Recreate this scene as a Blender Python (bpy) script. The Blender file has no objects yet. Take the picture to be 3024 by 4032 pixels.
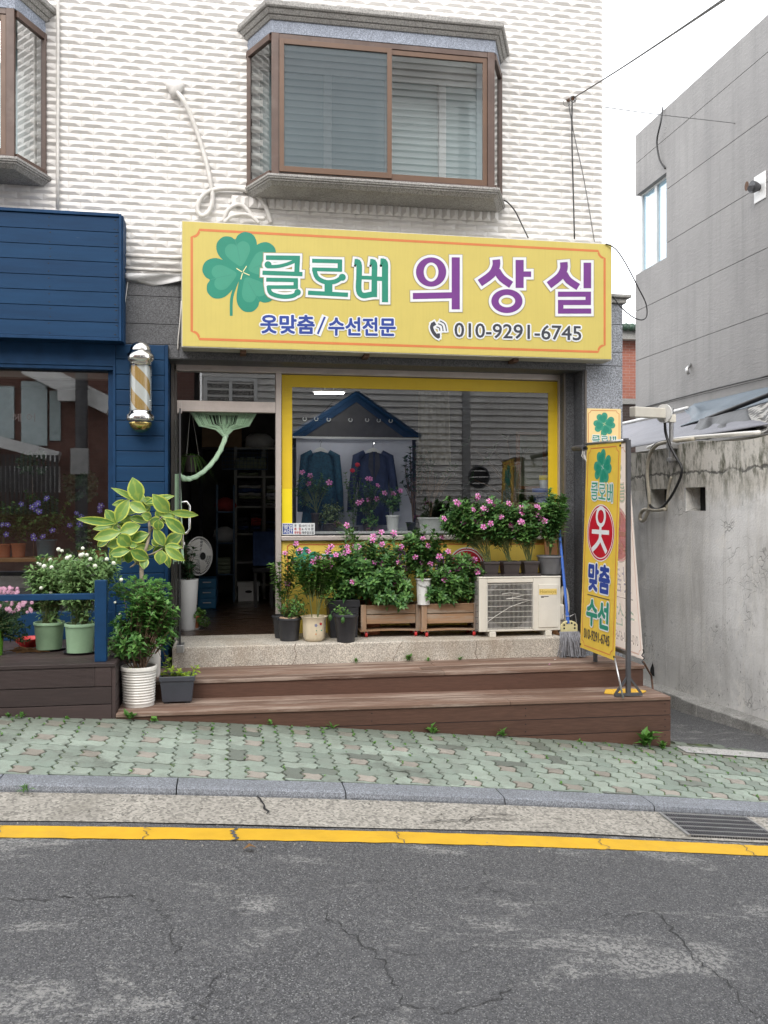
import bpy, math, random
from mathutils import Vector, Matrix
R = math.radians
random.seed(7)
sc = bpy.context.scene
col = sc.collection

# ------------------------------------------------------------------ camera, sky, sun, exposure
YAW = R(9.93)
CY, CZ = -8.53, 1.19
cam_d = bpy.data.cameras.new('camera')
cam = bpy.data.objects.new('camera', cam_d); col.objects.link(cam)
cam.location = (0, CY, CZ); cam.rotation_euler = (R(90), 0, -YAW)
cam_d.sensor_fit = 'HORIZONTAL'; cam_d.sensor_width = 36.0; cam_d.lens = 41.667
cam_d.shift_y = -12 / 3024
cam_d.clip_start = 0.05; cam_d.clip_end = 500
sc.camera = cam

SUN_EL, SUN_AZ = R(44), R(200)          # azimuth clockwise from +Y (north)
world = bpy.data.worlds.new('World'); sc.world = world; world.use_nodes = True
wn = world.node_tree; wn.nodes.clear()
w_out = wn.nodes.new('ShaderNodeOutputWorld'); w_bg = wn.nodes.new('ShaderNodeBackground')
w_sky = wn.nodes.new('ShaderNodeTexSky'); w_sky.sky_type = 'NISHITA'; w_sky.sun_disc = False
w_sky.sun_elevation = SUN_EL; w_sky.sun_rotation = SUN_AZ
w_sky.air_density = 1.0; w_sky.dust_density = 6.0; w_sky.ozone_density = 1.0
w_mix = wn.nodes.new('ShaderNodeMixRGB'); w_mix.inputs[0].default_value = 0.86      # an overcast veil of white cloud
w_mix.inputs[2].default_value = (9.6, 9.75, 10.0, 1)
wn.links.new(w_sky.outputs[0], w_mix.inputs[1])
wn.links.new(w_mix.outputs[0], w_bg.inputs[0])
w_bg.inputs[1].default_value = 0.15
wn.links.new(w_bg.outputs[0], w_out.inputs[0])

sun_d = bpy.data.lights.new('sun', 'SUN'); sun_d.energy = 1.1; sun_d.angle = R(40); sun_d.color = (1, .97, .92)
sun = bpy.data.objects.new('sun', sun_d); col.objects.link(sun)
sdir = Vector((math.sin(SUN_AZ) * math.cos(SUN_EL), math.cos(SUN_AZ) * math.cos(SUN_EL), math.sin(SUN_EL)))
sun.rotation_euler = (-sdir).to_track_quat('-Z', 'Y').to_euler()
sun.location = sdir * 30

sc.view_settings.view_transform = 'Standard'; sc.view_settings.look = 'None'
sc.view_settings.gamma = 1; sc.view_settings.use_curve_mapping = False
sc.view_settings.exposure = 0.95
sc.render.engine = 'CYCLES'
sc.cycles.use_denoising = True
sc.cycles.max_bounces = 8; sc.cycles.transparent_max_bounces = 16
sc.cycles.diffuse_bounces = 4; sc.cycles.glossy_bounces = 4
sc.cycles.caustics_reflective = False; sc.cycles.caustics_refractive = False

# ------------------------------------------------------------------ survey: sight lines of the camera met with real planes
FD = 3500 * 1659 / 3024
_c, _s = math.cos(YAW), math.sin(YAW)
def ray(u, v):
    a = (u - 829.5) / FD; b = (v - 1099.4) / FD
    return Vector((_c * a + _s, _c - _s * a, -b))
def PY(u, v, y):
    d = ray(u, v); t = (y - CY) / d.y
    return Vector((t * d.x, y, CZ + t * d.z))
def PX(u, v, x):
    d = ray(u, v); t = x / d.x
    return Vector((x, CY + t * d.y, CZ + t * d.z))
def PZ(u, v, z):
    d = ray(u, v); t = (z - CZ) / d.z
    return Vector((t * d.x, CY + t * d.y, z))
def sz(px, y, u=830):                   # metres for px pixels on the plane y
    a = (u - 829.5) / FD
    return px * (y - CY) / (_c - _s * a) / FD
# the zoomed views the coordinates were read from
def zA(x, y): return (x * .2977, 987.5 + y * .2977)            # left plants
def zB(x, y): return (570.5 + x * .2977, 1097.2 + y * .2977)   # plants under the window
def zC(x, y): return (932.6 + x * .2645, 1014.9 + y * .2645)   # outdoor unit, banner foot
def zD(x, y): return (351.1 + x * .1984, 768 + y * .1984)      # doorway, upper
def zE(x, y): return (351.1 + x * .2645, 1042.3 + y * .2645)   # doorway, lower
def zW(x, y): return (603.5 + x * .3968, 790 + y * .3968)      # shop window
def zS(x, y): return (373 + x * .2977, 460.8 + y * .2977)      # sign, left half
def zT(x, y): return (822.9 + x * .3307, 460.8 + y * .3307)    # sign, right half

def gprof(X):                           # the street falls to the right, steeper as it goes
    f = lambda x: -.4646 - .0806 * x - .00445 * x * x
    if X < -3: return f(-3) + (X + 3) * -.054
    if X > 6: return f(6) + (X - 6) * -.134
    return f(X)
def G(X, y):                            # ground height
    if y >= -3.0: return gprof(X) + .03 * min(1, (y + 3.0) / 1.3)
    if y >= -3.2: return gprof(X)
    return gprof(X) - .04 - .028 * min(1, (-3.2 - y) / .45)

# ------------------------------------------------------------------ mesh builder
class MB:
    def __init__(s):
        s.v = []; s.f = []; s.m = []; s.t = []; s.mi = 0; s.tint = (0, 0, 0)
    def vert(s, p, t=None):
        s.v.append(Vector(p)); s.t.append(t or s.tint); return len(s.v) - 1
    def face(s, ids):
        s.f.append(tuple(ids)); s.m.append(s.mi)
    def poly(s, pts, t=None):
        s.face([s.vert(p, t) for p in pts])
    def hexa(s, p):                     # 8 points: bottom ring 0-3 (ccw from above), top ring 4-7
        i = [s.vert(q) for q in p]
        for q in ((3, 2, 1, 0), (4, 5, 6, 7), (0, 1, 5, 4), (1, 2, 6, 5), (2, 3, 7, 6), (3, 0, 4, 7)):
            s.face([i[k] for k in q])
    def box(s, x0, x1, y0, y1, z0, z1):
        if x0 > x1: x0, x1 = x1, x0
        if y0 > y1: y0, y1 = y1, y0
        if z0 > z1: z0, z1 = z1, z0
        s.hexa([(x0, y0, z0), (x1, y0, z0), (x1, y1, z0), (x0, y1, z0), (x0, y0, z1), (x1, y0, z1), (x1, y1, z1), (x0, y1, z1)])
    def bar(s, a, b, w, h, up=(0, 0, 1)):   # box beam from a to b
        a, b = Vector(a), Vector(b); d = (b - a).normalized(); u = Vector(up)
        if abs(d.dot(u)) > .95: u = Vector((0, 1, 0))
        sx = d.cross(u).normalized() * (w / 2); su = sx.cross(d).normalized() * (h / 2)
        s.hexa([a - sx - su, a + sx - su, b + sx - su, b - sx - su, a - sx + su, a + sx + su, b + sx + su, b - sx + su])
    def prism(s, pts, off, cap=True):   # polygon swept along the vector off
        off = Vector(off); n = len(pts)
        a = [s.vert(p) for p in pts]; b = [s.vert(Vector(p) + off) for p in pts]
        if cap: s.face(a[::-1]); s.face(b)
        for i in range(n): s.face([a[i], a[(i + 1) % n], b[(i + 1) % n], b[i]])
    def tube(s, pts, r, n=8, cap=True, r1=None, flat=1.0):
        pts = [Vector(p) for p in pts]; rings = []; prev = None
        L = len(pts)
        for k, p in enumerate(pts):
            d = (pts[min(k + 1, L - 1)] - pts[max(k - 1, 0)])
            if d.length < 1e-9: d = Vector((0, 0, 1))
            d.normalize()
            if prev is None:
                u = Vector((0, 0, 1)) if abs(d.z) < .9 else Vector((1, 0, 0))
                u = d.cross(u).normalized()
            else:
                u = (prev - d * prev.dot(d)).normalized()
            prev = u; w = d.cross(u)
            rr = r if r1 is None else r + (r1 - r) * k / max(1, L - 1)
            if callable(r): rr = r(k / max(1, L - 1))
            rings.append([s.vert(p + u * (rr * math.cos(2 * math.pi * j / n)) + w * (flat * rr * math.sin(2 * math.pi * j / n))) for j in range(n)])
        for k in range(L - 1):
            for j in range(n):
                s.face([rings[k][j], rings[k][(j + 1) % n], rings[k + 1][(j + 1) % n], rings[k + 1][j]])
        if cap: s.face(rings[0][::-1]); s.face(rings[-1])
    def lathe(s, prof, c, n=24, axis='Z', sx=1, sy=1, wob=None):
        c = Vector(c); rings = []
        for r, h in prof:
            ring = []
            for j in range(n):
                a = 2 * math.pi * j / n
                rr = r * (wob(a, h) if wob else 1)
                x, y = rr * math.cos(a) * sx, rr * math.sin(a) * sy
                q = {'Z': (x, y, h), 'Y': (x, h, y), 'X': (h, x, y)}[axis]
                ring.append(s.vert(c + Vector(q)))
            rings.append(ring)
        for k in range(len(rings) - 1):
            for j in range(n):
                s.face([rings[k][j], rings[k][(j + 1) % n], rings[k + 1][(j + 1) % n], rings[k + 1][j]])
        s.face(rings[0][::-1]); s.face(rings[-1])
    def grid(s, fn, nu, nv):
        ids = [[s.vert(fn(i / nu, j / nv)) for j in range(nv + 1)] for i in range(nu + 1)]
        for i in range(nu):
            for j in range(nv):
                s.face([ids[i][j], ids[i + 1][j], ids[i + 1][j + 1], ids[i][j + 1]])
    def leaf(s, base, d, nrm, L, W, bend=.15, t=None):
        base = Vector(base); d = Vector(d).normalized(); nrm = Vector(nrm)
        side = d.cross(nrm)
        if side.length < 1e-4: side = d.cross(Vector((.3, .5, .8)))
        side.normalize(); up = side.cross(d).normalized()
        t = t or (random.random(), 0, 0)
        b = s.vert(base, t); c = s.vert(base + d * L * .5 + up * L * bend * .5, t)
        l = s.vert(base + d * L * .52 + side * W * .5 + up * (L * bend * .5 + W * .12), t)
        r = s.vert(base + d * L * .52 - side * W * .5 + up * (L * bend * .5 + W * .12), t)
        e = s.vert(base + d * L - up * L * bend * .2, t)
        s.face([b, c, l]); s.face([b, r, c]); s.face([l, c, e]); s.face([c, r, e])
    def build(s, name, mats, parent=None, smooth=False, bevel=0, seg=2):
        off = wloc(parent)
        me = bpy.data.meshes.new(name)
        me.from_pydata([p - off for p in s.v], [], s.f)
        if not isinstance(mats, (list, tuple)): mats = [mats]
        for m in mats: me.materials.append(m)
        if any(s.m): me.polygons.foreach_set('material_index', s.m)
        at = me.attributes.new('tint', 'FLOAT_COLOR', 'POINT')
        at.data.foreach_set('color', [c for t in s.t for c in (t[0], t[1], t[2], 1.0)])
        if smooth: me.polygons.foreach_set('use_smooth', [True] * len(me.polygons))
        me.update()
        o = bpy.data.objects.new(name, me); col.objects.link(o)
        if parent: o.parent = parent
        if smooth == 'auto':
            me.set_sharp_from_angle(angle=R(40))
        if bevel:
            b = o.modifiers.new('bevel', 'BEVEL'); b.width = bevel; b.segments = seg; b.limit_method = 'ANGLE'; b.angle_limit = R(40)
        return o

def wloc(o):
    v = Vector((0, 0, 0))
    while o: v += o.location; o = o.parent
    return v
def tag(o, label=None, cat=None, group=None, kind=None):
    if label: o['label'] = label
    if cat: o['category'] = cat
    if group: o['group'] = group
    if kind: o['kind'] = kind
    return o
def thing(name, loc, label, cat, group=None):
    o = bpy.data.objects.new(name, None); col.objects.link(o); o.location = loc; o.empty_display_size = .1
    return tag(o, label, cat, group)
def struct(o): o['kind'] = 'structure'; return o
def kids(o): return [c for c in bpy.data.objects if c.parent == o]
def copy_tree(o, parent=None):
    cs = kids(o); c = o.copy(); col.objects.link(c); c.parent = parent
    for k in cs: copy_tree(k, c)
    return c

# ------------------------------------------------------------------ materials
class N:
    def __init__(s, name):
        s.m = bpy.data.materials.new(name); s.m.use_nodes = True; s.t = s.m.node_tree
        s.b = s.t.nodes['Principled BSDF']; s.o = s.t.nodes['Material Output']; s._tc = None
    def n(s, typ, **k):
        n = s.t.nodes.new('ShaderNode' + typ)
        for a, v in k.items(): setattr(n, a, v)
        return n
    def l(s, a, b): s.t.links.new(a, b)
    def co(s, scale=(1, 1, 1), rot=(0, 0, 0)):
        if not s._tc: s._tc = s.n('TexCoord')
        mp = s.n('Mapping'); s.l(s._tc.outputs['Object'], mp.inputs[0])
        mp.inputs['Scale'].default_value = scale; mp.inputs['Rotation'].default_value = rot
        return mp.outputs[0]
    def noise(s, scale, detail=4, rough=.6, co=None, dist=0):
        n = s.n('TexNoise'); n.inputs['Scale'].default_value = scale; n.inputs['Detail'].default_value = detail
        n.inputs['Roughness'].default_value = rough; n.inputs['Distortion'].default_value = dist
        s.l(co or s.co(), n.inputs['Vector']); return n.outputs['Fac']
    def vor(s, scale, feature='F1', co=None, out='Distance', rnd=1):
        n = s.n('TexVoronoi', feature=feature); n.inputs['Scale'].default_value = scale; n.inputs['Randomness'].default_value = rnd
        s.l(co or s.co(), n.inputs['Vector']); return n.outputs[out]
    def ramp(s, fac, stops, interp='LINEAR'):
        r = s.n('ValToRGB'); r.color_ramp.interpolation = interp; e = r.color_ramp.elements
        while len(e) < len(stops): e.new(.5)
        for i, (p, c) in enumerate(stops):
            e[i].position = p; e[i].color = (c, c, c, 1) if isinstance(c, (int, float)) else (*c[:3], 1)
        s.l(fac, r.inputs[0]); return r.outputs[0]
    def mix(s, fac, a, b, mode='MIX'):
        n = s.n('MixRGB', blend_type=mode)
        for i, x in ((0, fac), (1, a), (2, b)):
            if isinstance(x, (int, float)): n.inputs[i].default_value = x if i == 0 else (x, x, x, 1)
            elif isinstance(x, (tuple, list)): n.inputs[i].default_value = (*x[:3], 1)
            else: s.l(x, n.inputs[i])
        return n.outputs[0]
    def math(s, op, a, b=0):
        n = s.n('Math', operation=op)
        for i, x in ((0, a), (1, b)):
            if isinstance(x, (int, float)): n.inputs[i].default_value = x
            else: s.l(x, n.inputs[i])
        return n.outputs[0]
    def tint(s):
        a = s.n('Attribute', attribute_name='tint'); sp = s.n('SeparateColor'); s.l(a.outputs['Color'], sp.inputs[0]); return sp.outputs
    def bump(s, h, strength=.3, dist=.01):
        n = s.n('Bump'); n.inputs['Strength'].default_value = strength; n.inputs['Distance'].default_value = dist
        s.l(h, n.inputs['Height']); s.l(n.outputs[0], s.b.inputs['Normal'])
    def set(s, color=None, rough=None, metal=None, **k):
        for nm, x in (('Base Color', color), ('Roughness', rough), ('Metallic', metal)) + tuple((a.replace('_', ' '), v) for a, v in k.items()):
            if x is None: continue
            i = s.b.inputs[nm]
            if isinstance(x, (int, float)): i.default_value = x
            elif isinstance(x, (tuple, list)): i.default_value = (*x[:3], 1)
            else: s.l(x, i)
        return s

def sc3(c, k): return tuple(min(1, max(0, x * k)) for x in c)
def pm(name, c, rough=.6, var=.18, scale=6, bump=0, bscale=80, metal=0, dirt=0, dirtc=(.12, .1, .08), spec=None):
    n = N(name)
    f = n.noise(scale, 5)
    cc = n.ramp(f, [(.3, sc3(c, 1 - var)), (.7, sc3(c, 1 + var))])
    if dirt:
        d = n.noise(scale * .6, 8, .7)
        cc = n.mix(n.ramp(d, [(.5, 0), (.75, dirt)]), cc, dirtc)
    n.set(cc, n.ramp(f, [(.2, min(1, rough + .08)), (.8, max(0, rough - .08))]), metal)
    if bump: n.bump(n.noise(bscale, 4), bump, .004)
    if spec is not None: n.set(Specular_IOR_Level=spec)
    return n.m
def rgb(r, g, b):                       # a colour read as 8-bit values -> linear
    f = lambda v: ((v / 255 + .055) / 1.055) ** 2.4 if v > 10 else v / 255 / 12.92
    return (f(r), f(g), f(b))

def glass_mat(name, tint=(.9, .95, .95), refl=.08, rough=0.0, see=1.0, gain=.6, body=None, bodyf=0):
    n = N(name); t = n.n('BsdfTransparent'); t.inputs[0].default_value = (*[x * see for x in tint], 1)
    g = n.n('BsdfGlossy'); g.inputs['Roughness'].default_value = rough
    lw = n.n('LayerWeight'); lw.inputs[0].default_value = .5
    f = n.math('ADD', n.math('MULTIPLY', lw.outputs['Fresnel'], gain), refl)
    base = t.outputs[0]
    if body:
        d = n.n('BsdfDiffuse'); d.inputs[0].default_value = (*body, 1)
        mx = n.n('MixShader'); mx.inputs[0].default_value = bodyf
        n.l(base, mx.inputs[1]); n.l(d.outputs[0], mx.inputs[2]); base = mx.outputs[0]
    m2 = n.n('MixShader'); n.l(f, m2.inputs[0]); n.l(base, m2.inputs[1]); n.l(g.outputs[0], m2.inputs[2])
    n.l(m2.outputs[0], n.o.inputs[0]); return n.m

def leaf_mat(name, c0, c1, rough=.45, edge=None, back=.25, spec=.4):
    n = N(name); t = n.tint()
    cc = n.ramp(t[0], [(0, c0), (1, c1)])
    if edge:
        cc = n.mix(n.ramp(n.math('ADD', t[1], n.math('MULTIPLY', n.noise(30, 3), .5)), [(.90, 0), (1.02, 1)]), cc, edge)
        cc = n.mix(n.ramp(t[2], [(.72, 0), (.95, .38)]), cc, sc3(edge, .9))
    n.set(cc, rough, Specular_IOR_Level=spec)
    tr = n.n('BsdfTranslucent'); n.l(cc, tr.inputs[0])
    mx = n.n('MixShader'); mx.inputs[0].default_value = back
    n.l(n.b.outputs[0], mx.inputs[1]); n.l(tr.outputs[0], mx.inputs[2]); n.l(mx.outputs[0], n.o.inputs[0])
    return n.m

def granite(name, base, dark=.35, scale=220, rough=.55, stain=None):
    n = N(name)
    v = n.vor(scale, out='Color'); bw = n.n('RGBToBW'); n.l(v, bw.inputs[0])
    c = n.ramp(bw.outputs[0], [(.15, sc3(base, dark)), (.4, sc3(base, .8)), (.62, sc3(base, 1.1)), (.9, sc3(base, 1.55))])
    big = n.noise(2.5, 6, .65)
    c = n.mix(n.ramp(big, [(.4, 0), (.75, .55)]), c, sc3(base, .55))
    if stain:
        st = n.noise(1.6, 7, .7, n.co((1, 1, .5)))
        c = n.mix(n.ramp(st, [(.52, 0), (.72, .6)]), c, stain)
    n.set(c, rough); n.bump(n.noise(180, 2), .15, .002); return n.m

def wood(name, c0, c1, along='X', rough=.65, wear=None, grain=40):
    n = N(name); s = {'X': (.7, 9, 9), 'Z': (9, 9, .7), 'Y': (9, .7, 9)}[along]
    f = n.noise(5, 6, .65, n.co(s), .6)
    c = n.ramp(f, [(.3, c0), (.7, c1)])
    g = n.noise(grain, 3, .6, n.co(tuple(x * .35 for x in s)))
    c = n.mix(n.ramp(g, [(.42, .55), (.6, 0)]), c, sc3(c0, .55))
    t = n.tint(); c = n.mix(.55, c, n.mix(t[0], sc3(c0, .75), sc3(c1, 1.2)))
    if wear:
        w = n.noise(2.6, 9, .75, n.co((.35, 3.5, 3.5) if along == 'X' else (2.5, 2.5, .5)))
        c = n.mix(n.ramp(w, [(.48, 0), (.6, .75)]), c, wear)
    n.set(c, n.ramp(f, [(.2, rough + .1), (.8, rough - .1)]))
    n.bump(n.math('ADD', f, g), .35, .003); return n.m
# ------------------------------------------------------------------ materials of the place
def tile_mat():
    n = N('white_relief_tile')
    f = n.noise(3, 6, .65); st = n.noise(2.2, 7, .7, n.co((3.0, 1, .35)))
    c = n.ramp(f, [(.3, (.655, .636, .612)), (.7, (.73, .712, .69))])
    c = n.mix(n.ramp(st, [(.5, 0), (.78, .5)]), c, (.44, .41, .365))
    t = n.tint(); c = n.mix(.22, c, n.mix(t[0], (.52, .50, .465), (.82, .81, .79)))
    n.set(c, .55); n.bump(n.noise(120, 3), .12, .002); return n.m
def road_mat():
    n = N('asphalt')
    ag = n.vor(200, out='Color'); bw = n.n('RGBToBW'); n.l(ag, bw.inputs[0])
    ag2 = n.vor(75, out='Color'); bw2 = n.n('RGBToBW'); n.l(ag2, bw2.inputs[0])
    c = n.ramp(bw.outputs[0], [(.1, (.016, .016, .017)), (.45, (.054, .054, .057)), (.75, (.102, .102, .106)), (.97, (.29, .29, .285))])
    c = n.mix(n.ramp(bw2.outputs[0], [(.74, 0), (.9, .55)]), c, (.16, .158, .152))
    big = n.noise(.8, 6, .65)
    c = n.mix(n.ramp(big, [(.35, 0), (.7, .5)]), c, (.072, .072, .074))
    tr = n.noise(.35, 3, .5, n.co((.15, 1.6, 1)))
    c = n.mix(n.ramp(tr, [(.5, 0), (.65, .35)]), c, (.045, .045, .047))
    w1 = n.noise(1.9, 11, .8, n.co((.6, 1.2, 1)), .5)
    fine = n.noise(55, 4, .75)
    wm = n.math('MULTIPLY', n.ramp(w1, [(.535, 0), (.60, 1)]), n.ramp(fine, [(.46, .05), (.54, 1)]))
    c = n.mix(n.math('MULTIPLY', wm, .6), c, (.31, .305, .29))
    oil = n.noise(2.3, 4, .5); c = n.mix(n.ramp(oil, [(.70, 0), (.76, .5)]), c, (.03, .03, .031))
    n.set(c, .88); n.bump(bw.outputs[0], .7, .006); return n.m
def concrete_mat(name, base, stain=(.10, .095, .08), speck=.5, crack=0, scale=110):
    n = N(name)
    ag = n.vor(scale, out='Color'); bw = n.n('RGBToBW'); n.l(ag, bw.inputs[0])
    c = n.ramp(bw.outputs[0], [(.15, sc3(base, 1 - speck)), (.5, base), (.9, sc3(base, 1 + speck * .7))])
    big = n.noise(2.2, 8, .7)
    c = n.mix(n.ramp(big, [(.45, 0), (.8, .6)]), c, sc3(base, .6))
    d = n.noise(.9, 9, .72, n.co((1.4, 1, 1)), .5)
    c = n.mix(n.ramp(d, [(.54, 0), (.72, .6)]), c, stain)
    h = n.math('ADD', bw.outputs[0], big)
    n.set(c, .85); n.bump(h, .5, .006); return n.m
def oldwall_mat():
    n = N('weathered_render')
    f = n.noise(1.3, 8, .65); 
    c = n.ramp(f, [(.3, (.66, .655, .64)), (.5, (.77, .765, .75)), (.72, (.85, .845, .83))])
    st = n.noise(2.6, 8, .7, n.co((1, 2.3, .25)), .8)
    c = n.mix(n.ramp(st, [(.5, 0), (.66, .42)]), c, (.40, .385, .355))
    bl = n.noise(.55, 8, .7); c = n.mix(n.ramp(bl, [(.49, 0), (.56, .5)]), c, (.50, .495, .48))
    pe = n.noise(2.4, 9, .78); c = n.mix(n.ramp(pe, [(.57, 0), (.60, .55)]), c, (.84, .82, .78))
    st2 = n.noise(3.1, 8, .7, n.co((1, 3.1, .2)), .9)
    c = n.mix(n.ramp(st2, [(.56, 0), (.7, .5)]), c, (.74, .72, .65))
    tc = n.n('TexCoord'); sp = n.n('SeparateXYZ'); n.l(tc.outputs['Object'], sp.inputs[0])
    zz = sp.outputs['Z']
    top = n.ramp(n.math('ADD', n.math('MULTIPLY', zz, .4), n.math('MULTIPLY', n.math('SUBTRACT', n.noise(2, 6, .7), .5), .25)), [(.86, 0), (.93, .6)])
    c = n.mix(top, c, (.60, .56, .48))
    mo = n.noise(3, 9, .75, n.co((1, 2, .8)))
    c = n.mix(n.math('MULTIPLY', n.ramp(n.math('MULTIPLY', zz, .4), [(.8, 0), (1.0, 1)]), n.ramp(mo, [(.46, 0), (.58, .85)])), c, (.075, .08, .045))
    wp = n.noise(3, 4, .6); cv = n.n('VectorMath', operation='ADD'); n.l(n.co((1, 1, 1)), cv.inputs[0])
    nz = n.n('TexNoise'); nz.inputs['Scale'].default_value = 4; n.l(n.co(), nz.inputs[0])
    sv = n.n('VectorMath', operation='SCALE'); sv.inputs['Scale'].default_value = .25; n.l(nz.outputs['Color'], sv.inputs[0]); n.l(sv.outputs[0], cv.inputs[1])
    ed = n.vor(3.3, 'DISTANCE_TO_EDGE', cv.outputs[0]); ed2 = n.vor(9, 'DISTANCE_TO_EDGE', cv.outputs[0])
    msk = n.noise(1.1, 5, .7)
    cr = n.math('MULTIPLY', n.ramp(ed, [(.0, .8), (.013, 0)]), n.ramp(msk, [(.50, 0), (.58, 1)]))
    cr2 = n.math('MULTIPLY', n.ramp(ed2, [(.0, .9), (.035, 0)]), n.ramp(msk, [(.54, 0), (.62, 1)]))
    sp2 = n.ramp(n.noise(26, 4, .7, n.co((1, 1.6, .7))), [(.58, 0), (.66, 1)])
    low = n.ramp(n.math('MULTIPLY', zz, .4), [(.15, 1), (.75, .15)])
    fl = n.math('MULTIPLY', n.math('MULTIPLY', sp2, low), n.ramp(n.noise(1.7, 5), [(.45, 0), (.6, 1)]))
    ln = n.math('ABSOLUTE', n.math('SUBTRACT', n.math('ADD', zz, n.math('MULTIPLY', n.math('SUBTRACT', n.noise(3.5, 6, .7), .5), .22)), 2.49))
    fl = n.math('MAXIMUM', fl, n.math('MULTIPLY', n.ramp(ln, [(.006, 1), (.022, 0)]), n.ramp(n.noise(2.2, 5, .7), [(.35, .25), (.5, 1)])))
    k = n.math('MAXIMUM', n.math('MAXIMUM', cr, cr2), fl)
    c = n.mix(n.math('MULTIPLY', k, .8), c, (.07, .07, .065))
    n.set(c, .85); n.bump(n.math('SUBTRACT', n.noise(40, 5), n.math('MULTIPLY', k, 1.5)), .4, .01); return n.m
def plaster_mat():
    n = N('grey_plaster')
    f = n.noise(.6, 8, .65); c = n.ramp(f, [(.3, (.215, .21, .208)), (.7, (.28, .273, .268))])
    st = n.noise(1.2, 8, .7, n.co((1, 3, .15)))
    c = n.mix(n.ramp(st, [(.48, 0), (.72, .55)]), c, (.165, .163, .163))
    n.set(c, .85); n.bump(n.noise(9, 7, .7, n.co((1, .7, 2.2))), .5, .02); return n.m
def brick_mat(name, c1, c2, mortar, scale=9.5, rot=0):
    n = N(name); b = n.n('TexBrick'); n.l(n.co((1, 1, 1), (R(90), 0, rot)), b.inputs[0])
    b.inputs['Scale'].default_value = scale; b.inputs['Mortar Size'].default_value = .03
    b.inputs['Color1'].default_value = (*c1, 1); b.inputs['Color2'].default_value = (*c2, 1); b.inputs['Mortar'].default_value = (*mortar, 1)
    b.inputs['Brick Width'].default_value = 2.0; b.inputs['Row Height'].default_value = .72
    n.set(n.mix(n.ramp(n.noise(4, 6), [(.4, 0), (.8, .4)]), b.outputs[0], sc3(c2, .6)), .85); return n.m
def print_mat(name, c, var=.06, rough=.45, streak=0):
    n = N(name); f = n.noise(5, 5, .6)
    cc = n.ramp(f, [(.3, sc3(c, 1 - var)), (.7, sc3(c, 1 + var))])
    if streak:
        s = n.noise(9, 6, .65, n.co((6, 1, .25)))
        cc = n.mix(n.ramp(s, [(.45, 0), (.8, streak)]), cc, sc3(c, .55))
    n.set(cc, rough); return n.m
def paver_mat():
    n = N('paver'); t = n.tint()
    g = n.ramp(t[0], [(0, (.205, .25, .212)), (1, (.325, .38, .325))])
    p = n.ramp(t[0], [(0, (.27, .245, .21)), (1, (.37, .335, .295))])
    c = n.mix(t[1], g, p)
    f = n.noise(9, 7, .7); c = n.mix(n.ramp(f, [(.42, 0), (.75, .5)]), c, (.17, .165, .145))
    d = n.noise(2.1, 8, .72); c = n.mix(n.ramp(d, [(.55, 0), (.7, .7)]), c, (.085, .09, .075))
    c = n.mix(n.math('MULTIPLY', t[2], .6), c, (.075, .075, .065))
    tc = n.n('TexCoord'); sp = n.n('SeparateXYZ'); n.l(tc.outputs['Object'], sp.inputs[0])
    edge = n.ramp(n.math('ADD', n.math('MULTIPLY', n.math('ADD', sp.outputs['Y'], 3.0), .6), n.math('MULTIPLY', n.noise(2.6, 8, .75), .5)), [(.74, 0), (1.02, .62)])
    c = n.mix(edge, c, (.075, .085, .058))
    ag = n.vor(260, out='Color'); bw = n.n('RGBToBW'); n.l(ag, bw.inputs[0])
    c = n.mix(.35, c, n.mix(bw.outputs[0], sc3((.2, .2, .2), .3), (.55, .55, .52)), 'SOFT_LIGHT')
    n.set(c, .85); n.bump(n.math('ADD', f, bw.outputs[0]), .4, .003); return n.m
def moss_mat():
    n = N('mossy_joint'); f = n.noise(3.2, 7, .7)
    c = n.ramp(f, [(.38, (.03, .028, .022)), (.48, (.045, .06, .02)), (.6, (.09, .15, .03))])
    n.set(c, .95); n.bump(n.noise(60, 4), .8, .01); return n.m
def plank_blue():
    n = N('blue_painted_plank'); f = n.noise(4, 5, .6, n.co((.5, 4, 4)))
    c = n.ramp(f, [(.3, (.0025, .024, .068)), (.7, (.005, .038, .10))])
    s = n.noise(5, 8, .75, n.co((.8, 3, 6)))
    c = n.mix(n.ramp(s, [(.70, 0), (.74, .35)]), c, (.3, .33, .36))
    t = n.tint(); c = n.mix(.25, c, n.mix(t[0], (.003, .026, .07), (.008, .052, .122)))
    n.set(c, .6, Specular_IOR_Level=.22); n.bump(n.noise(30, 4, .6, n.co((.4, 5, 5))), .25, .003); return n.m
def tarp_mat(name, c, rough=.5):
    n = N(name); f = n.noise(2, 6, .6); cc = n.ramp(f, [(.3, sc3(c, .85)), (.7, sc3(c, 1.12))])
    n.set(cc, rough); n.bump(n.noise(5, 6, .65, n.co((1, 2.5, 1)), 1.2), .35, .04); return n.m

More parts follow.
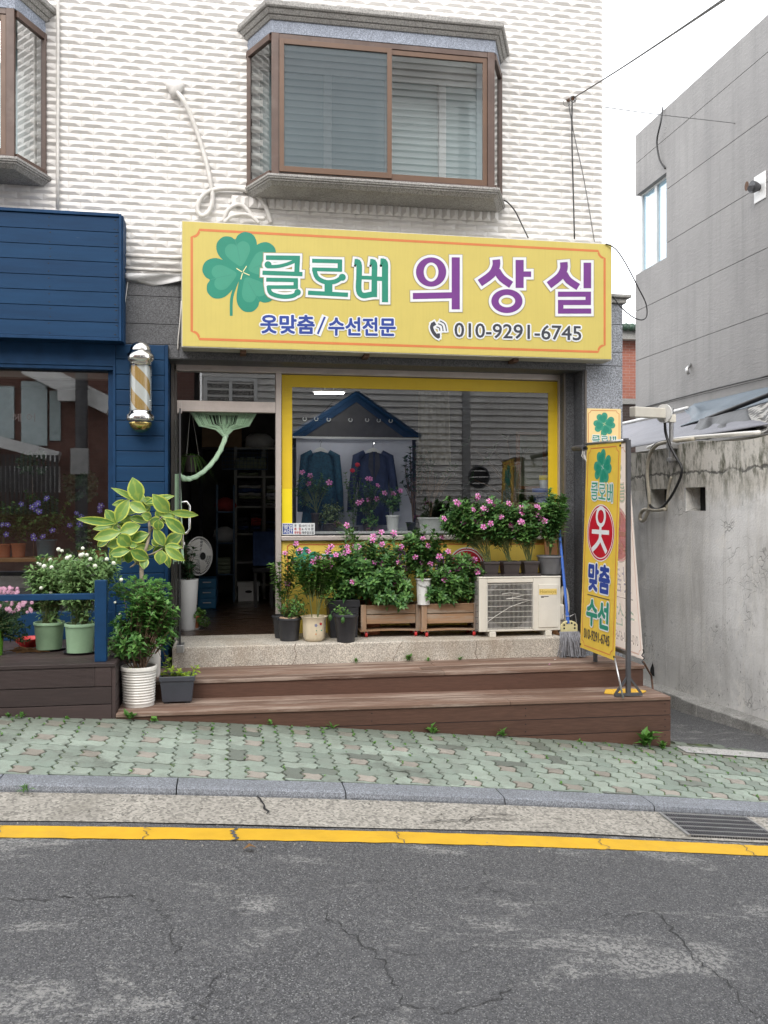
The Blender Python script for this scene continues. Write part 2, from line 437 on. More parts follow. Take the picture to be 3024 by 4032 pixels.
def film_mat(name, c, a):
    n = N(name); t = n.n('BsdfTransparent'); d = n.n('BsdfTranslucent'); d2 = n.n('BsdfDiffuse'); d.inputs[0].default_value = d2.inputs[0].default_value = (*c, 1)
    m1 = n.n('MixShader'); m1.inputs[0].default_value = .4; n.l(d.outputs[0], m1.inputs[1]); n.l(d2.outputs[0], m1.inputs[2])
    m2 = n.n('MixShader'); m2.inputs[0].default_value = a; n.l(t.outputs[0], m2.inputs[1]); n.l(m1.outputs[0], m2.inputs[2]); n.l(m2.outputs[0], n.o.inputs[0]); return n.m
M = dict(
    tile=tile_mat(), road=road_mat(), gutter=concrete_mat('gutter_concrete', (.28, .262, .23), (.12, .112, .09), .5, scale=70),
    ledge=concrete_mat('ledge_concrete', (.34, .335, .32), (.045, .047, .04), .35),
    oldwall=oldwall_mat(), plaster=plaster_mat(), brick=brick_mat('red_brick', (.34, .12, .085), (.42, .165, .115), (.42, .36, .32), rot=0),
    villa_brick=brick_mat('villa_brick', (.13, .055, .042), (.18, .08, .06), (.2, .17, .15)),
    brick_dark=brick_mat('dark_brick', (.05, .035, .03), (.075, .05, .045), (.12, .11, .1)),
    paver=paver_mat(), moss=moss_mat(), kerb=granite('kerb_granite', (.185, .197, .218), .55, 170, .75),
    alley=pm('alley_asphalt', (.075, .077, .08), .9, .25, 3, .6, 160, dirt=.4, dirtc=(.12, .11, .09)),
    stone=granite('grey_granite', (.24, .255, .285), .4, 130, .5), stone_dark=granite('dark_granite', (.085, .088, .095), .4, 130, .5),
    step=granite('step_granite', (.47, .43, .37), .5, 150, .75, (.22, .15, .085)),
    bay_stone=granite('bay_granite', (.26, .29, .35), .6, 160, .7), bay_trim=concrete_mat('bay_moulding', (.34, .33, .315), (.12, .115, .105), .4, scale=130),
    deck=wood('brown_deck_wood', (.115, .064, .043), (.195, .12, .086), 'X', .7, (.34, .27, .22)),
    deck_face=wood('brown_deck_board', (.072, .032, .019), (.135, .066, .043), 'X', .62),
    deck_dark=wood('dark_deck_board', (.028, .018, .017), (.05, .032, .03), 'X', .6),
    crate=wood('weathered_crate_wood', (.15, .085, .045), (.34, .20, .11), 'X', .75, (.30, .255, .205)),
    crate_post=wood('crate_post_wood', (.17, .10, .06), (.33, .21, .13), 'Z', .75, (.28, .24, .2)),
    board=wood('orange_board', (.30, .12, .035), (.42, .19, .06), 'Z', .5),
    floor=wood('shop_floor', (.05, .028, .018), (.10, .06, .038), 'X', .28),
    counter=wood('counter_wood', (.36, .19, .07), (.5, .28, .11), 'X', .4),
    blue=plank_blue(), blue_flat=pm('blue_paint', (.0045, .034, .092), .6, .2, 6, .15, 40, spec=.22),
    alu=pm('brushed_aluminium', (.52, .465, .43), .42, .12, 5, .1, 60, .55), alu_dark=pm('bronze_aluminium', (.13, .115, .105), .45, .2, 4, 0, 60, .35),
    brown=pm('brown_window_frame', (.085, .05, .038), .45, .2, 5, .1, 60, dirt=.25, dirtc=(.3, .25, .22)), brown_l=pm('tan_window_frame', (.115, .062, .036), .4, .15, 5),
    pvc=pm('white_window_frame', (.55, .57, .57), .4, .08, 3), steel=pm('chrome', (.72, .71, .69), .12, .05, 3, metal=1), gold=pm('gold_chrome', (.75, .58, .22), .12, .05, 3, metal=1),
    black=pm('black_metal', (.022, .022, .024), .45, .2, 6), grey_metal=pm('grey_painted_steel', (.06, .06, .066), .5, .2, 6), galv=pm('galvanised', (.42, .42, .42), .35, .15, 12, metal=.8),
    rust=pm('rusty_steel', (.09, .045, .025), .8, .4, 20, .3), 
    white=pm('white_plastic', (.68, .68, .67), .4, .06, 5), cream=pm('cream_plastic', (.63, .60, .53), .45, .07, 4, dirt=.2, dirtc=(.4, .34, .26)),
    grille=pm('grille_white', (.62, .60, .55), .5, .05, 4), dark=pm('dark_void', (.012, .012, .013), .8, .2, 5), fanblade=pm('fan_blade', (.09, .09, .09), .5),
    pot_black=pm('black_plastic_pot', (.020, .021, .025), .45, .25, 8, .1, 60, dirt=.35, dirtc=(.07, .065, .06)), pot_grey=pm('grey_plastic_pot', (.12, .12, .125), .5, .15, 8, dirt=.3, dirtc=(.2, .19, .18)),
    pot_brown=pm('brown_plastic_pot', (.042, .034, .034), .5, .2, 8), pot_slate=pm('slate_plastic_pot', (.045, .05, .062), .45, .15, 6),
    pot_green=pm('pale_green_pot', (.30, .46, .29), .4, .1, 5, dirt=.3, dirtc=(.2, .27, .17)), pot_lime=pm('lime_pot', (.18, .46, .05), .4, .1, 5),
    terracotta=pm('terracotta', (.40, .13, .05), .8, .2, 8, .1, 60, dirt=.4, dirtc=(.3, .17, .1)), pot_white=pm('white_glazed_pot', (.66, .64, .60), .3, .07, 4, .08, 40, dirt=.25, dirtc=(.42, .38, .3)),
    pot_cream=pm('cream_glazed_pot', (.60, .52, .38), .28, .12, 6, dirt=.3, dirtc=(.42, .31, .18)), pot_teal=pm('teal_pot', (.06, .13, .15), .4), soil=pm('soil', (.035, .024, .016), .95, .4, 20, .8, 60),
    stonep=pm('pebble', (.50, .35, .24), .6, .3, 12), redc=pm('red_plastic', (.50, .03, .03), .45),
    mop_blue=pm('blue_plastic', (.015, .085, .36), .35), mop_grey=pm('grey_mop_yarn', (.20, .20, .215), .95, .35, 30, .4, 90), mop_cream=pm('cream_mop_plate', (.58, .52, .27), .5, dirt=.5),
    noren=leaf_mat('mint_string_curtain', (.50, .68, .50), (.62, .80, .62), .8, back=.45, spec=.2),
    sign_y=print_mat('sign_yellow', rgb(188, 172, 90), .03, .5, .16), sign_w=print_mat('sign_box_white', (.52, .50, .43), .12, .55, .4),
    yel=print_mat('vinyl_yellow', (.66, .46, .015), .04, .45, .08), yel2=print_mat('vinyl_yellow_bright', (.78, .62, .01), .03), panel_y=print_mat('panel_yellow', (.66, .48, .08), .06, .5, .12),
    ban_y=print_mat('banner_yellow', (.64, .44, .055), .08, .55, .1), ban_back=leaf_mat('banner_back', (.97, .91, .87), (.98, .92, .88), .6, back=.85, spec=.2), cream_p=print_mat('sign_cream', (.72, .55, .26), .04),
    orange=print_mat('print_orange', rgb(192, 112, 60)), p_green=print_mat('print_green', (.008, .20, .13)), p_green2=print_mat('print_green_light', (.035, .25, .165)), p_veg=print_mat('print_vein', (.03, .22, .15)),
    p_purple=print_mat('print_purple', (.135, .024, .19)), p_navy=print_mat('print_navy', (.012, .04, .24)), p_black=print_mat('print_black', (.03, .032, .045)), p_white=print_mat('print_white', (.63, .65, .66)),
    p_shadow=print_mat('print_halo_edge', (.29, .25, .13)), p_red=print_mat('print_red', (.42, .006, .02)), p_pale=print_mat('print_pale_yellow', (.70, .66, .34)),
    f_pink=film_mat('faded_pink', (.86, .40, .52), .55), f_line=leaf_mat('faded_orange', (.80, .58, .50), (.82, .6, .52), .6, back=.6), f_blue=film_mat('faded_blue', (.42, .45, .66), .55), f_green=film_mat('faded_green', (.40, .70, .60), .55), f_white=film_mat('faded_white', (.97, .95, .93), .55), f_grey=film_mat('faded_grey', (.32, .28, .28), .55),
    cable_w=pm('white_painted_cable', (.60, .58, .55), .6, .15, 15, .2, 50), cable_k=pm('black_cable', (.02, .02, .021), .5), cable_g=pm('grey_wire', (.16, .16, .16), .5),
    tarp_l=tarp_mat('lilac_tarp', (.16, .163, .19)), tarp_b=tarp_mat('blue_grey_tarp', (.10, .13, .16)), tarp_g=tarp_mat('grey_tarp', (.045, .048, .052)), plasticw=tarp_mat('white_plastic_sheet', (.52, .52, .52), .35),
    rooft=pm('green_roof_tile', (.035, .075, .05), .5, .3, 8), yline=pm('yellow_road_paint', (.55, .32, .012), .7, .1, 5, .5, 150, dirt=.35, dirtc=(.3, .2, .05)),
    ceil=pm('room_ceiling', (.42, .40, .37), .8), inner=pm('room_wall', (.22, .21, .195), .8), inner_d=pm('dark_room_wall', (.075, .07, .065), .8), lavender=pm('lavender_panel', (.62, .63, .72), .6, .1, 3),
    cloth_a=pm('teal_lace_cloth', (.004, .05, .085), .8, .5, 45, .4, 120), cloth_b=pm('navy_cloth', (.008, .018, .06), .8, .3, 12), cloth_w=pm('white_cloth', (.45, .45, .44), .8, .15, 9), cloth_k=pm('dark_cloth', (.03, .03, .035), .85, .4, 9), cloth_r=pm('red_cloth', (.36, .045, .04), .8), cloth_g=pm('sage_cloth', (.22, .25, .17), .85, .2, 9), cloth_bl=pm('denim_cloth', (.03, .06, .16), .85, .3, 9),
    lace=leaf_mat('cream_lace', (.34, .31, .24), (.44, .40, .32), .8, back=.3), card=pm('cardboard', (.22, .14, .08), .8), shelf=pm('shelf_metal', (.27, .27, .25), .5), shelf_b=pm('blue_shelf', (.03, .075, .14), .5),
    glass=glass_mat('window_glass', (.92, .95, .95), .11, gain=.45), glass_c=glass_mat('clear_glass', (.93, .96, .95), .03, gain=.45), glass_d=glass_mat('dark_shop_glass', (.88, .91, .92), .17, gain=.5),
    glass_muted=glass_mat('muted_pane', (.80, .86, .87), .04, gain=.3, body=(.10, .125, .14), bodyf=.62),  # grey body painted into the pane in place of a fading reflection
    glass_teal=glass_mat('teal_glass', (.60, .72, .72), .08, gain=.4, body=(.44, .56, .58), bodyf=.75), glass_sky=glass_mat('sky_glass', (.7, .8, .85), .06, gain=.3, body=(.34, .52, .64), bodyf=.9),
    siding=pm('beige_siding', (.62, .60, .57), .7, .1, 1.2, dirt=.2), 
    soft_green=leaf_mat('leaf_green', (.045, .125, .026), (.14, .27, .055), .42), vinca=leaf_mat('vinca_leaf', (.036, .115, .034), (.15, .295, .075), .36), shrub=leaf_mat('shrub_leaf', (.036, .125, .026), (.14, .29, .065), .4),
    gomph=leaf_mat('gomphrena_leaf', (.09, .18, .055), (.21, .34, .12), .6), oxalis=leaf_mat('clover_leaf', (.045, .14, .025), (.10, .25, .05), .6), lime=leaf_mat('lime_leaf', (.13, .25, .02), (.32, .42, .04), .5),
    ficus=leaf_mat('variegated_leaf', (.10, .22, .045), (.19, .32, .075), .33, edge=(.52, .58, .10)), varieg=leaf_mat('cream_edged_leaf', (.05, .11, .03), (.25, .30, .14), .5), dleaf=leaf_mat('dark_leaf', (.018, .052, .02), (.05, .105, .04), .45), weed=leaf_mat('weed_leaf', (.05, .14, .02), (.11, .25, .04), .55), dry=leaf_mat('dry_leaf', (.16, .08, .03), (.28, .15, .05), .8),
    stem=pm('green_stem', (.12, .15, .05), .7), twig=pm('brown_stem', (.14, .085, .055), .8), trunk=pm('grey_trunk', (.25, .21, .155), .85, .2, 20, .3, 60),
    pinkf=leaf_mat('pink_petal', (.68, .16, .50), (.84, .34, .66), .6, back=.3), pinkc=pm('magenta_eye', (.45, .01, .12), .6), purplef=leaf_mat('violet_petal', (.16, .12, .55), (.30, .24, .72), .6), whitef=pm('white_flower_ball', (.66, .68, .58), .8, .12, 60), roseR=leaf_mat('red_petal', (.50, .01, .02), (.62, .03, .05), .5), mumf=leaf_mat('pale_pink_petal', (.62, .32, .46), (.74, .50, .60), .6),
    tactile=pm('yellow_tactile', (.66, .40, .04), .7, .2, 8, dirt=.5, dirtc=(.3, .17, .05)), litter=pm('paper', (.6, .6, .58), .8),
    crack=pm('crack_dark', (.028, .028, .028), .95, .4, 30),  # dark tone of the crack ribbons
    hose=pm('beige_hose', (.46, .42, .34), .6, .15, 20, .3, 60), check=None,
)
def check_mat():
    n = N('gingham_sheet'); c = n.n('TexChecker'); n.l(n.co((1, 1, 1), (.3, 0, 0)), c.inputs[0]); c.inputs['Scale'].default_value = 9
    c.inputs[1].default_value = (.42, .41, .38, 1); c.inputs[2].default_value = (.06, .055, .05, 1)
    w = n.n('TexWave'); w.inputs['Scale'].default_value = 6; n.l(n.co((0, 1, 1)), w.inputs[0])
    n.set(n.mix(.3, c.outputs[0], w.outputs[0]), .6); return n.m
M['check'] = check_mat()
def lit_mat(name, c, k):
    n = N(name); e = n.n('Emission'); e.inputs[0].default_value = (*c, 1); e.inputs[1].default_value = k; n.l(e.outputs[0], n.o.inputs[0]); return n.m
M['lamp'] = lit_mat('lit_tube', (1, .98, .94), 45)

# ------------------------------------------------------------------ flat print: strokes, rings, clovers, text
class Pr:                               # a print on a plane: f maps design (x, y) to the plane, nrm points out of it
    def __init__(s, f, nrm, lift=.0012): s.f = f; s.n = Vector(nrm).normalized(); s.k = lift; s.step = .00005
    def p(s, q, extra=0): return Vector(s.f(*q)) + s.n * (s.k + extra)
    def up(s): s.k += s.step
    def poly(s, mb, pts):
        s.up(); a = Vector(s.p(pts[0])); ids = [mb.vert(s.p(q)) for q in pts]
        nn = (mb.v[ids[1]] - mb.v[ids[0]]).cross(mb.v[ids[2]] - mb.v[ids[1]])
        mb.face(ids)
    def stroke(s, mb, pts, w, ext=0, cap=False):
        s.up(); P = [Vector((*q, 0)) for q in pts]
        P[0] = P[0] - (P[1] - P[0]).normalized() * ext; P[-1] = P[-1] + (P[-1] - P[-2]).normalized() * ext
        L, Rr = [], []
        for i, q in enumerate(P):
            d0 = (q - P[i - 1]).normalized() if i else (P[1] - q).normalized()
            d1 = (P[i + 1] - q).normalized() if i < len(P) - 1 else d0
            t = (d0 + d1).normalized(); n = Vector((-t.y, t.x, 0)); c = max(.45, n.dot(Vector((-d1.y, d1.x, 0))))
            L.append(q + n * w / 2 / c); Rr.append(q - n * w / 2 / c)
        li = [mb.vert(s.p((q.x, q.y))) for q in L]; ri = [mb.vert(s.p((q.x, q.y))) for q in Rr]
        for i in range(len(P) - 1): mb.face([li[i], li[i + 1], ri[i + 1], ri[i]])
        if cap:
            for q in (P[0], P[-1]): s.disc(mb, (q.x, q.y), w / 2)
    def disc(s, mb, c, rx, ry=None, n=28):
        ry = ry or rx; s.poly(mb, [(c[0] + rx * math.cos(2 * math.pi * i / n), c[1] + ry * math.sin(2 * math.pi * i / n)) for i in range(n)])
    def ring(s, mb, c, ro, ri, n=36):
        s.up(); o = [mb.vert(s.p((c[0] + ro[0] * math.cos(2 * math.pi * i / n), c[1] + ro[1] * math.sin(2 * math.pi * i / n)))) for i in range(n)]
        k = [mb.vert(s.p((c[0] + ri[0] * math.cos(2 * math.pi * i / n), c[1] + ri[1] * math.sin(2 * math.pi * i / n)))) for i in range(n)]
        for i in range(n): mb.face([o[i], o[(i + 1) % n], k[(i + 1) % n], k[i]])
def smooth_path(pts, n=6, closed=False):
    out = []; L = len(pts); g = lambda i: Vector((*pts[i % L], 0)) if closed else Vector((*pts[max(0, min(L - 1, i))], 0))
    for i in range(L if closed else L - 1):
        p0, p1, p2, p3 = g(i - 1), g(i), g(i + 1), g(i + 2)
        for k in range(n):
            t = k / n
            q = .5 * ((2 * p1) + (p2 - p0) * t + (2 * p0 - 5 * p1 + 4 * p2 - p3) * t * t + (3 * p1 - p0 - 3 * p2 + p3) * t ** 3)
            out.append((q.x, q.y))
    if not closed: out.append(tuple(pts[-1]))
    return out
def letters(pr, spec, w_add, name, mat, parent, skip=()):   # spec: list of ('s', pts, w) ('o', c, ro, ri) ('d', c, r)
    mb = MB()
    for q in spec:
        if q[0] == 's': pr.stroke(mb, q[1], q[2] + 2 * w_add, w_add)
        elif q[0] == 'o': pr.ring(mb, q[1], (q[2][0] + w_add, q[2][1] + w_add), (max(2, q[3][0] - w_add), max(2, q[3][1] - w_add)))
        else: pr.disc(mb, q[1], q[2] + w_add)
    return mb.build(name, mat, parent)
HEART = [(0, 0), (.30, .26), (.52, .58), (.50, .86), (.30, 1.0), (.10, .96), (0, .87), (-.10, .96), (-.30, 1.0), (-.50, .86), (-.52, .58), (-.30, .26)]
def clover(pr, c, size, rot, parent, mats=('p_green', 'p_green2', 'p_veg', 'p_pale'), stem=True, flipx=1, angs=(-18, 75, 160, 252), only=None):
    g, g2, ve, pa = [M[k] for k in mats]
    a_, b_, v_, c_ = MB(), MB(), MB(), MB()
    hp = smooth_path(HEART[:], 4, True)
    def rt(q, an, k):
        x, y = q[0] * k * .98, q[1] * k; a = R(an)
        return (c[0] + flipx * (x * math.cos(a) + y * math.sin(a)), c[1] - (y * math.cos(a) - x * math.sin(a)))
    if stem:
        pr.stroke(a_, smooth_path([rt((-.05, -.12), 20, size), rt((-.28, -.62), 0, size), rt((-.30, -1.12), 0, size)], 5), size * .075)
    for an in angs:
        pr.poly(a_, [rt(q, an + rot, size) for q in hp])
    for an in angs:
        pr.poly(b_, [rt((q[0] * .62, q[1] * .62 + .16), an + rot, size) for q in hp])
    for an in angs:
        pr.stroke(v_, [rt((0, .3), an + rot, size), rt((.01, .62), an + rot, size), rt((0, .86), an + rot, size)], size * .02)
        pr.stroke(c_, [rt((0, .02), an + rot + 45, size), rt((0, .19), an + rot + 45, size)], size * .022)
    o = a_.build('clover_print', g, parent)
    b_.build('leaf_mark', g2, o if o.parent is None or o.parent.parent is None else parent)
    for mb_, m_ in ((v_, ve), (c_, pa)): mb_.build('vein_line', m_, o if o.parent is None or o.parent.parent is None else parent)
    return o
_tcache = {}
def text_mesh(body, off=0):
    k = (body, off)
    if k not in _tcache:
        cu = bpy.data.curves.new('lettering', 'FONT'); cu.body = body; cu.offset = off; cu.resolution_u = 3
        o = bpy.data.objects.new('lettering', cu); col.objects.link(o); bpy.context.view_layer.update()
        me = bpy.data.meshes.new_from_object(o.evaluated_get(bpy.context.evaluated_depsgraph_get()))
        _tcache[k] = ([v.co.copy() for v in me.vertices], [tuple(p.vertices) for p in me.polygons])
        bpy.data.objects.remove(o); bpy.data.curves.remove(cu); bpy.data.meshes.remove(me)
    return _tcache[k]
def text_on(pr, body, box, mat, parent, bold=.012, halo=0, halo_mat=None, name='lettering', slope=0, mb=None):
    """box = design x0, y0 (top), x1, y1 (bottom); slope = design dy per dx"""
    v0, _ = text_mesh(body, 0)
    xs = [p.x for p in v0]; ys = [p.y for p in v0]; x0, x1, y0, y1 = min(xs), max(xs), min(ys), max(ys)
    ux = (box[2] - box[0]) / (x1 - x0); uy = (box[3] - box[1]) / (y1 - y0)
    vs, fs = text_mesh(body, 0)
    def put(rads, m, nm, mbx=None):     # the glyphs printed several times a hair apart: a bolder face
        q = mbx or MB()
        for r, n in rads:
            for k in range(n):
                pr.up(); base = len(q.v); dx, dy = r * math.cos(2 * math.pi * k / n), r * math.sin(2 * math.pi * k / n)
                for p in vs:
                    X = box[0] + (p.x + dx - x0) * ux; Y = box[3] - (p.y + dy - y0) * uy + slope * (p.x - x0) * ux
                    q.vert(pr.p((X, Y)))
                for f in fs: q.face([base + i for i in f])
        if mbx is None: return q.build(nm, m, parent)
    if halo: put([(bold + halo, 14), (bold + halo * .5, 8)], halo_mat, name + '_edge')
    return put([(bold, 8), (0, 1)] if bold > 0 else [(0, 1)], mat, name, mb)
def plane_map(tl, tr, br, bl, W, H):
    tl, tr, br, bl = map(Vector, (tl, tr, br, bl))
    def f(x, y):
        s, t = x / W, y / H
        return (tl * (1 - s) + tr * s) * (1 - t) + (bl * (1 - s) + br * s) * t
    return f
def frame_line(pr, mb, x0, y0, x1, y1, w, notch, n=5):    # thin line with scooped corners
    pts = []
    for cx, cy, a0 in ((x0, y0, 90), (x1, y0, 180), (x1, y1, 270), (x0, y1, 0)):
        for k in range(n + 1):
            a = R(a0 - 90 * k / n); pts.append((cx + notch * math.cos(a), cy + notch * math.sin(a)))
    L = len(pts)
    pr.up(); inn, out = [], []
    cx, cy = (x0 + x1) / 2, (y0 + y1) / 2
    for i in range(L):
        p = Vector((*pts[i], 0)); d = (Vector((*pts[(i + 1) % L], 0)) - Vector((*pts[i - 1], 0))).normalized(); nn = Vector((-d.y, d.x, 0))
        out.append(mb.vert(pr.p((p.x + nn.x * w / 2, p.y + nn.y * w / 2)))); inn.append(mb.vert(pr.p((p.x - nn.x * w / 2, p.y - nn.y * w / 2))))
    for i in range(L): mb.face([out[i], out[(i + 1) % L], inn[(i + 1) % L], inn[i]])
KLO = [('s', [(680, 322), (920, 325)], 26), ('s', [(905, 325), (900, 442)], 30), ('d', (692, 374), 22), ('s', smooth_path([(690, 388), (760, 386), (830, 370), (890, 345)], 3), 18),
       ('s', [(655, 432), (938, 442)], 24), ('s', [(682, 482), (905, 486)], 22), ('s', [(893, 486), (893, 545)], 26), ('s', [(690, 536), (900, 536)], 20),
       ('s', smooth_path([(696, 530), (712, 580), (790, 605), (870, 600), (908, 575)], 4), 24), ('d', (906, 574), 20),
       ('s', [(1015, 345), (1225, 350)], 22), ('s', [(1213, 350), (1213, 420)], 26), ('s', [(1015, 407), (1222, 412)], 20),
       ('s', smooth_path([(1028, 410), (1048, 468), (1110, 500), (1180, 495), (1228, 465)], 4), 26), ('d', (1230, 465), 22),
       ('s', [(1130, 500), (1130, 585)], 50), ('s', [(985, 577), (1268, 592)], 24),
       ('s', smooth_path([(1322, 352), (1350, 365), (1352, 450), (1350, 560), (1378, 596), (1425, 592), (1470, 585)], 4), 34), ('s', smooth_path([(1435, 352), (1462, 365), (1463, 450), (1462, 605)], 4), 34), ('s', [(1350, 466), (1470, 470)], 20),
       ('s', [(1462, 474), (1540, 478)], 24), ('s', smooth_path([(1510, 350), (1538, 362), (1540, 450), (1540, 642)], 4), 38)]
UI = [('o', (327, 384), (99, 96), (48, 62)), ('s', [(208, 541), (470, 536)], 40), ('s', [(488, 288), (488, 628)], 53),
      ('s', smooth_path([(752, 303), (752, 345), (722, 400), (645, 456)], 3), 50), ('s', smooth_path([(756, 375), (790, 425), (850, 468)], 3), 48), ('s', [(905, 305), (905, 488)], 53), ('s', [(905, 398), (980, 398)], 36), ('o', (822, 574), (102, 78), (54, 40)),
      ('s', smooth_path([(1193, 320), (1193, 365), (1166, 415), (1096, 470)], 3), 50), ('s', smooth_path([(1196, 395), (1225, 440), (1288, 482)], 3), 46), ('s', [(1347, 323), (1347, 490)], 50),
      ('s', [(1155, 529), (1371, 529)], 34), ('s', [(1353, 529), (1353, 590)], 36), ('s', [(1155, 583), (1371, 583)], 34), ('s', [(1173, 583), (1173, 640)], 36), ('s', [(1155, 639), (1372, 639)], 34)]
OT = [('o', (300, 650), (88, 92), (54, 58)), ('s', [(300, 730), (300, 780)], 38), ('s', [(150, 785), (450, 780)], 38), ('s', smooth_path([(300, 800), (292, 850), (240, 900), (165, 945)], 3), 44), ('s', smooth_path([(308, 840), (350, 885), (415, 950)], 3), 44)]
# ================================================================== THE SETTING
# ---- ground: one sheet under everything, then road, gutter, kerb, pavement, alley
g = MB()
xs = [-60, -30, -15, -8, -5, -3, -1, 1, 3, 5, 6, 8, 12, 20, 40, 60]; ys = [-60, -30, -12, -9, -6, -4, -3, 0, 6, 20, 45]
def zlow(X, y): return min(G(X, y), .0) - .12 - (max(0, y) * .075 if X > 3 else 0) - (.25 if y > -1.8 else 0)
g.grid(lambda a, b: (xs[round(a * 15)], ys[round(b * 10)], zlow(xs[round(a * 15)], ys[round(b * 10)])), 15, 10)
struct(g.build('ground', M['gutter']))
g = MB(); g.grid(lambda a, b: (-14 + 28 * a, -9.6 + 6.0 * b, G(-14 + 28 * a, -9.6 + 6.0 * b) + (.0 if b < .97 else 0)), 56, 16)
road = struct(g.build('road', M['road'], smooth=True))
# cracks in the asphalt (real jagged seams, D-pixel paths on the road surface)
def on_ground(u, v, z0=-.6):
    z = z0
    for _ in range(8):
        p = PZ(u, v, z); z = G(p.x, p.y)
    return Vector((p.x, p.y, z))
random.seed(11)
cr = MB()
for path, w in [([(0, 1944), (120, 1942), (230, 1938), (305, 1943), (345, 1965), (372, 2010), (385, 2060)], 6), ([(258, 1835), (225, 1875), (190, 1915), (208, 1945), (203, 1985)], 3),
                ([(425, 2212), (440, 2165), (475, 2110), (520, 2090)], 4), ([(700, 1975), (735, 2000), (790, 2045), (835, 2090), (860, 2150), (890, 2180)], 6), ([(760, 2205), (870, 2175), (980, 2190), (1090, 2150), (1100, 2110)], 4),
                ([(640, 1910), (740, 1908), (830, 1905), (930, 1920), (1040, 1915)], 3), ([(790, 2050), (920, 2060), (1050, 2048)], 3), ([(1045, 1920), (1130, 1938), (1210, 1970), (1330, 1978), (1420, 1968)], 4), ([(1410, 1965), (1445, 2005), (1490, 2060), (1550, 2110), (1620, 2180), (1659, 2205)], 6), ([(829, 1870), (826, 1905)], 3), ([(1050, 1875), (1048, 1915), (1000, 1935)], 3)]:
    pts = smooth_path(path, 7)
    ws = [on_ground(*p) for p in pts]
    L, Rr = [], []
    for i, p in enumerate(ws):
        d = (ws[min(i + 1, len(ws) - 1)] - ws[max(0, i - 1)]).normalized(); s = Vector((-d.y, d.x, 0))
        j = random.uniform(-.022, .022); ww = w * .00042 * random.uniform(.1, 1.7)
        q = p + s * j; q.z += .004
        L.append(cr.vert(q + s * ww)); Rr.append(cr.vert(q - s * ww))
    for i in range(len(ws) - 1): cr.face([L[i], L[i + 1], Rr[i + 1], Rr[i]])
struct(cr.build('road_crack', M['crack'], road))
g = MB(); g.grid(lambda a, b: (-14 + 28 * a, -3.625 + .435 * b + .012 * math.sin(a * 70) * (1 - b), gprof(-14 + 28 * a) - .058 + .016 * b + .002 * math.sin(a * 90) * (1 - b)), 60, 3)
struct(g.build('gutter', M['gutter'], smooth=True))
g = MB()
for path, w in [([(530, 1705), (545, 1735), (560, 1755), (580, 1785)], 5), ([(910, 1775), (960, 1765), (1010, 1760), (1060, 1752), (1120, 1748)], 4), ([(1000, 1768), (1040, 1745), (1110, 1742)], 3)]:
    ws = [PZ(u, v, -.6) for u, v in smooth_path(path, 5)]
    L, Rr = [], []
    for i, p in enumerate(ws):
        d = (ws[min(i + 1, len(ws) - 1)] - ws[max(0, i - 1)]).normalized(); s = Vector((-d.y, d.x, 0))
        zz = gprof(p.x) - .062 + .016 * (p.y + 3.72) / .53 + .010; p = Vector((p.x, p.y, zz)) + s * random.uniform(-.012, .012); ww = w * .0011 * random.uniform(.5, 1.4)
        L.append(g.vert(p + s * ww)); Rr.append(g.vert(p - s * ww))
    for i in range(len(ws) - 1): g.face([L[i], L[i + 1], Rr[i + 1], Rr[i]])
struct(g.build('gutter_crack', M['dark']))
# yellow edge line, worn along its borders
g = MB(); random.seed(5)
nx = 300; rows = []
for i in range(nx + 1):
    X = -6 + 16 * i / nx
    j = .005 * math.sin(X * 1.3) + random.uniform(-.004, .004)
    y0, y1 = -3.845 + j + random.uniform(-.004, .004), -3.675 + j
    rows.append((g.vert((X, y0, G(X, y0) + .005)), g.vert((X, y1, G(X, y1) + .005))))
for i in range(nx):
    g.face([rows[i][0], rows[i + 1][0], rows[i + 1][1], rows[i][1]])
struct(g.build('road_line', M['yline']))
g = MB()
for X in (.03, -1.15, -.42, .92, 2.1, 3.0):
    pts = [(X + random.uniform(-.02, .02), -3.66 - .02 * k) for k in range(11)]
    w = .009 if X == .03 else .0025
    for (a_, b_), (c_, d_) in zip(pts, pts[1:]): g.poly([(a_ - w, b_, G(a_, b_) + .009), (c_ - w, d_, G(c_, d_) + .009), (c_ + w, d_, G(c_, d_) + .009), (a_ + w, b_, G(a_, b_) + .009)])
struct(g.build('line_crack', M['road']))
# kerb stones, each a block with a rounded nose
kb = MB(); X = -9.3
while X < 11:
    L = 1.0; a, b = X + .004, X + L - .004
    prof = [(-3.0, 0), (-3.165, 0), (-3.192, -.008), (-3.2, -.03), (-3.2, -.2), (-3.0, -.2)]
    A = [(a, y, gprof(a) + z) for y, z in prof]; B = [(b, y, gprof(b) + z) for y, z in prof]
    ia = [kb.vert(p) for p in A]; ib = [kb.vert(p) for p in B]
    for i in range(6): kb.face([ia[i], ia[(i + 1) % 6], ib[(i + 1) % 6], ib[i]])
    kb.face(ia[::-1]); kb.face(ib); X += L
struct(kb.build('kerb', M['kerb']))
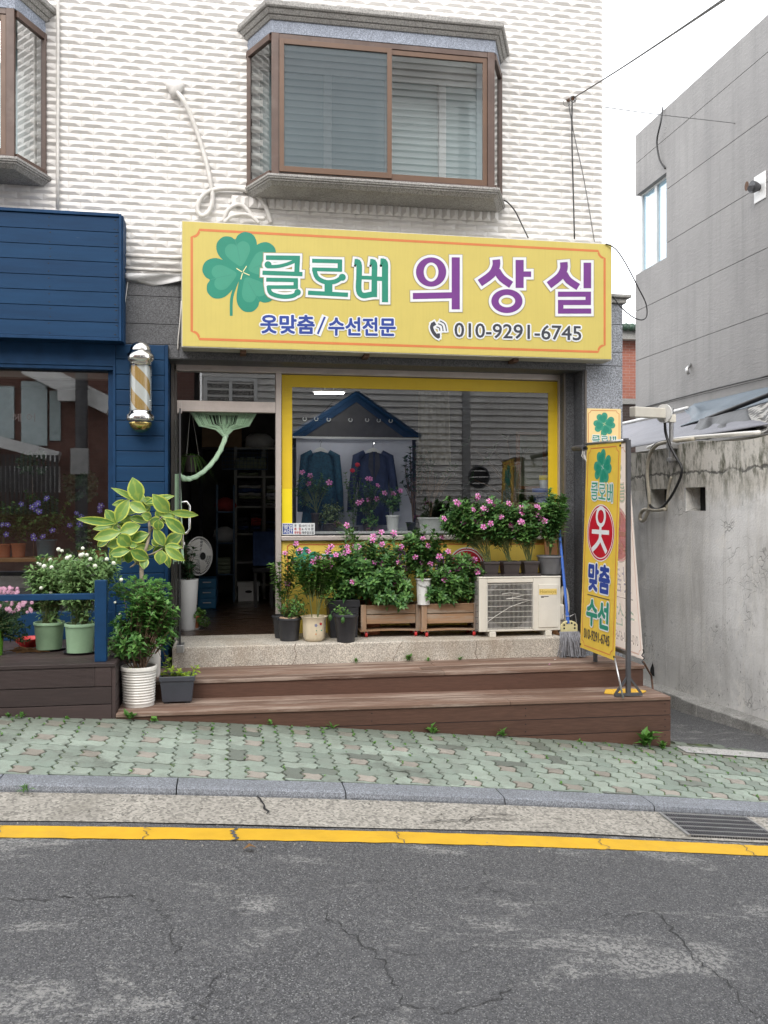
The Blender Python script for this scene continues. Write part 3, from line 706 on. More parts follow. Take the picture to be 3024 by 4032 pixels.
# pavement of wavy interlocking pavers: pale square stones ringed by pinwheels of green ones
pv = MB(); a = .1165; random.seed(3)
def warp(x, y): return (x + .013 * math.sin(2 * math.pi * y / a + .6) , y + .011 * math.sin(2 * math.pi * x / a))
def paver(x0, y0, w, h, pink):
    n = 7; gp = .0062; per = []
    for k in range(n * w): per.append((x0 + a * k / n, y0))
    for k in range(n * h): per.append((x0 + a * w, y0 + a * k / n))
    for k in range(n * w): per.append((x0 + a * (w - k / n), y0 + a * h))
    for k in range(n * h): per.append((x0, y0 + a * (h - k / n)))
    cx, cy = x0 + a * w / 2, y0 + a * h / 2
    pts = []
    for x, y in per:
        x += gp * (1 if x < cx - 1e-6 else -1 if x > cx + 1e-6 else 0); y += gp * (1 if y < cy - 1e-6 else -1 if y > cy + 1e-6 else 0)
        pts.append(warp(x, y))
    if min(p[1] for p in pts) < -3.0: 
        pts = [(p[0], max(p[1], -2.999)) for p in pts]
    t = (random.random(), 1 if pink and random.random() < .93 else 0, 1 if random.random() < .06 else random.random() * .25)
    dz = random.uniform(-.003, .003); tx, ty = random.uniform(-.015, .015), random.uniform(-.015, .015)
    top = [pv.vert((x, y, G(x, y) + dz + (x - cx) * tx + (y - cy) * ty), t) for x, y in pts]
    inn = [pv.vert((cx + (x - cx) * .955, cy + (y - cy) * .955, G(x, y) + dz + .003 + (x - cx) * tx + (y - cy) * ty), t) for x, y in pts]
    bot = [pv.vert((x, y, G(x, y) - .02), t) for x, y in pts]
    m = len(pts)
    for i in range(m):
        pv.face([bot[i], bot[(i + 1) % m], top[(i + 1) % m], top[i]]); pv.face([top[i], top[(i + 1) % m], inn[(i + 1) % m], inn[i]])
    pv.face(inn)
i0, j0 = -21, 0
for i in range(-21, 32):
    for j in range(-1, 5):
        x, y = i * 3 * a, -3.08 + j * 3 * a
        for dx, dy, w, h, pk in ((1, 1, 1, 1, 1), (0, 0, 2, 1, 0), (2, 0, 1, 2, 0), (1, 2, 2, 1, 0), (0, 1, 1, 2, 0)):
            X0, Y0 = x + dx * a, y + dy * a
            if Y0 + h * a < -2.985 or Y0 > -1.6: continue
            paver(X0, Y0, w, h, pk)
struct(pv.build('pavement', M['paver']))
g = MB(); g.grid(lambda u, v: (-9 + 20 * u, -3.0 + 1.55 * v, G(-9 + 20 * u, -3.0 + 1.55 * v) - .009), 60, 4)
struct(g.build('pavement_bed', M['moss'], smooth=True))
# alley beside the shop: asphalt falling away to the back, a pale flush edge stone at its mouth, a broken concrete ledge
def ZA(y): return -.895 - .078 * (y + 1.2)
g = MB()
g.grid(lambda u, v: (3.2 + 1.9 * u, -1.68 + 14 * v, (G(3.2 + 1.9 * u, -1.68) + .004) * (1 - min(1, v * 14 / .5)) + ZA(-1.68 + 14 * v) * min(1, v * 14 / .5)), 8, 40)
struct(g.build('alley_path', M['road'], smooth=True))
g = MB(); g.grid(lambda u, v: (3.66 + 6 * u, -1.86 + .19 * v, G(3.66 + 6 * u, -1.86 + .19 * v) + .012), 20, 2)
struct(g.build('edge_stone', M['ledge']))
ld = MB(); random.seed(9); y = -4.0
def ZL(y): return -.82 - .036 * (y + 1.14)
while y < 9:
    L = random.uniform(.25, .7); w = random.uniform(-.015, .02)
    t = [random.uniform(-.012, .012) for _ in range(4)]
    if y > -1.75:
        ld.hexa([(4.86 + w, y + .01, ZA(y) - .3), (5.06, y + .01, ZA(y) - .3), (5.06, y + L, ZA(y) - .3), (4.86 + w, y + L, ZA(y) - .3),
             (4.875 + w, y + .01, ZL(y) + t[0]), (5.06, y + .01, ZL(y) + .012), (5.06, y + L, ZL(y + L) + .012), (4.875 + w, y + L, ZL(y + L) + t[1])])
    y += L
struct(ld.build('alley_ledge', M['ledge'], bevel=.012))

# ---- alley wall: a thing of its own
aw = thing('alley_wall', (5.05, 1, -.9), 'tall weathered grey rendered wall along the alley on the right', 'wall')
mb = MB()
Y0, Y1, ZT = -1.75, 9, 1.90
h1a, h1b = PX(1405, 1060, 5.05), PX(1441, 1103, 5.05); h2a, h2b = PX(1480, 1050, 5.05), PX(1525, 1104, 5.05)
holes = sorted([(h2b.y, h2a.y, 1.19 - .0 + 0, 0), (h1b.y, h1a.y, 0, 0)])
HZ0, HZ1 = (h2b.z + h1b.z) / 2, (h1a.z + h2a.z) / 2
ycuts = [Y0, holes[0][0], holes[0][1], holes[1][0], holes[1][1], Y1]
def fwall(y, z, amp=.008): return 5.05 + amp * math.sin(y * 3.1 + z * 2.3) * math.cos(z * 4.7 - y) - .02 * max(0, z - 1.45) / .4
for k in range(5):
    segs = [(-1.0, ZT)] if k % 2 == 0 else [(-1.0, HZ0), (HZ1, ZT)]
    for z0, z1 in segs:
        mb.grid(lambda u, v: (fwall(ycuts[k] + (ycuts[k + 1] - ycuts[k]) * u, z0 + (z1 - z0) * v), ycuts[k] + (ycuts[k + 1] - ycuts[k]) * u, z0 + (z1 - z0) * v + (.03 * math.sin(3 * (ycuts[k] + (ycuts[k + 1] - ycuts[k]) * u)) * (v > .99) * (z1 == ZT))), 14, 12)
    if k % 2:                            # ventilation holes: reveal, back
        a_, b_ = ycuts[k], ycuts[k + 1]; w0 = 5.055
        for q in ([(w0, a_, HZ0), (w0, b_, HZ0), (w0 + .18, b_, HZ0), (w0 + .18, a_, HZ0)], [(w0, a_, HZ1), (w0 + .18, a_, HZ1), (w0 + .18, b_, HZ1), (w0, b_, HZ1)],
                  [(w0, a_, HZ0), (w0 + .18, a_, HZ0), (w0 + .18, a_, HZ1), (w0, a_, HZ1)], [(w0, b_, HZ0), (w0, b_, HZ1), (w0 + .18, b_, HZ1), (w0 + .18, b_, HZ0)]): mb.poly(q)
mb.poly([(5.03, Y0, ZT), (5.03, Y1, ZT), (5.3, Y1, ZT + .01), (5.3, Y0, ZT + .01)])
mb.poly([(5.05, Y0, -1), (5.3, Y0, -1), (5.3, Y0, ZT), (5.03, Y0, ZT)])
mb.build('wall', M['oldwall'], aw, smooth=False)
mb = MB()
for k in (1, 3): mb.box(5.235, 5.25, ycuts[k] - .02, ycuts[k + 1] + .02, HZ0 - .02, HZ1 + .02)
mb.build('vent_backing', M['dark'], aw)
mb = MB(); e = ycuts[3] + .10 * 1; mb.hexa([(5.19, e, HZ0 + .03), (5.2, e + .05, HZ0 + .03), (5.2, e + .05, HZ1 - .04), (5.19, e, HZ1 - .02), (5.15, e - .08, HZ0 + .03), (5.16, e - .03, HZ0 + .03), (5.16, e - .03, HZ1 - .04), (5.15, e - .08, HZ1 - .02)])
mb.build('broken_slab', M['litter'], aw)
mb = MB(); e = PX(1412, 1480, 5.05)
mb.poly([(5.036, e.y - .05, -.82), (5.036, e.y + .06, -.82), (5.036, e.y + .06, -.75), (5.036, e.y + .0, -.66), (5.036, e.y - .04, -.72)]); mb.build('drain_hole', M['dark'], aw)

# ---- the shop building
bld = thing('shop_building', (1.5, 2, 0), 'white two storey building clad in relief tiles above the shopfronts', 'building')
XR = PY(1302, 500, -.30).x; XL = -7.0
ZT0 = PY(330, 604, -.30).z - .01
tl = MB(); random.seed(2)
TW, TH = .2135, .0607
BAYS = (0, -4.158)
nrow = int((8.2 - ZT0) / TH)
for r_ in range(nrow):
    z0 = ZT0 + r_ * TH
    off = (r_ % 2) * TW / 2
    k = 0; X = XR
    first = True
    while X > XL:
        w = TW if not (first and r_ % 2) else TW / 2
        x1, x0 = X, X - w; first = False; X = x0
        skip = False
        for b in BAYS:
            if x0 > .15 + b and x1 < 2.6 + b and 4.03 < z0 < 5.56: skip = True
        if skip: continue
        t = (random.random(), 0, 0); jj = random.uniform(-.001, .001)
        yb, yr = -.300 + jj, -.3145 + jj + random.uniform(-.0015, .0025)
        hx = min(.047, w * .30); zm = z0 + TH * .47; zz0, zz1 = z0 + .0012, z0 + TH - .0012; xx0, xx1 = x0 + .0008, x1 - .0008
        A, B, C, D = [tl.vert(p, t) for p in ((xx0, yb, zz0), (xx1, yb, zz0), (xx1, yb, zz1), (xx0, yb, zz1))]
        hx2 = hx
        A2, B2, C2, D2 = [tl.vert(p, t) for p in ((xx0 + hx2, yr, zm - .004), (xx1 - hx2, yr, zm - .004), (xx1 - hx2, yr, zm + .004), (xx0 + hx2, yr, zm + .004))]
        El, Er = tl.vert((xx0, yb - .003, zm), t), tl.vert((xx1, yb - .003, zm), t)
        for q in ((A, B, B2, A2), (D2, C2, C, D), (A2, B2, C2, D2), (A, A2, El), (El, A2, D2), (El, D2, D), (B, Er, B2), (Er, C2, B2), (Er, C, C2)): tl.face(q)
tl.build('tile_cladding', M['tile'], bld)
mb = MB()
mb.box(XL, XR - .002, -.299, 6, 5.40, 8.2); mb.box(XL, XR - .002, -.299, 6, ZT0, 4.09)
pr_ = [XL, .20 - 4.158, 2.55 - 4.158, .20, 2.55, XR - .002]
for k in (0, 2, 4): mb.box(pr_[k], pr_[k + 1], -.299, 6, 4.09, 5.40)
mb.build('masonry_wall', M['tile'], bld)
# soldier row of upright tiles under the bay sill
mb = MB(); z1, z0 = PY(800, 441, -.3).z, PY(800, 463, -.3).z - .012
X = PY(500, 440, -.3).x; Xe = PY(1075, 440, -.3).x; n = 32; w = (Xe - X) / n
for k in range(n):
    a_, b_ = X + k * w + .001, X + (k + 1) * w - .001; c_ = (a_ + b_) / 2; zb = z0 + .006; zm = (z0 + z1) / 2
    yb, yr = -.326, -.350
    i = [mb.vert(p) for p in ((a_, yb, z0), (b_, yb, z0), (b_, yb, z1), (a_, yb, z1), (c_, yr, zm - .02), (c_, yr, zm + .02))]
    for q in ((0, 1, 4), (1, 2, 5, 4), (2, 3, 5), (3, 0, 4, 5)): mb.face([i[j] for j in q])
mb.build('soldier_course', M['tile'], bld)
# grey granite of the ground floor: band left of the sign, lintel, pier at the right corner
YS = -.37
mb = MB()
pl = PY(366, 760, YS); pr2 = PY(1265, 760, YS)
zl = PY(700, 783, YS).z
xl, xr = PY(262, 700, YS).x, PY(1267, 760, YS).x
zst = [zl, PY(330, 744, YS).z, PY(330, 700, YS).z, PY(330, 640, YS).z, PY(330, 612, YS).z]
for k in range(4):
    cuts = [xl - .3, PY(392, 700, YS).x - .02, 1.0, 2.0, xr]
    for c_ in range(4): mb.box(cuts[c_] + .002, cuts[c_ + 1] - .002, YS, -.305, zst[k] + .002, zst[k + 1] - .002)
mb.build('stone_band', M['stone_dark'], bld, bevel=.003)
mb = MB(); mb.box(xl - .3, xr, -.365, .06, zl - .004, zl + .10); mb.box(xl - .3, xr + .3, -.34, 3.9, zst[1], ZT0 - .002)
mb.build('lintel', M['stone_dark'], bld)
px0, px1 = PY(1265.5, 800, YS).x, PY(1345, 800, YS).x
mb = MB(); zc = [-1.1, .3] + [PY(1300, v, YS).z for v in (882, 790, 740, 700, 655)]
zc = [-1.1, .25, 1.15] + [PY(1300, v, YS).z for v in (790, 760, 700, 655)]
for k in range(6): mb.box(px0, px1, YS, .16, zc[k] + .002, zc[k + 1] - .002)
mb.build('corner_pier', M['stone'], bld, bevel=.004)
mb = MB(); z = zc[-1]; mb.box(px0 - .02, px1 + .03, YS - .03, .1, z + .001, z + .05); mb.box(px0 - .02, px1 + .07, YS - .06, .1, z + .052, z + .085)
mb.build('pier_cap', M['ledge'], bld, bevel=.01)
# right reveal of the shop window: dark stone and frames stepping back
mb = MB(); rx = PY(1262, 900, -.36).x
mb.box(px0 - .03, px0 - .002, -.36, .05, -.18, zl - .005)
mb.box(px0 - .14, px0 - .032, -.16, .05, -.18, zl - .005)
mb.build('side_reveal', M['stone_dark'], bld, bevel=.004)
mb = MB(); mb.box(px0 - .012, px0 + .004, -.385, -.365, -.18, zl - .006); mb.box(px0 - .145, px0 - .125, -.17, -.14, -.18, zl - .006); mb.build('reveal_strip', M['alu_dark'], bld)
# a tall box for the ground floor behind (side and rear walls), so that the alley side is closed
mb = MB(); mb.box(px1 - .12, px1 - .02, .16, 6, -1.2, ZT0); mb.box(XL, px1, 5.9, 6.0, -1.2, ZT0); mb.box(XL, XL + .1, -.3, 6, -1.2, ZT0); mb.build('side_wall', M['plaster'], bld)

# ---- bay windows (two alike)
bw_ = {}
def bay(dx):
    zs0, zs1, zf0, zf1, zc1 = 4.03, 4.114, 5.363, 5.472, 5.592
    A, B, C, D = (.169 + dx, -.30), (.367 + dx, -.70), (2.404 + dx, -.70), (2.576 + dx, -.30)
    def ringp(e):                        # plan outline pushed out by e
        return [(A[0] - e * 1.1, -.29), (A[0] - e * 1.1, A[1]), (B[0] - e * .6, B[1] - e), (C[0] + e * .6, C[1] - e), (D[0] + e * 1.1, D[1]), (D[0] + e * 1.1, -.29)]
    def slab(mb, e0, z0, e1, z1):
        p, q = ringp(e0), ringp(e1); i = [mb.vert((*a, z0)) for a in p]; j = [mb.vert((*a, z1)) for a in q]
        for k in range(5): mb.face([i[k], i[k + 1], j[k + 1], j[k]])
        mb.face(i[::-1]); mb.face(j)
    st = MB(); slab(st, 0, zf0, 0, zf1); body = st.build('bay_window', M['bay_stone'], bld)
    st = MB()
    for e0, z0, e1, z1 in ((.012, 0, .03, .022), (.03, .0225, .03, .034), (.042, .0345, .062, .062), (.062, .0625, .062, .074), (.075, .0745, .085, .086), (.085, .0865, .085, .128)): slab(st, e0, zf1 + z0, e1, zf1 + z1)
    st.build('cornice', M['bay_trim'], body, bevel=.003)
    st = MB()
    for e0, z0, e1, z1 in ((.045, .062, .045, .084), (.035, .046, .04, .0615), (.02, .03, .025, .0455), (-.02, 0, .015, .0295)): slab(st, e0, zs0 + z0, e1, zs0 + z1)
    st.build('sill', M['bay_trim'], body, bevel=.003)
    fr = MB()
    def post(p, w, y0=.0): fr.box(p[0] - w / 2, p[0] + w / 2, p[1], p[1] + .05, zs1, zf0)
    xf0, xf1 = B[0] + .02, C[0] - .02
    # corner posts, top and bottom rails
    fr.box(xf0 - .015, xf0 + .05, -.70, -.64, zs1, zf0); fr.box(xf1 - .05, xf1 + .015, -.70, -.64, zs1, zf0)
    fr.box(xf0 + .05, xf1 - .05, -.695, -.645, zf0 - .05, zf0); fr.box(xf0 + .05, xf1 - .05, -.695, -.645, zs1, zs1 + .03)
    for P, Q in ((A, B), (D, C)):
        for z0, z1 in ((zs1, zs1 + .05), (zf0 - .06, zf0)):
            a, b = Vector((P[0], P[1], (z0 + z1) / 2)), Vector((Q[0], Q[1] + .03, (z0 + z1) / 2)); a = a + (b - a) * .03; fr.bar(a, b, .04, z1 - z0 - .002)
        a = Vector((P[0], P[1], 0)); b = Vector((Q[0], Q[1] + .03, 0)); m = a + (b - a) * .08; fr.box(m.x - .02, m.x + .02, m.y - .02, m.y + .02, zs1 + .002, zf0 - .002)
    fr.build('frame', M['brown'], body, bevel=.003)
    sa = MB(); xm = (xf0 + xf1) / 2 + .035
    for x0, x1, y in ((xf0 + .052, xm + .02, -.712), (xm - .02, xf1 - .052, -.688)):
        z0, z1 = zs1 + .032, zf0 - .052; w = .042
        sa.box(x0, x0 + w, y, y + .024, z0, z1); sa.box(x1 - w, x1, y, y + .024, z0, z1); sa.box(x0 + w, x1 - w, y, y + .024, z0, z0 + .05); sa.box(x0 + w, x1 - w, y, y + .024, z1 - .045, z1)
    sa.build('sash', M['brown_l'], body, bevel=.002)
    gl = MB()
    for x0, x1, y in ((xf0 + .09, xm - .015, -.70),): gl.poly([(x0, y, zs1 + .06), (x1, y, zs1 + .06), (x1, y, zf0 - .09), (x0, y, zf0 - .09)])
    gl.build('pane', M['glass_muted'], body); gl = MB()
    for x0, x1, y in ((xm + .02, xf1 - .09, -.676),): gl.poly([(x0, y, zs1 + .06), (x1, y, zs1 + .06), (x1, y, zf0 - .09), (x0, y, zf0 - .09)])
    gl.build('pane', M['glass'], body)
    for P, Q in ((A, B), (D, C)):
        gl = MB(); a, b = Vector((P[0], P[1], 0)), Vector((Q[0], Q[1] + .03, 0)); a, b = a + (b - a) * .1, b - (b - a) * .06
        gl.poly([(a.x, a.y, zs1 + .05), (b.x, b.y, zs1 + .05), (b.x, b.y, zf0 - .06), (a.x, a.y, zf0 - .06)]); gl.build('pane', M['glass'], body)
    iw = MB(); yi = -.27; x0, x1, z0, z1 = .22 + dx, 2.53 + dx, zs1 + .01, 5.24
    w = (x1 - x0) / 4
    iw.box(x0, x1, yi, yi + .05, z1, z1 + .16); iw.box(x0, x1, yi, yi + .05, z0, z0 + .05)
    for k, cx in enumerate((x0 + .03, x0 + w * 1.2, x0 + w * 2.2, x0 + w * 3.1, x1 - .03)): iw.box(cx - .035, cx + .035, yi - .012 * (k % 2), yi + .04, z0 + .05, z1)
    iw.build('inner_window', M['pvc'], body, bevel=.004)
    ig = MB(); ig.poly([(x0, yi + .03, z0), (x1, yi + .03, z0), (x1, yi + .03, z1), (x0, yi + .03, z1)]); ig.build('inner_pane', M['glass_teal'], body)
    ib = MB()
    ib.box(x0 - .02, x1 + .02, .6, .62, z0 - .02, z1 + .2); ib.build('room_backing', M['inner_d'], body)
    ib = MB(); ib.poly([(A[0] + .03, -.29, zf0 - .002), (D[0] - .03, -.29, zf0 - .002), (C[0] - .03, -.66, zf0 - .002), (B[0] + .03, -.66, zf0 - .002)]); ib.build('bay_ceiling', M['pvc'], body)
for b in BAYS: bay(b)

# ---- granite doorstep
stp = thing('granite_doorstep', (1.6, -.33, -.18), 'speckled granite doorstep running below the shop window and door', 'step')
mb = MB(); xa, xb = PY(372, 1395, -.66).x, PY(1216, 1385, -.66).x
mb.box(xa, xb, -.66, .02, -.30, -.004); mb.box(xa - .02, xb + .35, -.10, .06, -.34, -.006)
mb.build('step_block', M['step'], stp, bevel=.012, seg=3)
for path in ([(872, 1384), (862, 1396), (858, 1408), (852, 1418), (850, 1428)], [(1028, 1384), (1030, 1398), (1026, 1410), (1032, 1424)], [(640, 1388), (636, 1400), (640, 1415), (632, 1436)]):
    mb = MB(); ws = [PY(u, v, -.6612) for u, v in smooth_path(path, 4)]
    for a_, b_ in zip(ws, ws[1:]): mb.poly([a_ + Vector((-.002, 0, 0)), a_ + Vector((.002, 0, 0)), b_ + Vector((.002, 0, 0)), b_ + Vector((-.002, 0, 0))])
    mb.build('step_crack', M['rust'], stp)

# ---- brown timber steps (two treads on boarded risers)
def ZLO(X): return -.326 - .0075 * (X + .9)
ws_ = thing('timber_steps', (1.4, -1.2, -.5), 'worn brown timber steps of two broad treads before the shop', 'steps')
x0, x1 = PY(318, 1480, -1.23).x, PY(1393, 1436, -1.25).x
def tread(name, x0, x1, ya, yb, zf, n, mat, cutx=()):
    mb = MB(); w = (yb - ya) / n; random.seed(len(name) + n)
    for k in range(n):
        xs_ = [x0] + [c + random.uniform(-.1, .1) for c in cutx] + [x1]
        for a_, b_ in zip(xs_, xs_[1:]):
            mb.tint = (random.random(), 0, 0); y0, y1 = ya + k * w + .003, ya + (k + 1) * w - .003
            mb.hexa([(a_ + .001, y0, zf(a_) - .028), (b_ - .001, y0, zf(b_) - .028), (b_ - .001, y1, zf(b_) - .028), (a_ + .001, y1, zf(a_) - .028), (a_ + .001, y0, zf(a_)), (b_ - .001, y0, zf(b_)), (b_ - .001, y1, zf(b_)), (a_ + .001, y1, zf(a_))])
    return mb.build(name, mat, ws_, bevel=.004)
tread('upper_tread', x0, x1, -1.255, -.655, lambda X: -.183, 4, M['deck'], (1.7,))
xq0, xq1 = PY(250, 1543, -1.7).x, PY(1449, 1507, -1.7).x
xa_ = PY(310, 1480, -1.23).x
t2 = tread('lower_tread', xq0, xq1, -1.71, -1.235, ZLO, 3, M['deck'], (2.3,))
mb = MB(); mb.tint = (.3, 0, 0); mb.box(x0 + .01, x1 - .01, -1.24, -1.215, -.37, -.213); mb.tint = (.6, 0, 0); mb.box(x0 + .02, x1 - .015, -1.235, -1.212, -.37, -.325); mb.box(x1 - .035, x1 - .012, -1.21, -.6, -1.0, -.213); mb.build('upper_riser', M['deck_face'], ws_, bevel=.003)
mb = MB(); random.seed(4)
for k in range(4):                       # riser boards, the lower ones cut by the slope of the street
    mb.tint = (random.random(), 0, 0)
    zt, zb = -.028 - k * .128, -.028 - (k + 1) * .128 + .006
    nn = 24
    for i in range(nn):
        a_, b_ = xq0 + (xq1 - xq0) * i / nn, xq0 + (xq1 - xq0) * (i + 1) / nn
        ga, gb = G(a_, -1.7) - .03, G(b_, -1.7) - .03
        pts = [(a_, max(ZLO(a_) + zb, ga)), (b_, max(ZLO(b_) + zb, gb)), (b_, ZLO(b_) + zt), (a_, ZLO(a_) + zt)]
        if pts[0][1] >= pts[3][1] - .004 or pts[1][1] >= pts[2][1] - .004: continue
        mb.poly([(p[0], -1.695 - .0015 * (k % 2), p[1]) for p in pts])
        if i == 0 or i == nn - 1: pass
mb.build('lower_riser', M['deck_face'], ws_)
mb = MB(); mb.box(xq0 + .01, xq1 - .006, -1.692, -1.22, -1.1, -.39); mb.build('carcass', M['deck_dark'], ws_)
mb = MB()
for k in range(4): mb.tint = (.2 * k, 0, 0); mb.box(xq1 - .02, xq1 + .004, -1.69, -1.23, ZLO(xq1) - .028 - (k + 1) * .128 + .006, ZLO(xq1) - .03 - k * .128)
mb.build('end_board', M['deck_face'], ws_, bevel=.003)
mb = MB()
for k in range(3):
    for c_ in (xq1 - .05, 2.35, 1.1, .2):
        z = ZLO(c_) - .09 - k * .128
        if z > G(c_, -1.7) + .02:
            for dz in (-.03, .03): mb = MB(); mb.lathe([(.005, -.0005), (.004, -.002)], (c_, -1.698, z + dz), 8, 'Y'); mb.build('nail_head', M['dark'], ws_)

# ---- dark deck in front of the blue shop
dk = thing('dark_timber_deck', (-2.6, -1.1, 0), 'dark brown raised timber deck in front of the blue shop', 'deck')
xe = PY(251, 1500, -1.7).x - .004
mb = MB(); n = 9
for k in range(n):
    mb.tint = (random.random(), 0, 0); w = 1.38 / n
    mb.box(-6, xe, -1.71 + k * w + .003, -1.71 + (k + 1) * w - .003, .022, .05)
mb.build('deck_boards', M['deck_dark'], dk, bevel=.003)
mb = MB(); zb = [.02, -.125, -.255, -.40]
for k in range(3):
    mb.tint = (random.random(), 0, 0); xc = PY(205, 1450, -1.7).x
    if k == 0: mb.box(-6, xc - .002, -1.70, -1.675, zb[1] + .004, zb[0] - .002); mb.tint = (.9, 0, 0); mb.box(xc + .002, xe - .03, -1.70, -1.675, zb[1] + .004, zb[0] - .002)
    else: mb.box(-6, xe - .03, -1.70, -1.675, zb[k + 1] + .004, zb[k] - .002)
    for q in range(14): mb.box(-6, xe - .035, -1.702, -1.6995, zb[k + 1] + .012 + q * .0088, zb[k + 1] + .0165 + q * .0088) if k == 0 else None
mb.box(xe - .028, xe - .003, -1.695, -1.66, -.4, .021); mb.build('front_board', M['deck_dark'], dk, bevel=.003)
mb = MB()
for k in range(3): mb.tint = (.3 * k, 0, 0); mb.box(xe - .02, xe - .001, -1.655, -.44, zb[k + 1] + .004, zb[k] - .002)
mb.build('side_board', M['deck_dark'], dk, bevel=.003)
rl = thing('blue_railing', (xe - .3, -1.6, .05), 'blue painted timber railing with one square post on the dark deck', 'railing')
p0, p1 = PY(204, 1400, -1.64), PY(229, 1254, -1.64)
mb = MB(); mb.box(p0.x, p1.x, -1.64, -1.55, .05, p1.z); mb.build('post', M['blue_flat'], rl, bevel=.004)
mb = MB(); a_, b_ = PY(100, 1284, -1.62), PY(100, 1297, -1.62); mb.box(-4.5, p0.x - .001, -1.62, -1.56, b_.z, a_.z); mb.build('top_rail', M['blue_flat'], rl, bevel=.004)

# moss tufts in the paving joints and grit along the kerb: nobody could count them
random.seed(77); mb = MB()
for q in range(620):
    X = random.uniform(-2.6, 4.6); y = -1.72 - abs(random.gauss(0, .28)) if random.random() < .75 else random.uniform(-2.95, -1.75)
    if y < -2.97: continue
    i = round(X / a) * a; X = i + .013 * math.sin(2 * math.pi * y / a + .6) + random.uniform(-.004, .004)
    if random.random() > .55 + .45 * math.sin(X * 2.3): continue
    for k in range(random.randint(2, 5)):
        an = random.uniform(0, 6.28); L = random.uniform(.010, .028); mb.leaf((X + random.uniform(-.006, .006), y + random.uniform(-.012, .012), G(X, y) + .001), (math.cos(an), math.sin(an), random.uniform(.3, 1.2)), (0, 0, 1), L, L * .6, .2)
o = mb.build('moss', M['weed']); tag(o, 'bright green moss tufts in the joints of the pavers by the steps', 'moss', kind='stuff')
mb = MB()
for q in range(420):
    X = random.uniform(-2.6, 4.2); y = -3.215 - abs(random.gauss(0, .03)) if random.random() < .4 else random.choice((-3.63, -3.9)) + random.gauss(0, .06) if random.random() < .5 else random.uniform(-3.6, -3.22)
    z = (gprof(X) - .058 + .016 * (y + 3.625) / .435) if y > -3.625 else G(X, y); r_ = random.uniform(.002, .006)
    mb.lathe([(r_, 0), (r_ * .7, r_ * .9)], (X, y, z + .001), 5)
o = mb.build('grit', M['gutter']); tag(o, 'scattered grit and small stones along the gutter and the yellow line', 'grit', kind='stuff')
# ================================================================== SHOPFRONTS
def rectD(mb, u0, v0, u1, v1, yf, depth):
    um = (u0 + u1) / 2
    mb.box(PY(u0, v0, yf).x, PY(u1, v0, yf).x, yf, yf + depth, PY(um, v1, yf).z, PY(um, v0, yf).z)
def quadD(mb, u0, v0, u1, v1, y):
    um = (u0 + u1) / 2; a, b = PY(u0, v0, y).x, PY(u1, v0, y).x; z1, z0 = PY(um, v0, y).z, PY(um, v1, y).z
    mb.poly([(a, y, z0), (b, y, z0), (b, y, z1), (a, y, z1)])
# rooms behind the glass (part of the building)
xl_room, xr_room = PY(372, 900, 0).x, px0 - .02
mb = MB(); mb.box(xl_room - .02, xr_room + .2, .03, 4.3, -.10, -.002); mb.build('shop_floor', M['floor'], bld)
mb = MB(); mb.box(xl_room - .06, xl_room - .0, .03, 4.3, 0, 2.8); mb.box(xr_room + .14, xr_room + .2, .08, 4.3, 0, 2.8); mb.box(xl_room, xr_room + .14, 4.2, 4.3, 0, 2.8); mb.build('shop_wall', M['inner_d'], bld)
mb = MB(); mb.box(xl_room - .06, xr_room + .2, .07, 4.3, 2.72, 2.8); mb.build('shop_ceiling', M['inner'], bld)
mb = MB(); mb.box(-5.5, xl_room - .08, -.28, 3.0, -.05, .04); mb.build('salon_floor', M['floor'], bld)
mb = MB(); mb.box(-5.5, xl_room - .08, 2.9, 3.0, .04, 2.8); mb.box(-5.5, -5.4, -.28, 2.9, .04, 2.8); mb.build('salon_wall', M['inner'], bld)
mb = MB(); mb.box(-5.4, xl_room - .08, -.28, 2.9, 2.66, 2.74); mb.build('salon_ceiling', M['inner'], bld)

# ---- blue salon front
bf = thing('blue_shopfront', (-2, -.5, 1.4), 'dark blue planked shopfront with a deep fascia box, left of the yellow sign', 'shopfront')
fx = PY(262, 600, -.60).x; zf0, zf1 = 2.635, 3.731
mb = MB(); hh = (zf1 - zf0 - .06) / 8
for k in range(8):
    mb.tint = (random.random(), 0, 0); mb.box(-6, fx - .022, -.588, -.565, zf0 + .03 + k * hh + .003, zf0 + .03 + (k + 1) * hh - .003)
    mb.mi = 1; mb.tint = (0, 0, 0)
    for X in (-2.6, -2.02, -1.5, -.95, fx - .05):
        for dz in (.028, hh - .028): mb.lathe([(.006, -.0004), (.004, -.0016)], (X + random.uniform(-.008, .008), -.588, zf0 + .03 + k * hh + dz + random.uniform(-.005, .005)), 7, 'Y')
    mb.mi = 0
mb.build('fascia_boards', [M['blue'], M['dark']], bf)
mb = MB(); mb.box(-6, fx - .001, -.564, -.32, zf0 + .002, zf1 - .002); mb.build('fascia_box', M['blue'], bf)
mb = MB(); mb.box(fx - .02, fx, -.60, -.33, zf0 + .001, zf1); mb.box(-6, fx - .021, -.602, -.565, zf0, zf0 + .028); mb.box(-6, fx - .021, -.602, -.565, zf1 - .026, zf1 + .002); mb.box(fx - .001, fx + .012, -.56, -.33, zf0 + .002, zf1 - .002)
mb.build('fascia_trim', M['blue_flat'], bf, bevel=.003)
ax, bx = PY(247, 900, -.42).x, PY(363, 900, -.42).x
ztop = PY(300, 744, -.42).z
mb = MB(); z = ztop
while z > -.3:
    mb.tint = (random.random(), 0, 0); mb.box(ax + .012, bx - .03, -.42, -.395, max(-.34, z - .131), z); z -= .135
mb.build('plank_pilaster', M['blue'], bf, bevel=.005)
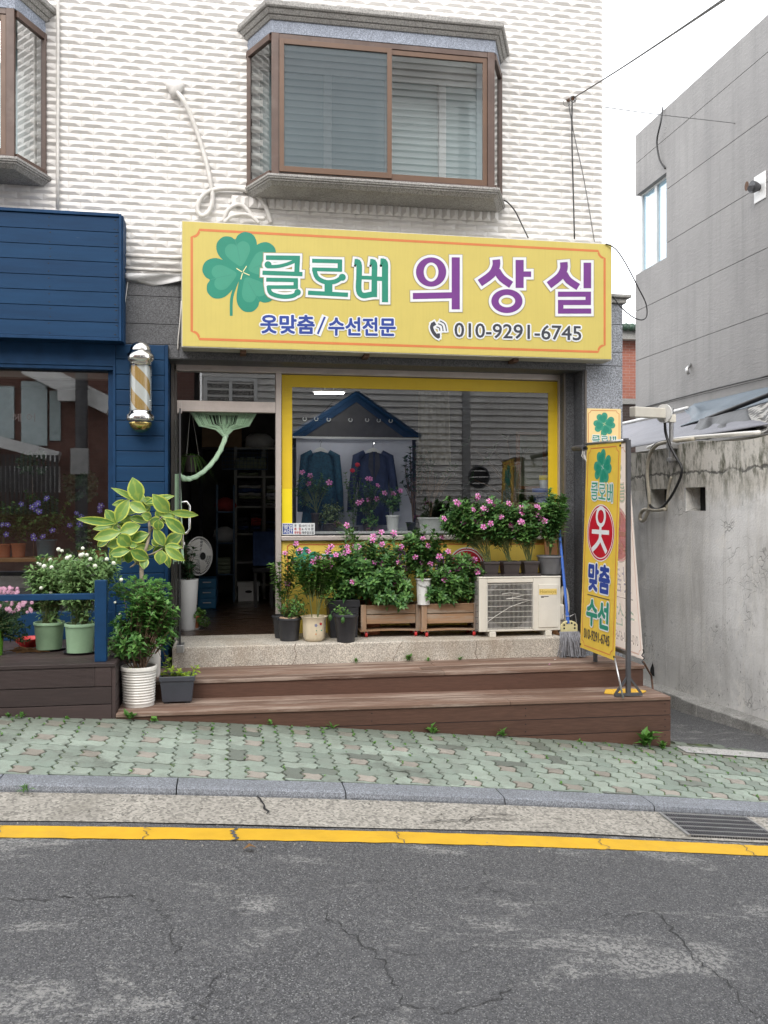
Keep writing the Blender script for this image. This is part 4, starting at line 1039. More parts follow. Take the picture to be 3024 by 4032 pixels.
mb = MB(); mb.box(bx - .03, bx, -.425, -.36, -.33, ztop + .003); mb.box(bx - .06, bx - .002, -.394, 0, -.33, ztop); mb.box(ax - .012, ax + .012, -.428, -.30, .05, PY(247, 790, -.42).z); mb.build('pilaster_trim', M['blue_flat'], bf, bevel=.003)
zw1, zw0 = PY(150, 790, -.40).z, PY(150, 1322, -.36).z
mb = MB(); mb.box(-6, ax + .01, -.418, -.30, zw1 + .002, 2.66); mb.box(-6, ax - .013, -.41, -.29, zw1 - .03, zw1); mb.build('window_head', M['blue_flat'], bf, bevel=.003)
mb = MB(); mb.tint = (.4, 0, 0); mb.box(-6, ax - .013, -.40, -.28, .051, zw0); mb.build('base_wall', M['blue'], bf, bevel=.003)
mb = MB(); mb.box(ax - .06, ax - .013, -.36, -.28, zw0, zw1 - .032); mb.box(-3.6, -3.54, -.36, -.28, zw0, zw1 - .032); mb.build('window_frame', M['blue_flat'], bf, bevel=.003)
mb = MB(); mb.poly([(-6, -.30, zw0), (ax - .061, -.30, zw0), (ax - .061, -.30, zw1 - .032), (-6, -.30, zw1 - .032)]); sg = mb.build('window_pane', M['glass_d'], bf)
pr = Pr(lambda x, y: PY(x, y, -.3005), (0, -1, 0), .0005)
text_on(pr, '헤 어', (26, 893, 76, 911), M['f_grey'], bf, bold=-.0, name='window_lettering')
mb = MB(); mb.box(-5.4, ax - .07, -.22, -.12, zw1 - .085, zw1 - .03); mb.build('blind_headrail', M['cream'], bf)

# ---- tailor's shopfront: aluminium frames, glass, yellow vinyl
tf = thing('tailor_shopfront', (1.4, 0, 0), 'aluminium shopfront with yellow bordered display window and open glass door', 'shopfront')
mb = MB(); rectD(mb, 372, 783.5, 1207, 811, -.05, .10); mb.build('header', M['alu'], tf, bevel=.004)
mb = MB(); rectD(mb, 372, 776, 1212, 783, -.12, .17); mb.build('soffit_strip', M['alu_dark'], tf)
jb = MB(); rectD(jb, 369, 782, 375, 1376, -.10, .13); rectD(jb, 375.5, 780, 381, 1374, -.05, .1); jb.build('door_jamb', M['alu_dark'], tf, bevel=.003)
mb = MB(); rectD(mb, 595.5, 806, 607.5, 1372, -.05, .10); mb.build('mullion', M['alu'], tf, bevel=.004)
mb = MB(); rectD(mb, 381.5, 866.5, 595, 890, -.055, .09); tb = mb.build('transom_bar', M['alu'], tf, bevel=.004)
mb = MB(); rectD(mb, 382, 867, 393, 893, -.075, .019); mb.build('closer_box', M['alu'], tb, bevel=.003)
mb = MB(); quadD(mb, 381, 804, 596, 867, .0); mb.build('transom_pane', M['glass'], tf)
zdt = PY(490, 804, 0).z
mb = MB(); mb.box(PY(381, 800, .04).x, PY(596, 800, .04).x, .10, .12, PY(490, 868, .1).z, 2.72); mb.build('transom_back', M['dark'], tf)
# the display window
gx0, gx1 = PY(608, 900, 0).x, PY(1206, 900, 0).x
mb = MB(); quadD(mb, 608, 812, 1206, 1157, .0); wp = mb.build('window_pane', M['glass'], tf)
uo0, uo1, ui0, ui1 = 608.5, 1205, 631, 1184
mb = MB()
def rq(u0, vl0, u1, vl1, um=905): mb.poly([PY(u0, vl0, -.003), PY(u0, vl1, -.003), PY(u1, vl1 + .02 * (u1 - u0) * (vl1 < 1000), -.003), PY(u1, vl0 + .02 * (u1 - u0) * (vl0 < 1000), -.003)])
yz1, yz0 = PY(905, 817, -.003).z, PY(905, 842.6, -.003).z; yb = PY(905, 1154, -.003).z
xo0, xo1, xi0, xi1 = [PY(u, 900, -.003).x for u in (uo0, uo1, ui0, ui1)]
mb.box(xo0, xo1, -.006, -.002, yz0, yz1); mb.box(xo0, xi0, -.006, -.002, yb, yz0 - .0005); mb.box(xi1, xo1, -.006, -.002, yb, yz0 - .0005)
vy = mb.build('vinyl_border', M['yel'], tf)
mb = MB(); mb.box(xo0 + .001, xi0 - .001, -.0075, -.0062, PY(620, 1131, 0).z, PY(620, 1056, 0).z); mb.build('vinyl_patch', M['yel2'], vy)
mb = MB(); mb.box(xo0 - .004, xo1 + .012, -.02, -.001, yz1 + .001, yz1 + .012); mb.box(xo1 + .002, xo1 + .012, -.02, -.001, yb, yz1); mb.build('glazing_bead', M['alu_dark'], tf)
mb = MB(); rectD(mb, 608, 1156.5, 1210, 1166, -.06, .11); mb.build('sill', M['alu'], tf, bevel=.004)
mb = MB(); mb.box(xi0 - .15, xi1, .03, .06, PY(900, 1152, .03).z, PY(900, 1147, .03).z); mb.build('window_track', M['white'], tf)
mb = MB(); rectD(mb, 1207.5, 806, 1216, 1376, -.05, .10); mb.build('side_jamb', M['alu'], tf, bevel=.003)
lz0, lz1 = PY(900, 1362, -.02).z, PY(900, 1166.5, -.02).z
lx0, lx1 = PY(608, 1250, -.02).x, PY(1216, 1250, -.02).x
mb = MB(); mb.box(lx0, lx1, -.02, .05, lz0, lz1 - .002); lp = mb.build('lower_panel', M['panel_y'], tf)
pr = Pr(lambda x, y: PY(x, y, -.02), (0, -1, 0), .001)
mb = MB(); pr.stroke(mb, [(621, 1340), (621, 1181), (626, 1176.5), (1190, 1175), (1196, 1180), (1196, 1340)], 2.6); mb.build('panel_line', M['orange'], lp)
clover(pr, (660, 1212), 30, 0, lp)
for c_, r_, m_ in (((1008, 1222), 40, 'p_white'), ((1008, 1222), 37.5, 'p_red'), ((1008, 1222), 34.5, 'p_white'), ((1008, 1222), 32.5, 'p_red')):
    mb = MB(); pr.disc(mb, c_, r_, n=40); mb.build('round_print', M[m_], lp)
pr2_ = Pr(lambda x, y: PY(1008 + (x - 300) * .105, 1222 + (y - 790) * .105, -.02), (0, -1, 0), .0022); letters(pr2_, OT, 0, 'round_lettering', M['p_white'], lp)
pr3 = Pr(lambda x, y: PY(690 + (x - 640) * .16, 1200 + (y - 320) * .2, -.02), (0, -1, 0), .0022); letters(pr3, KLO, 9, 'lettering_edge', M['p_white'], lp); letters(pr3, KLO, 0, 'lettering', M['p_green'], lp)
pr3 = Pr(lambda x, y: PY(860 + (x - 208) * .085, 1190 + (y - 290) * .14, -.02), (0, -1, 0), .0022); letters(pr3, UI, 9, 'lettering_edge', M['p_white'], lp); letters(pr3, UI, 0, 'lettering', M['p_purple'], lp)
# opening hours sticker
hs = thing('hours_sticker', PY(645, 1142, -.012), 'small white opening hours sticker with a blue block on the window corner', 'sticker')
mb = MB(); hx0, hx1, hz1, hz0 = PY(609, 1140, -.012).x, PY(680, 1140, -.012).x, PY(645, 1130, -.012).z, PY(645, 1155, -.012).z
mb.box(hx0, hx1, -.012, -.0085, hz0, hz1); mb.build('sticker_sheet', M['p_white'], hs)
hw, hh_ = hx1 - hx0, hz1 - hz0
pr = Pr(lambda x, y: (hx0 + x * hw / 240, -.012, hz1 - y * hh_ / 82), (0, -1, 0), .0008)
mb = MB(); pr.poly(mb, [(8, 6), (8, 76), (80, 76), (80, 6)]); mb.build('blue_block', M['p_navy'], hs)
text_on(pr, '영업', (13, 10, 75, 39), M['p_white'], hs, .03); text_on(pr, '시간', (13, 43, 75, 73), M['p_white'], hs, .03)
for y_, s_, c_, s2 in ((8, '개   점:', 'p_black', '10시 0 분'), (32, '폐   점:', 'p_red', '6 시 0 분'), (57, '휴무일:', 'p_red', '매주일요일')):
    text_on(pr, s_, (90, y_, 142, y_ + 19), M[c_], hs, .015); text_on(pr, s2, (146, y_, 232, y_ + 19), M['p_black'], hs, .01)
# glass door standing open
H, E = PY(379, 1200, -.02), PY(389, 1390, -.80)
H = Vector((H.x, -.06, 0)); E = Vector((E.x, -.80, 0)); dd = (E - H).normalized(); zd1 = PY(388, 893, -.4).z
dl = MB(); a_, b_ = H + Vector((0, 0, .03)), E + Vector((0, 0, .03)); sd = Vector((dd.y, -dd.x, 0)) * .006
i = [a_ - sd, b_ - sd, b_ + sd, a_ + sd]
dl.hexa([*i, *[p + Vector((0, 0, zd1 - .05)) for p in i]]); door = dl.build('door', M['glass_c'], tf)
mb = MB(); mb.box(E.x - .007, E.x + .007, E.y - .014, E.y + .002, .02, zd1); mb.build('door_edge', M['black'], door)
mb = MB(); p0, p1 = PY(397, 1085, E.y + .12), PY(397, 1155, E.y + .12); hx = E.x
mb.tube([(hx + .007, E.y + .12, p0.z), (hx + .05, E.y + .12, p0.z + .005), (hx + .075, E.y + .12, p0.z - .03), (hx + .075, E.y + .12, p1.z + .05), (hx + .05, E.y + .12, p1.z + .015), (hx + .007, E.y + .12, p1.z + .01)], .011, 10)
mb.build('handle', M['steel'], door, smooth=True)
mb = MB(); p2 = PY(397, 1165, E.y + .1); mb.box(hx - .02, hx + .03, E.y - .01, E.y + .07, p2.z - .08, p2.z + .075); mb.box(hx + .03, hx + .04, E.y + .02, E.y + .05, p2.z - .05, p2.z - .02); mb.build('lock', M['steel'], door, bevel=.004)
mb = MB(); mb.box(E.x - .03, E.x + .03, E.y - .02, E.y + .16, -.03, .035); mb.build('floor_pivot', M['galv'], door, bevel=.003)

# ---- yellow sign box
sy = -.58
TLs, TRs, BRs, BLs = PY(391, 478, sy), PY(1324, 525, sy), PY(1320, 776, sy), PY(393, 752, sy)
sx0, sx1 = (TLs.x + BLs.x) / 2, (TRs.x + BRs.x) / 2; sz0, sz1 = (BLs.z + BRs.z) / 2, (TLs.z + TRs.z) / 2
sg = thing('shop_sign', (1.6, sy, sz0), 'long yellow light box sign with a clover and large Korean lettering', 'sign')
mb = MB(); mb.box(sx0, sx1, sy + .004, YS - .002, sz0, sz1); mb.build('sign_box', M['sign_w'], sg, bevel=.004)
mb = MB(); mb.box(sx0 + .008, sx1 - .008, sy - .001, sy + .003, sz0 + .010, sz1 - .008); fc = mb.build('sign_face', M['sign_y'], sg)
S0 = sy - .001
f = plane_map((TLs.x, S0, TLs.z), (TRs.x, S0, TRs.z), (BRs.x, S0, BRs.z), (BLs.x, S0, BLs.z), 1, 1)
prS = Pr(lambda x, y: PY(*zS(x, y), S0), (0, -1, 0), .001); prT = Pr(lambda x, y: PY(*zT(x, y), S0), (0, -1, 0), .0022)
mb = MB(); W_, H_ = sx1 - sx0, sz1 - sz0
prB = Pr(lambda x, y: (sx0 + x, S0, sz1 - y), (0, -1, 0), .001)
frame_line(prB, mb, .088, .075, W_ - .075, H_ - .075, .022, .065); mb.build('sign_border', M['orange'], fc)
clover(prS, (508, 428), 282, 0, fc, angs=(-13, 257, 68, 150))
prS.k = .0022
letters(prS, KLO, 25, 'lettering_shade', M['p_shadow'], fc); letters(prS, KLO, 20, 'lettering_edge', M['p_white'], fc); letters(prS, KLO, 3.5, 'lettering', M['p_green'], fc)
letters(prT, UI, 21, 'lettering_shade', M['p_shadow'], fc); letters(prT, UI, 17, 'lettering_edge', M['p_white'], fc); letters(prT, UI, 0, 'lettering', M['p_purple'], fc)
prS.k = .0030
text_on(prS, '옷맞춤', (640, 738, 1026, 868), M['p_navy'], fc, .034, .065, M['p_white'], slope=.014)
mb = MB(); prS.stroke(mb, [(1104, 752), (1052, 876)], 52, 10); mb.build('lettering_edge', M['p_white'], fc)
mb = MB(); prS.stroke(mb, [(1104, 752), (1052, 876)], 15); mb.build('lettering', M['p_navy'], fc)
text_on(prS, '수선전문', (1132, 756, 1614, 884), M['p_navy'], fc, .034, .065, M['p_white'], slope=.014)
prT.k = .0040
text_on(prT, '010-9291-6745', (481, 716, 1306, 808), M['p_black'], fc, .014, .07, M['p_white'], slope=.0275)
ph = [('s', smooth_path([(338, 722), (330, 745), (340, 775), (360, 800), (380, 812)], 4), 22), ('s', [(336, 712), (350, 735)], 26), ('s', [(366, 800), (385, 800)], 30)]
wv = [('s', smooth_path([(362, 742), (380, 750), (384, 768)], 4), 7), ('s', smooth_path([(372, 722), (398, 735), (405, 770)], 4), 7), ('s', smooth_path([(384, 704), (416, 724), (427, 770)], 4), 7)]
letters(prT, ph + wv, 10, 'phone_edge', M['p_white'], fc); letters(prT, ph + wv, 0, 'phone_mark', M['p_black'], fc)
for u, v in ((525, 766), (790, 772), (1110, 778)):
    mb = MB(); q = PY(u, v, sy + .12); mb.box(q.x - .025, q.x + .025, sy + .05, YS + .1, sz0 - .03, sz0 - .001); mb.build('bracket', M['rust'], sg)

# ---- clover sign on the pier and the banner stand
def banner_art(f, nrm, parent, W, H, pal, clv=True):
    """f maps design units 600 x 1800"""
    P_ = Pr(f, nrm, .0012)
    mb = MB(); frame_line(P_, mb, 32, 32, 568, 1768, 9, 42); mb.build('border', M[pal['line']], parent)
    clover(P_, (300, 200), 150, 0, parent, mats=(pal['g'], pal['g2'], pal['g'], pal['w']), angs=(-18, 78, 162, 255))
    fk = lambda x, y: f(105 + (x - 640) * .42, 330 + (y - 305) * .50); Q = Pr(fk, nrm, .0022)
    letters(Q, KLO, 24, 'lettering_edge', M[pal['w']], parent); letters(Q, KLO, 2, 'lettering', M[pal['g']], parent)
    P_.k = .0022
    for r, m in ((236, pal['w']), (228, pal['r']), (214, pal['w']), (206, pal['r'])):
        mb = MB(); P_.disc(mb, (300, 765), r, r * 1.04, 44); mb.build('oval', M[m], parent)
    letters(Pr(lambda x, y: f(x, 765 + (y - 790) * 1.0), nrm, .0032), OT, 0, 'lettering', M[pal['w']], parent)
    P_.k = .0022
    bo, ha = (0, 0) if pal.get('thin') else (.045, .05)
    text_on(P_, '맞춤', (120, 1040, 480, 1268), M[pal['n']], parent, bo, ha, M[pal['w']])
    mb = MB(); P_.stroke(mb, [(110, 1315), (490, 1315)], 7); mb.build('rule_line', M[pal['k']], parent)
    text_on(P_, '수선', (110, 1350, 480, 1570), M[pal['g3']], parent, bo, ha, M[pal['w']])
    text_on(P_, '010-9291-6745', (70, 1615, 510, 1700), M[pal['k']], parent, 0 if pal.get('thin') else .010)
PAL = dict(line='orange', g='p_green2', g2='p_green', w='p_white', r='p_red', n='p_navy', k='p_black', g3='p_green')
PALB = dict(line='f_line', g='f_green', g2='f_green', w='f_white', r='f_pink', n='f_blue', k='f_grey', g3='f_green', thin=1)
ws2 = thing('pier_sign', PY(1304, 900, YS - .004), 'cream clover sign fixed to the grey pier behind the banner', 'sign')
a_, b_ = PY(1267, 882, YS - .004), PY(1341, 882, YS - .004); w_ = b_.x - a_.x
mb = MB(); mb.box(a_.x, b_.x, YS - .005, YS - .0005, a_.z - w_ * 2.6, a_.z); pf = mb.build('sign_plate', M['cream_p'], ws2)
fz = lambda x, y: (a_.x + x * w_ / 600, YS - .005, a_.z - y * w_ / 600)
P_ = Pr(fz, (0, -1, 0), .001); mb = MB(); frame_line(P_, mb, 32, 32, 568, 1528, 10, 45); mb.build('border', M['orange'], pf)
clover(P_, (310, 255), 185, 0, pf, mats=('p_green2', 'p_green', 'p_veg', 'p_pale'), angs=(-18, 78, 162, 255))
Q = Pr(lambda x, y: fz(90 + (x - 640) * .46, 440 + (y - 305) * .52), (0, -1, 0), .0022); letters(Q, KLO, 24, 'lettering_edge', M['p_white'], pf); letters(Q, KLO, 2, 'lettering', M['p_green'], pf)
bs = thing('banner_stand', (3.3, -1.6, -.345), 'black steel A-stand carrying two tall yellow tailoring banners', 'banner stand')
F_TL, F_TR, F_BR, F_BL = PY(1268, 962, -1.02), PY(1342, 955, -1.62), PY(1328, 1427, -1.62), PY(1253, 1398, -1.02)
nF = (F_TR - F_TL).cross(F_BL - F_TL).normalized()
if nF.x > 0: nF = -nF
fF = plane_map(F_TL, F_TR, F_BR, F_BL, 600, 1800)
mb = MB()
def bill(f, t): return lambda u, v: Vector(f(u * 600, v * 1800)) + nF * t
i0 = [Vector(fF(x, y)) for x, y in ((0, 1800), (600, 1800), (600, 0), (0, 0))]
mb.prism(i0, -nF * .0015); b1 = mb.build('banner', M['ban_y'], bs); tag(b1, 'bright yellow front banner')
banner_art(fF, nF, b1, 600, 1800, PAL)
B_TR, B_BR = PY(1355, 957, -1.62), PY(1390, 1425, -1.62)
B_TL, B_BL = Vector((B_TR.x - .0, -1.02, B_TR.z)), Vector((B_BR.x - .0, -1.02, B_BR.z))
nB = (B_TR - B_TL).cross(B_BL - B_TL).normalized()
if nB.x > 0: nB = -nB
fB = plane_map(B_TR, B_TL, B_BL, B_BR, 600, 1800)
mb = MB(); mb.prism([Vector(fB(x, y)) for x, y in ((0, 1800), (600, 1800), (600, 0), (0, 0))], -nB * .0015); b2 = mb.build('banner', M['ban_back'], bs); tag(b2, 'pale see-through back of the second banner')
banner_art(fB, nB, b2, 600, 1800, PALB)
pb = PY(1357, 1499, -1.665); pt = PY(1357, 950, pb.y)
mb = MB(); mb.bar((pb.x, pb.y, -.35), (pt.x, pb.y, pt.z), .034, .034); mb.build('post', M['grey_metal'], bs, bevel=.002)
mb = MB(); mb.bar((pb.x, -1.0, 0), (pb.x, -1.0, pt.z), .03, .03); mb.bar((pb.x, -1.0, .0), (pb.x, pb.y + .02, .0), .03, .03); mb.bar((pb.x, -1.0, pt.z), (pb.x, pb.y + .02, pt.z), .03, .03); mb.bar((pb.x, -1.0, -.18), (pb.x, -1.0, 0), .03, .03); mb.build('rear_frame', M['grey_metal'], bs)
mb = MB(); z = -.338
mb.bar((pb.x - .12, pb.y, z), (pb.x + .12, pb.y, z), .03, .022); mb.bar((pb.x - .11, pb.y, z + .01), (pb.x - .01, pb.y, z + .14), .018, .018); mb.bar((pb.x + .11, pb.y, z + .01), (pb.x + .01, pb.y, z + .14), .018, .018); mb.build('foot', M['grey_metal'], bs)
mb = MB()
for tl_, tr_ in ((F_TL, F_TR), (B_TL, B_TR)): mb.tube([tl_ + Vector((.0, .03, .012)), tr_ + Vector((.0, -.03, .012))], .011, 8)
mb.build('top_bar', M['galv'], bs, smooth=True)
e1 = PZ(1346, 1507, -.345)
mb = MB(); mb.tube([F_BR + Vector((0, 0, .02)), (e1.x, e1.y, -.35)], .008, 8); mb.build('stay_rod', M['galv'], bs, smooth=True)
mb = MB(); mb.tube([B_BR + Vector((0, 0, -.02)), PZ(1407, 1460, -.36), PZ(1412, 1505, -.38)], .009, 8); mb.build('stay_rod', M['rust'], bs, smooth=True)
mb = MB(); k_ = PY(1388, 1402, -1.65); pts = [k_ + Vector((.012 * math.sin(t * 2.6), -.01, -.025 * t)) for t in range(6)]; mb.tube(pts, .006, 6); mb.build('tie_cord', M['black'], bs)
ti = MB()
for P0 in (F_TL, F_TR, F_BL, F_BR):
    d = (Vector(fF(300, 900)) - P0).normalized() * .03; ti.lathe([(.010, -.003), (.010, .003)], P0 + d + nF * .004, 10, 'X')
ti.build('eyelet', M['dark'], bs)
arm = thing('awning_arm', PY(1275, 968, -.45), 'grey pipe stub sticking out of the pier edge above the banner', 'pipe')
a_, b_, c_ = PY(1240, 969, -.30), PY(1262, 967, -.72), PY(1303, 961, -.9)
mb = MB(); mb.tube([a_, b_], .028, 12); mb.build('socket_pipe', M['grey_metal'], arm, smooth='auto'); mb = MB(); mb.tube([b_, c_], .016, 10); mb.build('inner_pipe', M['black'], arm, smooth=True)
mb = MB()
for k in range(5): q = PY(1258 + k * 1.5, 972, -.7); mb.tube([q, q + Vector((.01 * math.sin(k), 0, -.03)), q + Vector((.006 * k - .01, 0, -.06 - .012 * k))], .003, 5)
mb.build('frayed_cord', M['cable_w'], arm)
mt = PZ(1348, 1492, -.343)
tm = thing('tactile_mat', (mt.x, mt.y, -.345), 'cracked yellow studded mat under the banner stand foot', 'mat')
mb = MB(); hexp = [(-.19, -.03), (-.10, -.10), (.10, -.10), (.19, -.02), (.12, .09), (-.12, .10)]
mb.prism([(mt.x + x, mt.y + y, ZLO(mt.x) + .002) for x, y in hexp], (0, 0, .010)); mb.build('mat_sheet', M['tactile'], tm, bevel=.002)
mb = MB()
for a in range(-4, 5):
    for b in range(-1, 2):
        if abs(a) < 4 - abs(b): mb.lathe([(.014, .0), (.010, .006)], (mt.x + a * .036 + .018 * (b % 2), mt.y + b * .05, ZLO(mt.x) + .0125), 10)
mb.build('studs', M['tactile'], tm)

# ---- barber's pole
bp = PY(303, 840, -.56); 
po = thing('barber_pole', (bp.x, -.50, 1.8), 'chrome barber pole with white and gold spiral on the blue planks', 'barber pole')
cx, cy = bp.x, -.53
V = lambda v: PY(303, v, cy).z
rr = lambda px: sz(px, cy, 303)
zc1, zc0 = V(790), V(892)
mb = MB(); n = 40; tw = 2.6; H_ = zc1 - zc0
for k in range(48):
    for j in range(n):
        z0, z1 = zc0 + H_ * k / 48, zc0 + H_ * (k + 1) / 48
        a0, a1 = 2 * math.pi * j / n, 2 * math.pi * (j + 1) / n
        def sh(a, z): return a - (z - zc0) / H_ * tw * 2
        mb.mi = 1 if (j * 2 // (n // 2)) % 2 else 0
        r_ = rr(20)
        p = [(cx + r_ * math.cos(sh(a, z)), cy + r_ * math.sin(sh(a, z)), z) for a, z in ((a0, z0), (a1, z0), (a1, z1), (a0, z1))]
        mb.poly(p)
mb.build('spiral_drum', [M['white'], print_mat('gold_stripe', (.50, .29, .07))], po)
mb = MB(); mb.lathe([(rr(24), zc0), (rr(24), zc1)], (cx, cy, 0), 32); mb.build('glass_tube', M['glass_c'], po, smooth='auto')
mb = MB(); mb.lathe([(rr(23), V(791)), (rr(24), V(786)), (rr(25), V(783)), (rr(29), V(780)), (rr(30), V(773)), (rr(29), V(766)), (rr(24), V(763)), (rr(23), V(758))], (cx, cy, 0), 36); mb.build('top_collar', M['steel'], po, smooth=True)
mb = MB(); mb.lathe([(rr(23), V(762))] + [(rr(22.5) * math.cos(R(t)), V(758) + (V(737) - V(758)) * math.sin(R(t))) for t in range(0, 91, 10)], (cx, cy, 0), 36); mb.build('top_dome', M['steel'], po, smooth=True)
mb = MB(); mb.lathe([(rr(23), V(887)), (rr(24.5), V(890)), (rr(26), V(894)), (rr(30), V(898)), (rr(30), V(908)), (rr(26), V(913))], (cx, cy, 0), 36); mb.build('bottom_collar', M['steel'], po, smooth=True)
mb = MB(); mb.lathe([(rr(25) * math.cos(R(t)), V(911) - (V(911) - V(935)) * math.sin(R(t))) for t in range(0, 91, 10)][::-1], (cx, cy, 0), 36); mb.build('bottom_dome', M['gold'], po, smooth=True)
mb = MB(); mb.box(cx - .03, cx + .03, cy + .03, -.42, V(900), V(895)); mb.box(cx - .03, cx + .03, cy + .03, -.42, V(785), V(780)); mb.build('wall_bracket', M['steel'], po)

# ---- mint string curtain gathered to the side of the doorway
nr = thing('string_curtain', PY(470, 900, .05), 'mint green string curtain tied back and twisted beside the open door', 'curtain')
random.seed(21); mb = MB()
knot = PY(*zD(680, 885), .0)
for k in range(190):
    t = k / 189
    x = 305 + 725 * t + random.uniform(-4, 4); dep = .05 + random.uniform(-.03, .03)
    top = PY(*zD(x, 620), dep); sag = 1 - abs(t - .5) * 2
    mid1 = PY(*zD(x + (680 - x) * .25, 640 + 130 * (1 - sag * .3)), dep - .02); mid2 = PY(*zD(x + (680 - x) * .72, 790 + random.uniform(-12, 22) - 20 * sag), dep * .5)
    mb.tint = (random.random(), 0, 0)
    if t < .2 or t > .74 or random.random() < .42:
        mb.tube([top, mid1, mid2, knot + Vector((random.uniform(-.02, .02), random.uniform(-.015, .015), 0))], .0032 if t < .2 or t > .74 else .0022, 4, False)
    top2 = top + Vector((0, 0, .01)); 
hb = MB(); rectD(hb, 428, 892, 536, 897, .03, .02)
mb.build('strings', M['noren'], nr); hb.build('heading_band', M['noren'], nr)
mb = MB(); path = [zD(690, 880), zD(660, 960), zD(610, 1070), zD(540, 1170), zD(450, 1260), zD(350, 1325), zD(270, 1345), zD(205, 1330), zD(170, 1300)]
P3 = [PY(x, y, .0 - .06 * i) for i, (x, y) in enumerate(smooth_path(path, 3))]
P3 = [PY(x, y, -.0 - .26 * i / 24) for i, (x, y) in enumerate(smooth_path(path, 3))]
for s_ in range(3):
    q = []
    for i, p in enumerate(P3):
        a = i * .75 + s_ * 2.094; q.append(p + Vector((math.cos(a) * .011, math.sin(a) * .010, math.sin(a + .7) * .011)))
    mb.tint = (.35 + .3 * s_, 0, 0); mb.tube(q, .0165, 8)
mb.build('twisted_rope', M['noren'], nr, smooth=True)
mb = MB(); q0 = PY(*zD(165, 1290), -.30)
for k in range(9):
    mb.tint = (random.random(), 0, 0); dx = (k - 4) * .007
    e = PY(*zE(130 + (k - 4) * 2, 640 + random.uniform(-30, 30)), -.32); mb.tube([q0 + Vector((dx * .7, 0, 0)), PY(*zE(130, 300), -.30) + Vector((dx, 0, 0)), e + Vector((dx * 1.3, 0, 0))], .006, 5, False)
mb.build('hanging_tail', M['noren'], nr)
# ================================================================== AROUND: right side, far side of the street, wires
# ---- grey building beyond the alley wall
GX = 8.5
gb = thing('grey_building', (GX, 8, -1), 'tall grey plastered building with horizontal grooves behind the alley wall', 'building')
yc = PX(1373, 500, GX).y
zg = [PX(1659, 30, GX).z, PX(1659, 112, GX).z, PX(1659, 250, GX).z, PX(1629, 549, GX).z + 0, PX(1659, 676, GX).z, PX(1659, 817, GX).z, -1.2]
zg.insert(3, (zg[2] + zg[3]) / 2); 
wy = PX(1439.5, 450, GX).y; wz1, wz0 = PX(1439.5, 372, GX).z, PX(1439.5, 556, GX).z
mb = MB()
for a, b in zip(zg, zg[1:]):
    z1, z0 = a - .006, b + .006
    for (y0, y1, q0, q1) in ((-3, wy, z0, z1), (wy, yc, max(z0, wz1), z1), (wy, yc, z0, min(z1, wz0))):
        if q1 - q0 > .02: mb.box(GX, GX + .25, y0 + (.0 if y0 < 0 else .0006), y1, q0, q1)
mb.build('wall', M['plaster'], gb)
mb = MB(); mb.box(GX + .012, GX + 9, -2.99, wy - .01, -1.2, zg[0] - .02); mb.box(GX + .02, GX + 9, wy - .009, yc - .01, wz1 + .01, zg[0] - .02); mb.box(GX + .02, GX + 9, wy - .009, yc - .01, -1.2, wz0 - .01); mb.build('core', M['stone_dark'], gb)
mb = MB(); wl_ = PX(1387, 480, GX + .12).y
for y_ in (wy + .02, (wy + wl_) / 2, wl_): mb.box(GX + .10, GX + .17, y_ - .05, y_ + .05, wz0 + .06, wz1 - .03)
mb.box(GX + .10, GX + .17, wy, wl_ + .05, wz0, wz0 + .058); mb.box(GX + .10, GX + .17, wy, wl_ + .05, wz1 - .029, wz1); w_ = mb.build('window', M['pvc'], gb)
mb = MB(); mb.poly([(GX + .14, wy, wz0 + .03), (GX + .14, wl_, wz0 + .03), (GX + .14, wl_, wz1), (GX + .14, wy, wz1)]); mb.build('pane', M['glass_sky'], w_)
mb = MB(); q = PX(1613, 402, GX); mb.lathe([(.06, -.004), (.06, -.002)], (GX, q.y, q.z), 14, 'X', 1, 1.3); mb.build('core_hole', M['rust'], gb)
lm = PX(1643, 405, GX)
ll = thing('security_lamp', lm, 'small white backplate lamp on the grey building wall', 'wall lamp')
mb = MB(); mb.box(GX - .02, GX - .001, lm.y - .16, lm.y + .16, lm.z - .22, lm.z + .22); mb.build('backplate', M['white'], ll, bevel=.01)
mb = MB(); mb.lathe([(.05, -.02), (.09, -.1), (.10, -.16)], (GX, lm.y, lm.z), 14, 'X'); mb.tube([(GX - .1, lm.y, lm.z), (GX - .22, lm.y - .05, lm.z - .05)], .05, 10); mb.build('lamp_head', M['grey_metal'], ll, smooth='auto')
def cable(name, pts, r, mat, label, cat='cable', n=5, grp=None):
    q = []
    L = len(pts)
    for i in range(L - 1):
        p0, p1, p2, p3 = pts[max(0, i - 1)], pts[i], pts[i + 1], pts[min(L - 1, i + 2)]
        for k in range(n):
            t = k / n; q.append(.5 * ((2 * p1) + (p2 - p0) * t + (2 * p0 - 5 * p1 + 4 * p2 - p3) * t * t + (3 * p1 - p0 - 3 * p2 + p3) * t ** 3))
    q.append(pts[-1]); mb = MB(); mb.tube(q, r, 7); o = mb.build(name, mat, None, smooth=True); return tag(o, label, cat, grp)
cable('hanging_cable', [PX(1432, 232, GX - .03), PX(1427, 265, GX - .12), PX(1419, 305, GX - .10), PX(1425, 345, GX - .06), PX(1437, 364, GX - .02)], .018, M['cable_k'], 'black cable hanging in a bow from the grey building roof edge')
cable('rooftop_cable', [PX(1316 + 74, 880, GX - .03), PX(1450, 864, GX - .04), PX(1550, 838, GX - .04), PX(1659, 812, GX - .04)], .014, M['cable_k'], 'thin dark cable strung along the lowest groove of the grey building')
